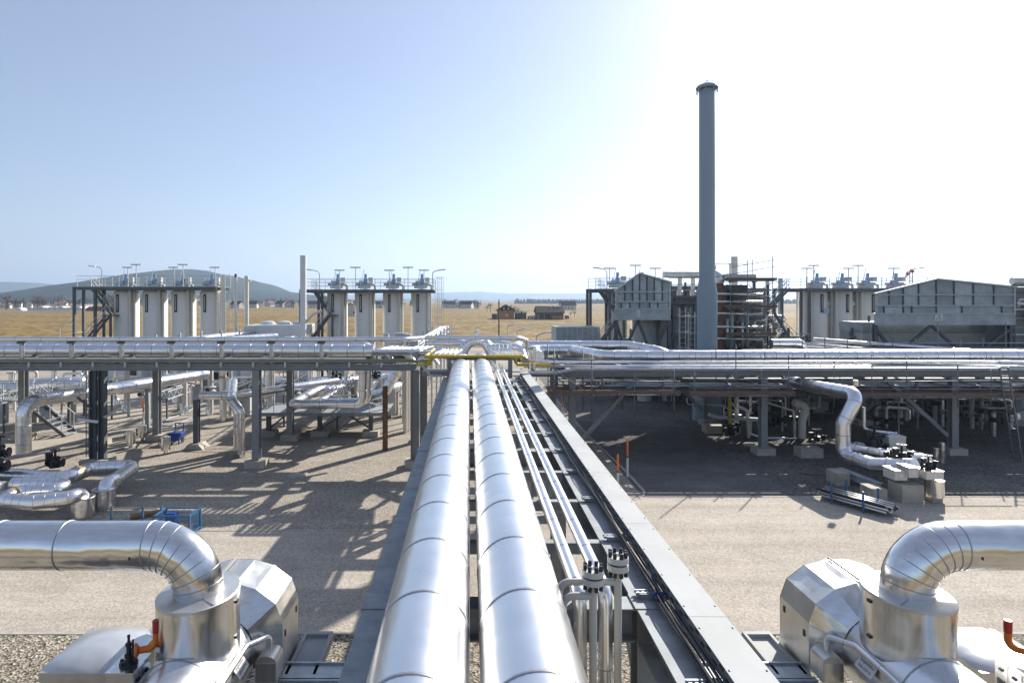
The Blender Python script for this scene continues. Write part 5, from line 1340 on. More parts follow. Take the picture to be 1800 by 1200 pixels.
def iron_valve(label, p, s=1.0, n=6, seed=1, group=None):
    """black cast valve with bonnet, handwheel and bolted flanges"""
    t = thing('iron_valve', label, 'valve', p, group)
    p = V(p)
    MB().lathe(p, [(0.26 * s, 0), (0.28 * s, 0.05 * s), (0.16 * s, 0.1 * s), (0.2 * s, 0.3 * s), (0.13 * s, 0.42 * s), (0.18 * s, 0.44 * s), (0.18 * s, 0.5 * s), (0.06 * s, 0.54 * s), (0.05 * s, 0.85 * s)], 14).build('body', 'black_iron', t)
    for sx in (-1, 1): MB().lathe(p + V((sx * 0.12 * s, 0, 0.22 * s)), [(0.1 * s, 0), (0.1 * s, 0.2 * s), (0.2 * s, 0.21 * s), (0.2 * s, 0.27 * s)], 14, axis=(sx, 0.2, 0)).build('flange', 'black_iron', t)
    MB().tube([p + V((0.2 * s * math.cos(a), 0.2 * s * math.sin(a), 0.86 * s)) for a in [i * math.pi / 6 for i in range(13)]], 0.022 * s, 6).build('handwheel', 'black_iron', t)
    for a in (0, 2.1, 4.2): MB().beam(p + V((0, 0, 0.86 * s)), p + V((0.2 * s * math.cos(a), 0.2 * s * math.sin(a), 0.86 * s)), 0.025 * s, 0.02 * s).build('spoke', 'black_iron', t)
    MB().box(p.x - 0.4 * s, p.x - 0.18 * s, p.y - 0.12 * s, p.y + 0.12 * s, p.z + 0.4 * s, p.z + 0.7 * s).build('actuator_box', 'black_iron', t)
    MB().lathe(p + V((0.22 * s, -0.1 * s, 0.5 * s)), [(0.09 * s, 0), (0.09 * s, 0.25 * s)], 12, axis=(0.6, -0.8, 0)).build('actuator', 'black_iron', t)
    return t
iron_valve('black valve standing alone behind the snaking pipes', G(97, 836) + V((0, 0, 0.42)), 1.0)
o = MB().box(-20.6, -19.5, 29.2, 29.8, -0.05, 0.42).build('valve_plinth', 'concrete'); tag(o, 'low concrete plinth under the lone black valve', 'plinth')
iron_valve('black valve on the rear ground pipe beside the standing pipe', (-22.4, 29.8, 1.0), 1.15)
iron_valve('large black valve over the front ground pipe near the left border', (-20.0, 26.5, 1.25), 1.1)
iron_valve('squat black valve at the very left border above the white box', (-21.9, 26.0, 1.2), 1.0)
iron_valve('low black valve on the white box at the left border', (-19.9, 25.4, 1.06), 0.8)
t = thing('meter_box', 'pale meter box on legs at the left border', 'box', (-20.2, 25.0, 0))
MB().box(-22.6, -18.95, 24.6, 25.6, 0.72, 1.06).build('casing', 'cream_pipe', t)
MB().box(-22.62, -18.93, 24.58, 25.62, 1.062, 1.09).build('lid', 'white_paint', t)
MB().box(-19.4, -19.1, 24.585, 24.598, 0.9, 1.0).build('label_plate', 'label_white', t)
MB().box(-21.9, -20.1, 24.7, 25.5, -0.05, 0.719).build('plinth', 'concrete', t)
# orange and white marker posts
def marker(label, p, h):
    t = thing('marker_post', label, 'marker post', p, 'orange and white marker posts')
    p = V(p)
    MB().lathe(p, [(0.055, 0), (0.055, h * 0.5), (0.03, h * 0.505)], 10).build('lower_post', 'white_paint', t)
    MB().lathe(p, [(0.06, h * 0.506), (0.06, h * 0.54)], 10).build('collar', 'black_iron', t)
    MB().lathe(p, [(0.048, h * 0.541), (0.048, h * 0.96), (0.03, h)], 10).build('upper_post', 'orange_paint', t)
    MB().lathe(p, [(0.1, 0), (0.1, 0.03), (0.06, 0.04)], 10).build('foot_plate', 'concrete', t)
marker('orange and white marker post left of the ladder column', G(108, 741), 1.7)
marker('orange and white marker post right of the ladder column', G(252, 744), 1.75)
marker('taller orange and white marker post on the kerb right of the bridge', G(1103, 838), 1.85)
marker('orange marker post close behind the cable tray cover', G(1086, 862), 1.62)
marker('orange marker post far back under the right rack', G(989, 735), 1.7)
marker('orange marker post beside the near column of the right rack', G(962, 780), 1.6)
# valve pots
for lab, px, py, r, h in (('silver valve pot with a handwheel left of the back column', 230, 787, 0.25, 0.95), ('silver valve pot close behind the back column', 250, 774, 0.25, 0.9), ('silver valve pot beside the blue cart', 291, 797, 0.25, 0.92)):
    p = G(px, py); t = thing('valve_pot', lab, 'valve pot', p, 'valve pots')
    MB().lathe(p, [(0.1, 0), (0.1, 0.2), (r, 0.22), (r, h), (r * 0.8, h + 0.03)], 18).build('barrel', 'aluminium_brushed_reflect', t)
    MB().tube([p + V((-r - 0.08, 0.13 * math.cos(a), h - 0.28 + 0.13 * math.sin(a))) for a in [i * math.pi / 5 for i in range(11)]], 0.02, 6).build('handwheel', 'black_iron', t)
    MB().beam(p + V((-r - 0.08, 0, h - 0.28)), p + V((-r + 0.02, 0, h - 0.28)), 0.03, 0.03).build('stem', 'black_iron', t)
p = G(257, 786); o = MB().beam(p + V((-0.45, -0.3, 0.02)), p + V((0.1, 0.1, 0.95)), 0.28, 0.04).build('plank', 'wood'); tag(o, 'brown plank leaning on the back column footing', 'plank')
# blue cart
p = G(310, 779)
t = thing('blue_cart', 'small blue tipping cart beside the rack column', 'cart', p)
MB().prism([(-0.42, 0.62), (-0.2, 0.22), (0.2, 0.22), (0.45, 0.62), (0.3, 0.68), (-0.3, 0.68)], p + V((0, -0.3, 0)), (1, 0, 0), (0, 0, 1), (0, 0.6, 0)).build('tub', 'blue_deep', t)
for s in (-0.24, 0.24):
    MB().beam(p + V((s, 0.32, 0.3)), p + V((s, 0.42, 1.12)), 0.05, 0.05).build('handle_bar', 'blue_deep', t)
    MB().beam(p + V((s, -0.2, 0.0)), p + V((s, -0.2, 0.3)), 0.06, 0.06).build('leg', 'blue_deep', t)
    MB().lathe(p + V((s, 0.3, 0.16)), [(0.16, -0.03), (0.16, 0.03)], 14, axis=(1, 0, 0)).build('wheel', 'rubber', t)
MB().beam(p + V((-0.26, 0.42, 1.12)), p + V((0.26, 0.42, 1.12)), 0.05, 0.05).build('handle_bar', 'blue_deep', t)
# lamp tubes on the ladder column
for lab, a, b, m_ in (('white strip lamp fixed to the left of the ladder column', W(136, 737, 31.5), W(172, 741, 31.5), 'white_paint'), ('grey strip lamp fixed to the right of the ladder column', W(184, 733, 31.6), W(211, 717, 32.8), 'aluminium_dull')):
    o = MB().beam(a, b, 0.12, 0.12).build('strip_lamp', m_); tag(o, lab, 'strip lamp')
# drum on a pedestal
t = thing('pedestal_pipe', 'blunt silver pipe end resting on a steel pedestal', 'pipe', G(375, 775))
c = W(352, 695, 36); d = W(420, 694, 36)
pp = MB().tube([c, d, d + V((1.6, 1.4, 0.1)), d + V((4.5, 5.5, 0.1))], 0.23, 20).build('barrel', 'aluminium', t)
ring(pp, c + V((0.25, 0, 0)), (1, 0, 0), 0.23, 0.02, 0.008, 20); ring(pp, c + V((1.3, 0, 0)), (1, 0, 0), 0.23, 0.02, 0.008, 20)
g = G(373, 772)
MB().ibeam((g.x, 36, 0.3), (g.x, 36, c.z - 0.23), 0.3, 0.3, 0.04, up=(0, 1, 0)).build('pedestal', 'tower_steel', t)
MB().prism([(-0.55, 0), (0.55, 0), (0.3, 0.3), (-0.3, 0.3)], (g.x, 35.5, 0), (1, 0, 0), (0, 0, 1), (0, 1.0, 0)).build('plinth', 'concrete', t)
# pair of upright pipes with offsets
for lab, px, Y in (('left of two upright silver pipes with an offset bend under the left rack', 417, 34.4), ('right of two upright silver pipes with an offset bend under the left rack', 424, 33.9)):
    a = W(px, 800, Y)
    pipe('lagged_pipe', lab, [(a.x, Y, 0.0), W(px, 722, Y), W(px - 14, 703, Y + 0.4), W(px - 14, 688, Y + 2.5), W(px - 12, 670, Y + 6)], 0.2, 'aluminium_brushed_reflect', seam=0.8, bend=0.3, n=16)
# loops hanging below the rack
pipe('lagged_pipe', 'front silver pipe loop hanging down from the left rack', [W(637, 640, 36), W(637, 710, 36), W(514, 710, 36), W(565, 680, 46)], 0.27, 'aluminium', seam=1.0, bend=0.45, n=22, nb=8)
pipe('lagged_pipe', 'rear silver pipe loop hanging down from the left rack', [W(646, 640, 37.2), W(646, 706, 37.2), W(560, 707, 38), W(600, 684, 47)], 0.24, 'aluminium', seam=1.0, bend=0.45, n=18, nb=8)
pipe('lagged_pipe', 'round silver elbow right of the hanging loops', [W(700, 650, 42), W(676, 690, 42), W(640, 698, 43), W(655, 676, 50)], 0.34, 'aluminium', seam=0.6, bend=0.7, n=20, nb=8)
# rusty post and platform under the loops
g = G(677, 790); o = MB().ibeam((g.x, g.y, 0), (g.x, g.y, 3.6), 0.26, 0.3, 0.04, up=(0, 1, 0)).build('steel_post', 'rust'); tag(o, 'rust brown steel post under the left rack near the bridge', 'post')
t = thing('valve_platform', 'low railed grating platform under the hanging pipe loops', 'platform', (-8.2, 40, 0))
MB().box(-13.2, -5.2, 38.8, 42.5, 1.42, 1.5).build('grating', 'galvanised_beam', t)
MB().box(-13.2, -5.2, 38.75, 38.8, 1.3, 1.52).build('edge_beam', 'galvanised_beam', t)
for i in range(9):
    x = -13.15 + i * 0.99; MB().beam((x, 38.82, 1.5), (x, 38.82, 2.6), 0.045, 0.045).build('rail_post', 'galvanised', t)
for z in (2.05, 2.58): MB().beam((-13.2, 38.82, z), (-5.2, 38.82, z), 0.045, 0.045).build('rail', 'galvanised', t)
for x in (-12.6, -9.4, -6.2):
    MB().beam((x, 39.2, 0.35), (x, 39.2, 1.42), 0.26, 0.26).build('platform_leg', 'tower_steel', t)
    MB().box(x - 0.5, x + 0.5, 38.8, 39.6, -0.1, 0.35).build('footing', 'concrete', t)
for a, b in (((-9.3, 39.2, 0.5), (-7.8, 39.2, 1.4)), ((-6.3, 39.2, 0.5), (-7.8, 39.2, 1.4)), ((-12.5, 39.2, 0.5), (-11.4, 39.2, 1.4))): MB().beam(a, b, 0.1, 0.1).build('brace', 'tower_steel', t)
# lattice cable bridges
def lattice(label, a, b, n, h=0.55, m_='light_grey'):
    t = thing('lattice_bridge', label, 'lattice bridge', V(a), 'lattice cable bridges')
    a, b = V(a), V(b); u = V((0, 0, h))
    s = (b - a).normalized().cross(V((0, 0, 1))) * 0.5
    for off in (V((0, 0, 0)), s):
        MB().beam(a + off, b + off, 0.05, 0.06).build('lower_chord', m_, t)
        MB().beam(a + off + u, b + off + u, 0.05, 0.06).build('upper_chord', m_, t)
        for i in range(n):
            p, q_, r_ = a.lerp(b, i / n), a.lerp(b, (i + .5) / n), a.lerp(b, (i + 1) / n)
            MB().beam(p + off, q_ + off + u, 0.035, 0.035).build('lattice_bar', m_, t)
            MB().beam(q_ + off + u, r_ + off, 0.035, 0.035).build('lattice_bar', m_, t)
    MB().beam(a + s / 2 + V((0, 0, 0.05)), b + s / 2 + V((0, 0, 0.05)), 0.4, 0.03).build('tray', 'tower_steel', t)
    for f in (0.12, 0.88):
        p = a.lerp(b, f) + s / 2; MB().beam((p.x, p.y, 0), p, 0.1, 0.1).build('post', 'tower_steel', t)
lattice('white lattice cable bridge above the stairs at the left border', W(-25, 712, 39), W(162, 671, 47), 12)
lattice('white lattice cable bridge between ladder column and back column', W(180, 690, 44), W(262, 672, 49), 7)
lattice('short white lattice bridge right of the back column', W(282, 702, 44), W(322, 688, 48), 4)
lattice('dark lattice bridge right of the pedestal pipe', W(398, 697, 40), W(448, 675, 48), 7, m_='tower_steel')
lattice('dark lattice bridge behind the second front column', W(486, 694, 41), W(530, 668, 50), 7, m_='tower_steel')
lattice('dark lattice bridge in front of the hanging loop', W(580, 700, 40), W(622, 668, 50), 7, m_='tower_steel')
# compressor skids and vessels behind the left rack
rv = random.Random(11)
def skid_vessel(label, px, py, Y, L, r, rz, m_='aluminium', box=True):
    c = W(px, py, Y)
    t = thing('horizontal_vessel', label, 'vessel', (c.x, c.y, 0), 'silver vessels behind the left rack')
    d = V((math.cos(rz), math.sin(rz), 0))
    sh = MB().lathe(c - d * L / 2, [(0.02, -0.35 * r), (r * 0.6, -0.28 * r), (r * 0.9, -0.12 * r), (r, 0), (r, L), (r * 0.9, L + 0.12 * r), (r * 0.6, L + 0.28 * r), (0.02, L + 0.35 * r)], 22, axis=d).build('shell', m_, t)
    for f in (0.2, 0.5, 0.8): ring(sh, c + d * L * (f - 0.5), d, r, 0.02, 0.012, 20)
    for f in (-0.3, 0.3):
        q_ = c + d * L * f
        MB().box(q_.x - 0.2, q_.x + 0.2, q_.y - 0.2, q_.y + 0.2, 0, q_.z - r * 0.8).build('saddle', 'concrete', t)
    MB().tube([c + V((0, 0, r * 0.9)), c + V((0, 0, r + 0.5))], r * 0.28, 12).build('nozzle', m_, t)
    MB().lathe(c + V((0, 0, r + 0.5)), [(r * 0.45, 0), (r * 0.45, 0.12)], 14).build('nozzle_flange', 'light_grey', t)
    if box: MB().box(c.x - 0.3, c.x + 0.3, c.y - r - 0.5, c.y - r - 0.05, 0.2, c.z + 0.1).build('control_box', 'light_grey', t)
for i, (px, py, Y, L, r, rz) in enumerate(((95, 678, 44, 3.6, 0.6, 0.35), (20, 684, 43, 2.8, 0.6, 0.2), (440, 694, 46, 2.8, 0.42, 0.9), (585, 686, 47, 2.2, 0.45, 1.0), (610, 672, 52, 2.4, 0.55, 0.9), (560, 672, 56, 2.6, 0.5, 0.8), (672, 665, 52, 2.4, 0.55, 0.9), (690, 682, 46, 1.8, 0.4, 1.2), (480, 672, 58, 3.2, 0.5, 0.7))):
    skid_vessel(('long silver vessel behind the stairs at the left', 'silver vessel end at the far left border', 'silver vessel between the first two rack columns', 'near silver vessel with a boxy cover behind the hanging loop', 'upper silver vessel behind the hanging loop', 'far silver vessel between column and hanging loop', 'silver vessel right of the hanging loops', 'small silver vessel near the rusty post', 'far slanting silver vessel behind the second column')[i], px, py, Y, L, r, rz)
iron_valve('black valve on the silver vessels behind the hanging loop', W(592, 668, 46), 0.9)
iron_valve('black valve right of the hanging loops near the rusty post', W(660, 665, 45), 0.9)
for lab, px, Y in (('tall silver standpipe with a yellow band behind the first rack columns', 392, 44), ('slim silver standpipe right of the banded one', 405, 46), ('pale standpipe beside the second back column', 480, 48), ('thin pale standpipe between the hanging loops and the bridge', 712, 40), ('second thin pale standpipe between the hanging loops and the bridge', 717, 40.5), ('third thin pale standpipe near the bridge column', 723, 41)):
    p = W(px, 650, Y); o = MB().tube([(p.x, Y, 0), (p.x, Y, 4.6)], 0.24 if px < 400 else 0.13, 14).build('standpipe', 'aluminium' if px < 400 else 'cream_pipe'); tag(o, lab, 'pipe')
    if px < 400: ring(o, (p.x, Y, 3.1), (0, 0, 1), 0.24, 0.07, 0.012, 16, 'band_yellow', 'warning_band')
# steps and railed walkway at the left border
t = thing('walkway', 'railed grating walkway with steps at the left border', 'walkway', (-29, 40, 0))
MB().box(-33, -25.6, 40.0, 41.2, 2.02, 2.1).build('grating', 'galvanised', t)
for y in (40.0, 41.2):
    for i in range(8): MB().beam((-33 + i * 1.05, y, 2.1), (-33 + i * 1.05, y, 3.2), 0.045, 0.045).build('rail_post', 'galvanised', t)
    for z in (2.6, 3.18): MB().beam((-33, y, z), (-25.6, y, z), 0.045, 0.045).build('rail', 'galvanised', t)
for y in (40.0, 41.2):
    MB().beam((-27.6, y - 1.2, 2.0), (-25.2, y - 1.2, 0.1), 0.06, 0.2).build('stringer', 'tower_steel', t)
    MB().beam((-27.6, y - 1.2, 3.1), (-25.2, y - 1.2, 1.2), 0.045, 0.045).build('handrail', 'galvanised', t)
    for f in (0.05, 0.35, 0.65, 0.95): MB().beam((-27.6 + 2.4 * f, y - 1.2, 2.0 - 1.9 * f), (-27.6 + 2.4 * f, y - 1.2, 3.1 - 1.9 * f), 0.04, 0.04).build('rail_post', 'galvanised', t)
for i in range(9): x = -27.5 + 2.3 * i / 8; z = 1.9 - 1.8 * i / 8; MB().box(x - 0.13, x + 0.13, 38.85, 39.95, z - 0.02, z + 0.02).build('stair_tread', 'galvanised', t)
for x in (-32.5, -29, -26): MB().beam((x, 40.6, 0), (x, 40.6, 2.02), 0.15, 0.15).build('leg', 'tower_steel', t)
# control cabins between the tanks and the rack
for lab, x0, x1, Y, h in (('pale control cabin below the far left tanks', -36, -31.5, 60, 2.9), ('second pale control cabin below the far left tanks', -30.6, -27.6, 61, 2.9), ('dark equipment cabin right of the pale cabins', -26.5, -23.9, 62, 2.6)):
    t = thing('control_cabin', lab, 'cabin', ((x0 + x1) / 2, Y, 0), 'control cabins')
    MB().box(x0, x1, Y, Y + 2.4, 0.1, h).build('wall', 'white_paint' if 'pale' in lab and 'dark' not in lab else 'grey_paint', t)
    MB().box(x0 - 0.1, x1 + 0.1, Y - 0.1, Y + 2.5, h + 0.002, h + 0.1).build('roof', 'light_grey', t)
    d = MB().box(x0 + 0.4, x0 + 1.3, Y - 0.03, Y - 0.002, 0.15, 2.2).build('door', 'grey_paint', t)
    MB().box(x0 + 1.15, x0 + 1.22, Y - 0.06, Y - 0.031, 1.1, 1.2).build('handle', 'black_iron', d)
    w = MB().box(x1 - 1.2, x1 - 0.4, Y - 0.03, Y - 0.002, 1.2, 2.0).build('window', 'light_grey', t)
    MB().box(x1 - 1.14, x1 - 0.46, Y - 0.04, Y - 0.031, 1.26, 1.94).build('pane', 'glass_dark', w)
# the white van
p = G(386, 692)
t = thing('white_van', 'white van parked behind the left rack', 'van', p)
x, y = p.x, p.y
body = [(-1.0, 0.35), (1.0, 0.35), (1.02, 1.2), (0.86, 2.1), (0.7, 2.25), (-0.7, 2.25), (-0.86, 2.1), (-1.02, 1.2)]
MB().prism(body, (x, y, 0), (1, 0, 0), (0, 0, 1), (0.9, 4.6, 0)).build('body', 'white_paint', t)
for s in (-0.45, 0.45): MB().box(x + s - 0.36, x + s + 0.36, y - 0.03, y - 0.002, 1.3, 1.95).build('rear_window', 'glass_dark', t)
for s in (-0.9, 0.9): MB().box(x + s - 0.07, x + s + 0.07, y - 0.035, y - 0.002, 0.85, 1.25).build('tail_light', 'red_paint', t)
MB().box(x - 0.95, x + 0.95, y - 0.1, y - 0.003, 0.35, 0.6).build('bumper', 'grey_paint', t)
MB().box(x - 0.26, x + 0.26, y - 0.11, y - 0.101, 0.4, 0.52).build('number_plate', 'label_white', t)
for s in (-0.85, 0.85):
    for f in (0.9, 3.7):
        w = MB().lathe((x + s + 0.2 * f, y + f, 0.34), [(0.34, -0.12), (0.34, 0.12)], 16, axis=(1, 0, 0)).build('wheel', 'rubber', t)
# blue mesh basket in the foreground
t = thing('mesh_basket', 'blue steel mesh basket standing behind the big left pipe', 'basket', (-11.3, 23.3, 0))
bx0, bx1, by0, by1, bz0, bz1 = -11.25, -10.0, 22.3, 23.2, 0.12, 0.80
for x in (bx0, bx1):
    for y in (by0, by1): MB().box(x - 0.035, x + 0.035, y - 0.035, y + 0.035, 0, bz1 + 0.02).build('corner_post', 'blue_paint', t)
for z in (bz0, bz1):
    for y in (by0, by1): MB().beam((bx0, y, z), (bx1, y, z), 0.05, 0.05).build('rim_bar', 'blue_paint', t)
    for x in (bx0, bx1): MB().beam((x, by0, z), (x, by1, z), 0.05, 0.05).build('rim_bar', 'blue_paint', t)
for (a, b) in (((bx0, by0), (bx1, by0)), ((bx1, by0), (bx1, by1)), ((bx0, by1), (bx1, by1)), ((bx0, by0), (bx0, by1))):
    mb = MB(); L_ = math.hypot(b[0] - a[0], b[1] - a[1]); n = int(L_ / 0.07)
    for i in range(1, n): f = i / n; xx, yy = a[0] + (b[0] - a[0]) * f, a[1] + (b[1] - a[1]) * f; mb.beam((xx, yy, bz0), (xx, yy, bz1), 0.008, 0.008)
    for k in range(1, 10): z = bz0 + (bz1 - bz0) * k / 10; mb.beam((a[0], a[1], z), (b[0], b[1], z), 0.008, 0.008)
    o = mb.build('wire_mesh', 'blue_paint', t); o['kind'] = 'stuff'
MB().box(bx0 + 0.04, bx1 - 0.04, by0 + 0.04, by1 - 0.04, bz0 - 0.03, bz0).build('floor_sheet', 'blue_paint', t)
o = MB().box(-11.1, -10.75, 22.8, 23.1, 0.125, 0.72).build('blue_canister', 'blue_deep'); tag(o, 'dark blue canister inside the mesh basket', 'canister')
o = MB().box(-10.5, -10.1, 22.4, 22.8, 0.125, 0.4).build('cardboard_box', 'wood'); tag(o, 'brown box inside the mesh basket', 'box')
t = thing('rope_barrier', 'low blue posts with a rail behind the big left pipe', 'barrier', (-13.5, 24, 0))
for px in (187, 243, 276):
    p = G(px, 922); MB().beam((p.x, 24.0, 0), (p.x, 24.0, 0.6), 0.06, 0.06).build('post', 'blue_paint', t)
MB().beam((W(187, 0, 24).x, 24.0, 0.5), (W(276, 0, 24).x, 24.0, 0.5), 0.04, 0.03).build('rail', 'tower_steel', t)
p = G(258, 908); o = MB().beam(p + V((-0.5, -0.25, 0.09)), p + V((0.55, 0.45, 0.09)), 0.3, 0.12).build('timber_block', 'wood'); tag(o, 'squared timber lying behind the mesh basket', 'timber')
p = G(523, 836); o = MB().box(p.x - 0.4, p.x + 0.4, p.y - 0.35, p.y + 0.35, -0.02, 0.06).build('concrete_slab', 'concrete'); tag(o, 'pale concrete slab lying in the gravel under the left rack', 'slab')
# blue hose loops
for lab, pts in (('pale blue hose snaking from the back column to the right', [(278, 752), (292, 738), (330, 725), (345, 712), (372, 706)]), ('pale blue hose lying in a long curve by the blue cart', [(262, 757), (300, 752), (335, 735), (372, 728)]), ('pale blue hose running from the snaking pipes to the cart', [(122, 826), (150, 812), (190, 795), (235, 783), (262, 772)])):
    P = [G(a, b) + V((0, 0, 0.03)) for a, b in pts]
    o = MB().tube(rounded(P, 1.2, 6), 0.025, 6).build('hose', 'hose_blue'); tag(o, lab, 'hose')

# ================================================================ YARD, RIGHT OF THE BRIDGE
o = pipe('lagged_pipe', 'fat silver pipe coming out of the right rack and dropping to the valve station', [W(1380, 668, 35.5), W(1418, 677, 34.2), W(1510, 693, 30.2), W(1482, 744, 30.4), W(1482, 800, 30.4), W(1535, 817, 28.6), W(1608, 819, 26.9)], 0.33, 'aluminium', seam=0.85, bend=0.5, n=28, nb=7)
c = W(1504, 687, 30.2); MB().lathe(c + V((0.0, 0, 0.25)), [(0.13, 0), (0.13, 0.26), (0.1, 0.28)], 14).build('vent_cap', 'aluminium_brushed_reflect', o)
ring(o, W(1500, 806.5, 30.0), V((1, -0.6, -0.35)), 0.33, 0.1, 0.02, 24, 'band_yellow', 'warning_band')
pipe('lagged_pipe', 'rear silver pipe of the valve station on the right', [W(1496, 788, 31.2), W(1530, 795, 30.3), W(1580, 803, 28.8), W(1630, 810, 27.4)], 0.28, 'aluminium', seam=0.7, n=22)
pipe('lagged_pipe', 'thin silver pipe looping over the right valve station', [W(1519, 715, 32), W(1519, 752, 32), W(1530, 757, 31.8), W(1572, 761, 31.5), W(1574, 770, 31.5), W(1574, 785, 31.5)], 0.07, 'aluminium', n=10, bend=0.12)
pipe('lagged_pipe', 'silver pipe with a rounded end at the right of the valve station', [W(1588, 792, 30.4), W(1630, 806, 28.6), W(1630, 812, 28.4)], 0.16, 'aluminium', n=16)
t = thing('meter_box', 'cream twin box on the right valve station', 'box', W(1568, 790, 31.3), None)
c = W(1568, 776, 31.3); MB().box(c.x - 0.42, c.x + 0.42, 30.9, 31.6, c.z - 0.28, c.z + 0.3).build('casing', 'cream_pipe', t)
MB().box(c.x - 0.44, c.x + 0.44, 30.88, 31.62, c.z + 0.301, c.z + 0.34).build('lid', 'white_paint', t)
for s in (-0.2, 0.2): MB().tube(rounded([(c.x + s, 31.3, c.z + 0.34), (c.x + s, 31.3, c.z + 0.5)], 0.05), 0.05, 8).build('nozzle', 'aluminium', t)
for lab, px, py, Y, w_2, h_2 in (('cream cabinet at the front of the right valve station', 1577, 833, 26.7, 0.27, 0.2), ('cream cabinet at the right end of the right valve station', 1636, 833, 26.3, 0.36, 0.16), ('cream cabinet under the silver pipes of the right valve station', 1599, 828, 26.5, 0.2, 0.2)):
    c = W(px, py, Y); t = thing('meter_box', lab, 'box', c)
    MB().box(c.x - w_2, c.x + w_2, Y - 0.25, Y + 0.5, c.z - h_2, c.z + h_2).build('casing', 'cream_pipe', t)
    MB().box(c.x - w_2 - 0.02, c.x + w_2 + 0.02, Y - 0.27, Y + 0.52, c.z + h_2 + 0.001, c.z + h_2 + 0.03).build('lid', 'aluminium_brushed_reflect', t)
    MB().box(c.x - 0.06, c.x + 0.06, Y - 0.262, Y - 0.251, c.z - 0.05, c.z + 0.05).build('label_plate', 'label_white', t)
for lab, px, py, Y, s in (('tallest black valve at the back of the right valve station', 1537, 785, 31.5, 1.2), ('black valve beside the cream twin box', 1545, 796, 31, 0.9), ('black valve in the middle of the right valve station', 1585, 812, 27.8, 0.9), ('black valve on top of the right end cabinet', 1632, 825, 26.5, 0.7), ('low black valve between the silver pipes of the right station', 1566, 812, 28.6, 0.7)):
    iron_valve(lab, W(px, py, Y), s)
c = W(1509, 790, 31.5); t = thing('studded_nozzle', 'white studded nozzle behind the dropping pipe', 'flange', c)
MB().lathe(c, [(0.2, -0.4), (0.2, 0), (0.3, 0.02), (0.3, 0.16), (0.28, 0.17)], 20).build('flange', 'white_paint', t)
MB().lathe(c, [(0.28, 0.175), (0.3, 0.19), (0.3, 0.32), (0.25, 0.34)], 20).build('blind_flange', 'white_paint', t)
for k in range(8): place('stud', studm, t, c + V((0.26 * math.cos(k * .785), 0.26 * math.sin(k * .785), 0.33)))
p = W(1643, 893, 26.5); d = MB().lathe((p.x, 26.5, 0.2), [(0.35, 0), (0.35, 0.66), (0.36, 0.7), (0.25, 0.72)], 28).build('sleeve_drum', 'aluminium_brushed_reflect'); tag(d, 'silver sleeve drum at the right end of the right valve station', 'drum')
MB().box(p.x - 0.2, p.x + 0.2, 26.3, 26.7, -0.05, 0.199).build('stand', 'concrete', d)
for lab, px0, px1, py0, py1 in (('large concrete block under the right valve station', 1586, 1624, 853, 884), ('smaller concrete block carrying the steel channel', 1535, 1560, 860, 880), ('rear concrete block carrying the steel channel', 1472, 1494, 832, 854)):
    a, b = G(px0, py1), G(px1, py1); hgt = (py1 - py0) * a.y / F
    o = MB().box(a.x, b.x, a.y, a.y + 0.9, -0.05, hgt).build('concrete_block', 'concrete'); tag(o, lab, 'block')
a, b = W(1476, 827, 29.6), W(1548, 855, 27.6)
o = MB().ibeam(a, b, 0.3, 0.3, 0.05).build('steel_channel', 'hood_rib'); tag(o, 'blue-grey steel beam lying across two concrete blocks', 'beam')
for lab, px, py, hh in (('left of two silver capped posts beside the right valve station', 1645, 822, 1.0), ('right of two silver capped posts beside the right valve station', 1656, 815, 1.1)):
    p = G(px, py); o = MB().lathe(p, [(0.15, 0), (0.15, hh), (0.12, hh + 0.02)], 16).build('capped_post', 'aluminium_brushed_reflect'); tag(o, lab, 'post')
# bundle of scaffold tubes on blue stands
a, b = G(1447, 874), G(1566, 907)
dv = (b - a).normalized(); nv = V((-dv.y, dv.x, 0))
kk = 0
for row in range(3):
    for i in range(8 - row):
        off = nv * ((i - (7 - row) / 2) * 0.125) + V((0, 0, 0.22 + row * 0.095)); j = rv.uniform(-0.12, 0.12)
        o = MB().tube([a + off + dv * j, b + off + dv * (j + 0.05)], 0.042, 8, caps=True).build('steel_tube', 'black_iron' if kk % 2 else 'aluminium_dull'); kk += 1
        tag(o, 'loose scaffold tube in the bundle on blue stands', 'tube', 'bundle of scaffold tubes')
for lab, f in (('rear blue stand holding the scaffold tube bundle', 0.25), ('front blue stand holding the scaffold tube bundle', 0.72)):
    c = a.lerp(b, f); t = thing('tube_stand', lab, 'stand', c)
    MB().beam(c - nv * 0.55 + V((0, 0, 0.13)), c + nv * 0.55 + V((0, 0, 0.13)), 0.07, 0.07).build('cross_bar', 'blue_paint', t)
    for s in (-0.55, 0.55): MB().beam(c + nv * s, c + nv * s + V((0, 0, 0.85)), 0.06, 0.06).build('upright', 'blue_paint', t)
p0, p1 = G(1405, 832), G(1472, 838); o = MB().beam(p0 + V((0, 0, 0.04)), p1 + V((0, 0, 0.04)), 0.22, 0.06).build('plank', 'plank_wood'); tag(o, 'brown plank lying on the gravel in the shade', 'plank')
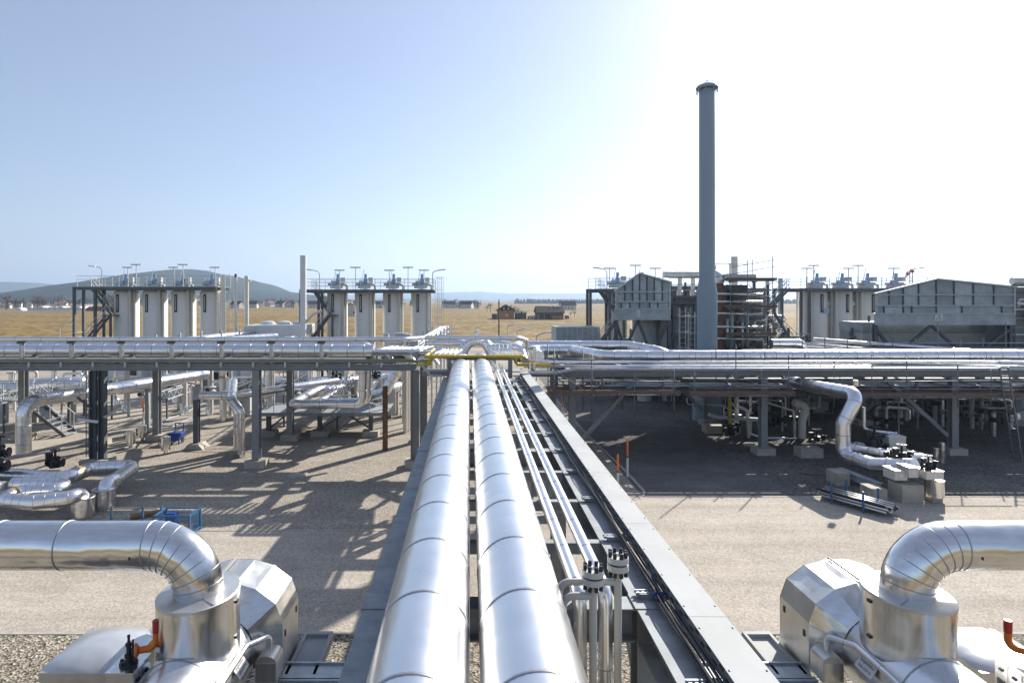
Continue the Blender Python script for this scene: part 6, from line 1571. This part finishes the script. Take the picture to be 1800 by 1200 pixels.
# pipework in the shade under the right rack
for lab, pts, r, m_ in (('white S-shaped pipe hanging under the right rack', [(1395, 707), (1418, 712), (1410, 742), (1410, 778), (1428, 778), (1470, 776)], 0.22, 'cream_paint'),
                        ('thin silver pipe sloping down under the right rack', [(1345, 706), (1395, 722), (1397, 745), (1397, 770)], 0.07, 'aluminium'),
                        ('silver pipe running low along the ground under the right rack', [(1318, 762), (1340, 770), (1400, 770)], 0.09, 'aluminium'),
                        ('upright silver pipe with an elbow under the right rack', [(1296, 712), (1314, 722), (1316, 775)], 0.1, 'aluminium'),
                        ('thin upright silver pipe beside the yellow pipe', [(1286, 708), (1293, 716), (1293, 765)], 0.05, 'aluminium'),
                        ('yellow gas pipe standing under the right rack', [(1283, 660), (1283, 700), (1283, 748)], 0.1, 'yellow_paint'),
                        ('yellow pipe end hanging beneath the right rack deck', [(1280, 664), (1318, 672), (1321, 664)], 0.09, 'yellow_paint'),
                        ('short yellow pipe elbow on the ground under the right rack', [(1400, 776), (1385, 779), (1385, 800)], 0.05, 'yellow_paint'),
                        ('dull pipe crossing low under the right rack', [(1246, 728), (1262, 733), (1340, 738)], 0.12, 'light_grey'),
                        ('thin bright pipe near the stack foot', [(1290, 742), (1300, 742), (1300, 760)], 0.04, 'aluminium')):
    pipe('shade_pipe', lab, [W(a_, b_, 38.5) for a_, b_ in pts], r, m_, bend=max(0.2, r * 1.6), n=14)
for lab, px, py, Y, s in (('black valve on the white S-shaped pipe', 1436, 782, 38, 1.1), ('black valve under the rack near the yellow pipe', 1284, 762, 38.5, 1.2), ('black valve low in the shade right of the stack foot', 1350, 750, 40, 1.0), ('black valve in the shade behind the thin pipes', 1370, 745, 41, 1.0), ('black valve in the shade left of the white S-shaped pipe', 1330, 735, 41, 1.0)):
    iron_valve(lab, W(px, py, Y), s)
for lab, px, py in (('dark concrete foot below the white S-shaped pipe', 1428, 805), ('dark concrete foot beside the stack', 1258, 762)):
    g = G(px, py); o = MB().box(g.x - 0.6, g.x + 0.6, g.y, g.y + 0.8, -0.05, 0.5).build('concrete_pad', 'concrete'); tag(o, lab, 'block')
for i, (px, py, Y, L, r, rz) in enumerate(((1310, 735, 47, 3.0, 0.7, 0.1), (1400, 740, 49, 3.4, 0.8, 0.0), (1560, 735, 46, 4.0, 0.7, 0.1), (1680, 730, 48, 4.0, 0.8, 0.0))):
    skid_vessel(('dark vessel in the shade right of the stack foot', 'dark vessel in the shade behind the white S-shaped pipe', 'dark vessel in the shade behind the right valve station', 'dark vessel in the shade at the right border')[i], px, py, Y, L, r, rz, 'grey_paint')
for i, (px, Y, h_) in enumerate(((1440, 44, 3.4), (1520, 45, 3.4), (1600, 44, 3.2), (1650, 46, 3.4), (1730, 45, 3.4), (1345, 44, 3.4))):
    p = W(px, 700, Y); t = thing('equipment_rack', ('dark equipment rack behind the white S-shaped pipe', 'dark equipment rack behind the dropping silver pipe', 'dark equipment rack behind the valve station', 'dark equipment rack beside the rear column', 'dark equipment rack near the leaning ladder', 'dark equipment rack right of the stack foot')[i], 'rack', (p.x, Y, 0), 'dark equipment racks')
    for dx in (-0.9, 0.9): MB().beam((p.x + dx, Y, 0), (p.x + dx, Y, h_), 0.12, 0.12).build('upright', 'tower_steel', t)
    for z in (0.6, 1.5, 2.4): MB().box(p.x - 0.84, p.x + 0.84, Y - 0.3, Y + 0.6, z - 0.05, z + 0.05).build('shelf_beam', 'tower_steel', t)
    MB().box(p.x - 0.6, p.x + 0.3, Y - 0.2, Y + 0.5, 0.651, 1.4).build('equipment_block', 'grey_paint', t)
    MB().lathe((p.x + 0.2, Y, 1.56), [(0.3, 0), (0.3, 0.6), (0.1, 0.7)], 12).build('equipment_pot', 'tower_steel', t)
# parked car at the right border
p = G(1835, 748)
t = thing('parked_car', 'pale parked car behind the leaning ladder at the right border', 'car', p)
x, y = p.x, p.y
MB().prism([(-0.2, 0.3), (4.2, 0.3), (4.25, 0.85), (3.4, 0.95), (2.8, 1.45), (1.0, 1.5), (0.35, 1.0), (-0.25, 0.9)], (x - 1.6, y, 0), (1, 0, 0), (0, 0, 1), (0, 1.7, 0)).build('body', 'light_grey', t)
MB().prism([(0.5, 1.0), (2.0, 1.0), (2.0, 1.4), (1.05, 1.4)], (x - 1.6, y - 0.012, 0), (1, 0, 0), (0, 0, 1), (0, 0.01, 0)).build('side_window', 'glass_dark', t)
MB().prism([(2.08, 1.0), (3.1, 1.0), (2.75, 1.36), (2.08, 1.4)], (x - 1.6, y - 0.012, 0), (1, 0, 0), (0, 0, 1), (0, 0.01, 0)).build('side_window', 'glass_dark', t)
for f in (0.6, 3.3):
    for dy in (0.0, 1.7): MB().lathe((x - 1.6 + f, y + dy, 0.32), [(0.32, -0.1), (0.32, 0.1)], 16, axis=(0, 1, 0)).build('wheel', 'rubber', t)
MB().box(x - 1.86, x - 1.8, y + 0.1, y + 0.4, 0.6, 0.8).build('headlight', 'label_white', t)

# ================================================================ BETWEEN RACKS AND TANKS
t = thing('air_cooler', 'white air cooler box with three round fans behind the left rack', 'cooler', W(470, 590, 66))
a, b = W(424, 572, 66), W(512, 584, 60)
MB().prism([(0, 0), (5.6, 0), (5.6, 1.05), (0, 1.05)], (-22.4, 62, 4.9), (1, 0, 0), (0, 0, 1), (0, 6, 0)).build('casing', 'white_paint', t)
for k in range(3):
    MB().lathe((-21.4 + k * 1.7, 66.3, 5.955), [(0.75, 0), (0.72, 0.18), (0.5, 0.3), (0.15, 0.35), (0.02, 0.36)], 18).build('fan_cowl', 'light_grey', t)
for x in (-22.2, -17.1):
    for y in (62.2, 67.8): MB().beam((x, y, 0), (x, y, 4.9), 0.2, 0.2).build('leg', 'light_grey', t)
def pipe_lane(label, a, b, n, gap, r, levels, posts):
    t = thing('pipe_lane', label, 'pipe lane', (a[0], a[1], 0))
    a, b = V(a), V(b); s = (b - a).normalized().cross(V((0, 0, 1)))
    for l in range(levels):
        for i in range(n):
            off = s * (i - n / 2) * gap + V((0, 0, -0.5 * l)); MB().tube([a + off, b + off], r * (1 + 0.3 * ((i * 3 + l) % 3)), 8).build('lane_pipe', ('aluminium', 'cream_pipe', 'aluminium')[(i + l) % 3], t)
    for k in range(posts):
        c = a.lerp(b, (k + .5) / posts)
        for e in (-1, 1):
            q_ = c + s * e * (n / 2 * gap + 0.15); MB().beam((q_.x, q_.y, 0), (q_.x, q_.y, q_.z + 0.5), 0.14, 0.14).build('post', 'galvanised', t)
        for l in range(levels):
            MB().beam(c + s * (n / 2 * gap + 0.1) + V((0, 0, -0.5 * l - r - 0.08)), c - s * (n / 2 * gap + 0.1) + V((0, 0, -0.5 * l - r - 0.08)), 0.12, 0.12).build('cross_bar', 'galvanised', t)
pipe_lane('stacked white pipes running back from the left rack to the air cooler', (-24.2, 44, 5.3), (-20.3, 72, 5.3), 4, 0.4, 0.1, 3, 9)
pipe_lane('bundle of white pipes running back beside the middle tanks', (-3.9, 41, 5.2), (-2.9, 78, 5.2), 4, 0.32, 0.08, 2, 8)
o = pipe('lagged_pipe', 'thick silver pipe running back behind the raised left pipe', [(-24, 39, 5.7), (-19, 41, 5.75), (-14.5, 47, 5.8)], 0.22, seam=1.2)
o = pipe('lagged_pipe', 'slim pale pipe crossing behind the raised left pipe', [W(380, 611, 39), W(440, 604, 44), W(530, 599, 50)], 0.1, seam=1.2)
t = thing('cooler_unit', 'dark ribbed cooler unit right of the bridge before the field', 'cooler', (8.8, 58, 0))
MB().box(7.95, 12.0, 57.8, 61, 4.6, 6.0).build('casing', 'hood_sheet', t)
for k in range(9): MB().box(7.95 + k * 0.48, 8.05 + k * 0.48, 57.72, 57.799, 4.6, 6.0).build('rib', 'hood_rib', t)
for x in (8.05, 9.6, 11.9): MB().beam((x, 57.9, 0), (x, 57.9, 4.6), 0.2, 0.2).build('leg', 'tower_steel', t)
MB().box(8.6, 11.6, 58.2, 60, 1.2, 4.2).build('fan_shroud', 'grey_paint', t)
# gear standing on the crossing
for lab, px, py, Y, w_2, h_2 in (('pale instrument box above the crossing', 706, 592, 38, 0.35, 0.2), ('small cream box above the crossing', 716, 595, 37.6, 0.2, 0.22), ('cream valve cover on the crossing', 727, 604, 35, 0.26, 0.3), ('tiny blue topped box left of the crossing', 679, 592, 39, 0.16, 0.16)):
    c = W(px, py, Y); t = thing('instrument_box', lab, 'box', V((c.x, c.y, c.z - h_2)))
    MB().box(c.x - w_2, c.x + w_2, Y - 0.2, Y + 0.2, c.z - h_2, c.z + h_2).build('casing', 'cream_pipe', t)
    MB().box(c.x - w_2 - 0.02, c.x + w_2 + 0.02, Y - 0.22, Y + 0.22, c.z + h_2 + 0.001, c.z + h_2 + 0.05).build('lid', 'blue_actuator' if 'blue' in lab else 'light_grey', t)
    MB().beam((c.x, Y, c.z - h_2), (c.x, Y, 5.1), 0.08, 0.08).build('stand', 'galvanised_beam', t)
# walkway across the crossing, left of the bridge; gratings added for solid shade
t = thing('crossing_walkway', 'walkway with stairs on the rack crossing, its gratings added for shade', 'walkway', (-4, 35, 5))
for i in range(8): MB().box(-9.6 + i * 0.98, -8.64 + i * 0.98, 37.0, 37.95, 5.24, 5.29).build('shade_grating', 'galvanised_beam', t)
for i in range(7): MB().box(-2.6 + i * 0.8, -1.82 + i * 0.8, 34.6, 36.0, 4.5, 4.55).build('shade_grating', 'galvanised_beam', t)
MB().beam(W(742, 642, 31.4), W(757, 660, 31.4), 0.08, 0.12).build('stringer', 'galvanised', t)
MB().beam(W(757, 660, 31.4), W(778, 660, 31.4), 0.08, 0.12).build('stringer', 'galvanised', t)
MB().beam(W(742, 656, 31.6), W(790, 656, 31.6), 0.2, 0.25).build('landing_beam', 'grey_paint', t)

# small process pipework behind the left rack
rp_ = random.Random(21)
names = ['behind the ladder column', 'just right of the ladder column', 'left of the back column', 'right of the back column', 'left of the pedestal pipe', 'behind the pedestal pipe', 'left of the offset pipes', 'behind the offset pipes', 'right of the offset pipes', 'left of the second back column', 'right of the second back column', 'behind the left end of the hanging loop', 'behind the middle of the hanging loop', 'behind the right end of the hanging loop', 'between the hanging loops', 'left of the rusty post', 'right of the rusty post', 'beside the bridge column', 'at the left border behind the stairs', 'behind the long silver vessel']
pxs = [150, 200, 250, 290, 335, 370, 395, 415, 440, 470, 520, 545, 580, 625, 640, 665, 690, 735, 25, 110]
for nm, px in zip(names, pxs):
    Y = rp_.uniform(45, 56); p = W(px, 650, Y); h = rp_.uniform(2.0, 4.4); r = rp_.choice((0.08, 0.11, 0.16, 0.2)); dx = rp_.choice((-1, 1)) * rp_.uniform(1.2, 3.0)
    t = thing('process_riser', 'thin process pipe with valve and elbow, ' + nm, 'pipe', (p.x, Y, 0), 'process risers behind the left rack')
    MB().tube(rounded([(p.x, Y, 0), (p.x, Y, h), (p.x + dx, Y + 0.6, h), (p.x + dx, Y + 0.6, 0.6)], 0.3, 5), r, 12).build('riser', rp_.choice(('aluminium', 'cream_pipe', 'aluminium_dull')), t)
    z = h * 0.45
    MB().lathe((p.x, Y, z), [(r * 1.1, -0.2), (r * 2.0, -0.18), (r * 2.0, -0.1), (r * 1.3, -0.08), (r * 1.3, 0.08), (r * 2.0, 0.1), (r * 2.0, 0.18), (r * 1.1, 0.2)], 12).build('valve_body', 'light_grey', t)
    MB().lathe((p.x, Y - r, z), [(0.04, 0), (0.04, 0.3), (0.16, 0.31), (0.16, 0.35)], 12, axis=(0, -1, 0)).build('handwheel', 'black_iron', t)
    MB().lathe((p.x + dx, Y + 0.6, 0.0), [(0.3, 0), (0.3, 0.5), (0.2, 0.62)], 14).build('foot_pot', 'aluminium_brushed_reflect', t)

# the dark tangle of small pipework under the right rack
rq = random.Random(31)
for k in range(46):
    px = rq.uniform(1270, 1460) if k < 20 else rq.uniform(1540, 1800); Y = rq.uniform(38.5, 47); p = W(px, 700, Y)
    h = rq.uniform(1.0, 3.3); r = rq.choice((0.04, 0.06, 0.09, 0.13)); dx = rq.choice((-1, 1)) * rq.uniform(0.6, 2.4); dy = rq.uniform(-0.8, 0.8)
    t = thing('shaded_riser', 'thin pipe with a valve in the dark tangle under the right rack', 'pipe', (p.x, Y, 0), 'dark pipe tangle under the right rack')
    MB().tube(rounded([(p.x, Y, 0), (p.x, Y, h), (p.x + dx, Y + dy, h), (p.x + dx, Y + dy, h + rq.uniform(-1.0, 1.0))], 0.2, 4), r, 9).build('riser', rq.choice(('aluminium', 'aluminium_dull', 'light_grey', 'grey_paint')), t)
    z = h * rq.uniform(0.3, 0.7)
    MB().lathe((p.x, Y, z), [(r * 1.1, -0.16), (r * 2.2, -0.15), (r * 2.2, -0.09), (r * 1.4, -0.07), (r * 1.4, 0.07), (r * 2.2, 0.09), (r * 2.2, 0.15), (r * 1.1, 0.16)], 10).build('valve_body', rq.choice(('black_iron', 'light_grey')), t)
    MB().lathe((p.x, Y - r, z), [(0.03, 0), (0.03, 0.22), (0.13, 0.23), (0.13, 0.26)], 10, axis=(0, -1, 0)).build('handwheel', 'black_iron', t)
# ================================================================ FAR FIELD: LAMPS, FARM, TREES, TOWN
street_lamp('street lamp left of the far left tank stairs', G(105, 640) , 5.0, 1, 1.3)
for lab, px, pt, Y in (('farthest street lamp on the road right of the arch', 892, 573, 92), ('middle street lamp on the road right of the arch', 909, 581, 80), ('nearest street lamp on the road right of the arch', 943, 589, 66)):
    p = W(px, pt, Y); street_lamp(lab, (p.x, Y, 0), p.z, 1, 1.5)
p = G(877, 598); t = thing('utility_pole', 'dark wooden utility pole standing in the field behind the arch', 'pole', p)
MB().lathe(p, [(0.16, 0), (0.11, 8.6)], 10).build('post', 'bark', t); MB().lathe(p, [(0.16, 7.6), (0.16, 8.0)], 8).build('insulator', 'black_iron', t)
def house(label, c, w, d, he, hr, wall, roof, wins, gable_front=True, group='far houses'):
    t = thing('house', label, 'house', c, group)
    x, y, z = c
    if gable_front:
        MB().prism([(-w/2, 0), (w/2, 0), (w/2, he), (0, hr - 0.15), (-w/2, he)], (x, y, 0), (1, 0, 0), (0, 0, 1), (0, d, 0)).build('wall', wall, t)
        rf = MB()
        for s in (-1, 1):
            a, b = V((x, y - 0.6, hr)), V((x + s * (w/2 + 0.7), y - 0.6, he - 0.35))
            n = V((s * (hr - he), 0, w/2)).normalized() * 0.22
            rf.add([a, b, b + n, a + n, a + V((0, d + 1.2, 0)), b + V((0, d + 1.2, 0)), b + n + V((0, d + 1.2, 0)), a + n + V((0, d + 1.2, 0))], [(0, 1, 2, 3), (4, 7, 6, 5), (0, 4, 5, 1), (3, 2, 6, 7), (1, 5, 6, 2), (0, 3, 7, 4)])
        r = rf.build('roof', roof, t)
    else:
        MB().prism([(0, 0), (d, 0), (d, he), (d/2, hr - 0.15), (0, he)], (x - w/2, y, 0), (0, 1, 0), (0, 0, 1), (w, 0, 0)).build('wall', wall, t)
        rf = MB()
        for s in (-1, 1):
            a, b = V((x - w/2 - 0.5, y + d/2, hr)), V((x - w/2 - 0.5, y + d/2 + s * (d/2 + 0.7), he - 0.3))
            n = V((0, s * (hr - he), d/2)).normalized() * 0.22; L_ = V((w + 1.0, 0, 0))
            rf.add([a, b, b + n, a + n, a + L_, b + L_, b + n + L_, a + n + L_], [(0, 1, 2, 3), (4, 7, 6, 5), (0, 4, 5, 1), (3, 2, 6, 7), (1, 5, 6, 2), (0, 3, 7, 4)])
        r = rf.build('roof', roof, t)
    for (wx, wz, ww, wh, m_) in wins:
        MB().box(x + wx - ww/2, x + wx + ww/2, y - 0.06, y - 0.005, wz, wz + wh).build('window' if wh < 2 else 'door', m_, t)
    return t, r
c = G(889.5, 560.5); t, r = house('orange brick farmhouse with dark roof in the field', c, 7.2, 9, 3.9, 6.2, 'brick_wall', 'roof_dark', [(-1.6, 3.2, 0.5, 0.6, 'glass_dark'), (0.7, 3.2, 0.5, 0.6, 'glass_dark'), (0.3, 1.2, 1.2, 0.9, 'plaster')])
MB().prism([(-3.4, 3.9), (3.4, 3.9), (0, 6.0)], (c.x, c.y - 0.3, 0), (1, 0, 0), (0, 0, 1), (0, 0.29, 0)).build('gable_boarding', 'roof_dark', t)
for s in (-1, 1): MB().box(c.x + s * 1.0 - 0.35, c.x + s * 1.0 + 0.35, c.y - 0.36, c.y - 0.301, 4.25, 4.95).build('window', 'light_grey', t)
MB().box(c.x + 4.2, c.x + 9.0, c.y - 0.5, c.y + 5, 0, 2.6).build('annexe_wall', 'barn_wood', t)
MB().prism([(4.0, 2.61), (9.2, 2.61), (9.2, 2.8), (4.0, 4.1)], (c.x, c.y - 0.6, 0), (1, 0, 0), (0, 0, 1), (0, 5.8, 0)).build('annexe_roof', 'light_grey', t)
MB().box(c.x - 6.2, c.x - 4, c.y + 1, c.y + 4, 0, 2.2).build('shed', 'barn_wood', t)
c = G(968, 561.5); t, r = house('long dark barn with big doors right of the farmhouse', c, 11.2, 12, 3.1, 5.6, 'barn_wood', 'roof_dark', [(-3.9, 0.1, 1.7, 2.2, 'black_iron'), (-1.4, 0.1, 2.0, 2.3, 'black_iron')], gable_front=False)
MB().box(c.x + 0.6, c.x + 5.59, c.y - 0.12, c.y - 0.01, 0.3, 1.5).build('brick_band', 'brick_wall', t)
MB().box(c.x - 5.59, c.x - 4.95, c.y - 0.12, c.y - 0.01, 0, 2.2).build('brick_pier', 'brick_wall', t)
MB().box(c.x - 2.9, c.x - 2.5, c.y - 0.12, c.y - 0.01, 0, 2.2).build('brick_pier', 'brick_wall', t)
for k in range(5): MB().box(c.x + 0.9 + k * 0.95, c.x + 1.25 + k * 0.95, c.y - 0.15, c.y - 0.121, 0.6, 1.05).build('window', 'black_iron', t)
for k in range(3): MB().box(c.x + 0.3 + k * 2, c.x + 0.8 + k * 2, c.y + 4.4, c.y + 5.2, 5.2, 5.75).build('skylight', 'label_white', t)
# parked farm vehicles between house and barn
for lab, px, m_ in (('small white trailer left of the barn', 931, 'white_paint'), ('second white trailer left of the barn', 938, 'white_paint'), ('low dark trailer right of the barn', 997, 'tower_steel')):
    g = G(px, 560.5); t = thing('farm_trailer', lab, 'trailer', g)
    MB().box(g.x - 0.8, g.x + 0.8, g.y, g.y + 2.4, 0.5, 1.5).build('body', m_, t)
    for s in (-0.5, 0.5): MB().lathe((g.x + s, g.y - 0.02, 0.35), [(0.35, -0.1), (0.35, 0.1)], 12, axis=(0, 1, 0)).build('wheel', 'rubber', t)
# trees
rt = random.Random(3)
def bare_tree(h):
    t = thing('bare_tree', 'x', 'tree', (0, 0, 0), 'bare trees at the far edge of the field')
    mb = MB().tube([(0, 0, 0), (0.1, 0, h * 0.3), (0, 0.1, h * 0.6), (0.1, 0.1, h * 0.9)], [h * 0.03, h * 0.022, h * 0.012, h * 0.004], 6, caps=False)
    ends = []
    for i in range(11):
        a = rt.uniform(0, 6.28); z = h * rt.uniform(0.28, 0.7); l = h * rt.uniform(0.25, 0.42)
        e = V((math.cos(a) * l * 0.75, math.sin(a) * l * 0.75, z + l * 0.8)); mb.tube([(0, 0, z), e * 0.55 + V((0, 0, z * 0.42)), e], [h * 0.012, h * 0.008, h * 0.003], 4, caps=False); ends.append((V((0, 0, z)), e))
    mb.build('trunk', 'bark', t)
    cr = MB()
    for a, b in ends * 26:
        p = a.lerp(b, rt.uniform(0.35, 1.05)) + V((rt.gauss(0, 0.06), rt.gauss(0, 0.06), rt.gauss(0, 0.05))) * h
        d = V((rt.gauss(0, 1), rt.gauss(0, 1), rt.uniform(0, 1.6))).normalized() * h * rt.uniform(0.06, 0.13); s = V((rt.gauss(0, 1), rt.gauss(0, 1), rt.gauss(0, 1))).normalized() * h * 0.007
        cr.add([p - s, p + s, p + d], [(0, 1, 2)])
    cr.build('crown', 'twig', t)
    return t
def conifer(h):
    t = thing('conifer_tree', 'x', 'tree', (0, 0, 0), 'conifers at the far edge of the field')
    MB().tube([(0, 0, 0), (0, 0, h * 0.95)], [h * 0.02, h * 0.004], 6, caps=False).build('trunk', 'bark', t)
    cr = MB()
    for i in range(170):
        f = rt.random() ** 0.8; z = h * (0.1 + 0.9 * f); r = h * 0.2 * (1 - f) + h * 0.01; a = rt.uniform(0, 6.28)
        p = V((math.cos(a) * r * 0.2, math.sin(a) * r * 0.2, z)); e = V((math.cos(a) * r, math.sin(a) * r, z - h * 0.05)); s = V((-math.sin(a), math.cos(a), 0.2)) * h * 0.03
        cr.add([p, e - s, e + s], [(0, 1, 2)])
    cr.build('crown', 'conifer', t)
    return t
TP = [bare_tree(11), bare_tree(9), conifer(10)]
first = [True] * 3
places = ['behind the white halls at the left', 'left of the far left tanks', 'between the two tank rows', 'behind the middle tanks', 'left of the farmhouse', 'beside the farmhouse', 'left of the barn', 'right of the barn']
spots = []
for i in range(44):
    px = rt.uniform(0, 225); spots.append((px, rt.uniform(480, 900), rt.choice((0, 0, 1, 2)), 0 if px < 130 else 1, rt.uniform(0.8, 1.35)))
for i in range(26):
    px = rt.uniform(405, 530); spots.append((px, rt.uniform(560, 1100), rt.choice((0, 1, 1, 2)), 2, rt.uniform(0.7, 1.2)))
for i in range(26):
    px = rt.uniform(600, 850); spots.append((px, rt.uniform(520, 1000), rt.choice((0, 1, 2)), 3 if px < 780 else 4, rt.uniform(0.6, 1.0)))
spots += [(917, 275, 2, 6, 0.42), (898, 330, 2, 5, 0.6), (903, 335, 0, 5, 0.5), (910, 330, 0, 5, 0.42), (924, 300, 1, 6, 0.4), (862, 420, 0, 4, 0.6), (856, 430, 1, 4, 0.6), (1003, 300, 1, 7, 0.35), (1010, 300, 1, 7, 0.4)]
kindn = ['tall bare tree', 'small bare tree', 'dark conifer']
for (px, Y, k, w, s) in spots:
    lab = '%s %s' % (kindn[k], places[w])
    loc = ((px - VX) * Y / F, Y, 0)
    if first[k]: o = TP[k]; o.location = loc; first[k] = False; KIDS.clear(); o['label'] = lab
    else: o = copy_tree(TP[k], loc, label=lab)
    o.rotation_euler = (0, 0, rt.uniform(0, 6.28)); o.scale = (s * 1.1, s * 1.1, s)
# distant houses, one prototype of each kind
hp = [house('x', V((0, 0, 0)), 9, 10, 3.6, 6.8, 'plaster', 'roof_red', [(-2, 1.2, 1, 1.2, 'glass_dark'), (2, 1.2, 1, 1.2, 'glass_dark')])[0],
      house('x', V((0, 0, 0)), 12, 9, 4.2, 7.4, 'plaster', 'roof_dark', [(-3, 1.2, 1, 1.2, 'glass_dark'), (0, 1.2, 1, 1.2, 'glass_dark'), (3, 1.2, 1, 1.2, 'glass_dark')], False)[0]]
hf = [True, True]
for i, (px, Y, k) in enumerate([(8, 640, 0), (26, 700, 1), (48, 760, 0), (70, 690, 1), (96, 720, 0), (-14, 680, 1), (20, 950, 0), (60, 1000, 1), (110, 980, 0), (412, 620, 1), (425, 700, 0), (441, 660, 1), (470, 800, 0), (490, 720, 1), (510, 680, 0), (552, 640, 1), (567, 720, 0), (616, 330, 0), (667, 640, 1), (700, 560, 0), (790, 640, 1), (806, 700, 0), (818, 620, 1), (835, 680, 1), (1000, 520, 1)]):
    lab = ('red roofed house ', 'dark roofed house ')[k] + ('among trees behind the white halls', 'in the village between the tank rows', 'on the plain behind the middle tanks', 'on the plain left of the farmhouse')[0 if px < 150 else 1 if px < 600 else 2 if px < 750 else 3]
    if px == 616: lab = 'nearer red roofed house seen between the middle tanks'
    if px == 1000: lab = 'dark roofed house on the plain right of the barn'
    loc = ((px - VX) * Y / F, Y, 0)
    if hf[k]: o = hp[k]; o.location = loc; hf[k] = False; KIDS.clear(); o['label'] = lab
    else: o = copy_tree(hp[k], loc, label=lab)
    o.rotation_euler = (0, 0, rt.uniform(-0.7, 0.7))
# white arched halls along the far edge of the field at the left
hall = thing('arched_hall', 'x', 'hall', (0, 0, 0), 'white halls at the far edge of the field')
arch_ = [(4 * math.cos(R(q)), 3.6 * math.sin(R(q))) for q in range(0, 181, 15)]
MB().prism(arch_, (0, 0, 0), (1, 0, 0), (0, 0, 1), (0, 9, 0), True).build('shell', 'white_paint', hall)
MB().box(-1.1, 1.1, -0.06, -0.005, 0, 2.3).build('door', 'light_grey', hall)
for i, px in enumerate((32, 52, 63, 71, 80, 88, 96, 106, 114, 121, 128, 136)):
    Y = 470 + (i * 37) % 40
    loc = ((px - VX) * Y / F, Y, 0); lab = ('first', 'second', 'third', 'fourth', 'fifth', 'sixth', 'seventh', 'eighth', 'ninth', 'tenth', 'eleventh', 'twelfth')[i] + ' white arched hall from the left at the field edge'
    if i == 0: o = hall; o.location = loc; o['label'] = lab; KIDS.clear()
    else: o = copy_tree(hall, loc, label=lab)
    o.scale = (0.7 + 0.4 * ((i * 5) % 4) / 4,) * 3
o = MB().box((121 - VX) * 520 / F, (147 - VX) * 520 / F, 520, 532, 0, 3.6).build('long_shed', 'white_paint'); tag(o, 'long white flat roofed shed behind the arched halls', 'shed')
MB().box((120 - VX) * 520 / F, (148 - VX) * 520 / F, 519, 533, 3.61, 4.1).build('roof', 'light_grey', o)
t = thing('field_fence', 'pale fence along the far edge of the field at the left', 'fence', ((75 - VX) * 460 / F, 460, 0))
for i in range(60): x = (-30 + i * 3.0 - VX) * 460 / F; MB().box(x - 0.15, x + 0.15, 460, 460.3, 0, 1.3).build('fence_post', 'plaster', t)
for z in (0.5, 1.1): MB().box((-30 - VX) * 460 / F, (148 - VX) * 460 / F, 459.9, 459.99, z - 0.16, z + 0.16).build('fence_board', 'plaster', t)
# brown earth bank behind the tank stairs
o = MB().prism([(0, 0), (34, 0), (30, 3.2), (6, 3.4)], ((143 - VX) * 480 / F, 480, 0), (1, 0, 0), (0, 0, 1), (0, 14, 0)).build('earth_bank', 'rust'); o['kind'] = 'structure'
# perimeter fence of the yard beside the field, right of the bridge
t = thing('perimeter_fence', 'thin wire fence between the yard and the field', 'fence', (10, 104, 0))
for i in range(40): x = -20 + i * 2.5; MB().box(x - 0.04, x + 0.04, 104, 104.08, 0, 2.0).build('fence_post', 'galvanised', t)
for z in (0.6, 1.2, 1.9): MB().beam((-20, 104.04, z), (77.5, 104.04, z), 0.02, 0.02).build('wire', 'galvanised', t)
# wood on the low hill to the right: one mass of conifers
fo = MB(); rf_ = random.Random(9)
for i in range(2600):
    px = rf_.uniform(905, 1800); f = rf_.random(); Y = 1330 + 370 * f
    top = 537 - 2.5 * min(1, (px - 905) / 60) - (4 if px > 1250 else 4 * max(0, (px - 1000) / 250))
    zb = max(0, (H - (top + 3 - VY) * 1700 / F)) * math.sin(f * math.pi / 2) ** 1.25 - 2
    x = (px - VX) * Y / F; h = rf_.uniform(8, 15); r = h * 0.2; a = rf_.uniform(0, 2)
    b = [(x + r * math.cos(a + k * 1.571), Y + r * math.sin(a + k * 1.571), zb + h * 0.08) for k in range(4)]
    fo.add(b + [(x, Y, zb + h)], [(0, 1, 4), (1, 2, 4), (2, 3, 4), (3, 0, 4)])
o = fo.build('wood', 'conifer', base=(0, 0, 0)); o['kind'] = 'stuff'; o['label'] = 'dark conifer wood on the low hill right of the barn'; o['category'] = 'wood'
fo = MB()
for i in range(2200):
    px = rf_.uniform(95, 330); f = rf_.random(); Y = 1420 + 480 * f
    top = 545 - 21 * math.sin(min(1, max(0, (px - 75) / 100)) * 1.57) * math.sin(min(1, (345 - px) / 100) * 1.57)
    zb = max(0, (H - (top + 2 - VY) * 1900 / F)) * math.sin(f * math.pi / 2) ** 1.25 - 2
    x = (px - VX) * Y / F; h = rf_.uniform(8, 15); r = h * 0.22; a = rf_.uniform(0, 2)
    b = [(x + r * math.cos(a + k * 1.571), Y + r * math.sin(a + k * 1.571), zb + h * 0.08) for k in range(4)]
    fo.add(b + [(x, Y, zb + h)], [(0, 1, 4), (1, 2, 4), (2, 3, 4), (3, 0, 4)])
o = fo.build('wood', 'conifer', base=(0, 0, 0)); o['kind'] = 'stuff'; o['label'] = 'dark conifer wood on the low rise left of the far left tanks'; o['category'] = 'wood'
# ---------------------------------------------------------------- the air
mb = MB().box(-13000, 13000, -900, 12500, -3.0, 420)
hazeo = mb.build('haze', [], base=(0, 0, -3)); hazeo['kind'] = 'stuff'; hazeo['label'] = 'pale spring haze over the plain'
hm = bpy.data.materials.new('haze'); N_, L_ = nt(hm)
N_.remove(N_['Principled BSDF'])
pv = N_.new('ShaderNodeVolumePrincipled'); pv.inputs['Color'].default_value = (0.58, 0.75, 1.0, 1); pv.inputs['Density'].default_value = 0.00017
pv.inputs['Anisotropy'].default_value = 0.35
L_.new(pv.outputs['Volume'], N_['Material Output'].inputs['Volume'])
hazeo.data.materials.append(hm)
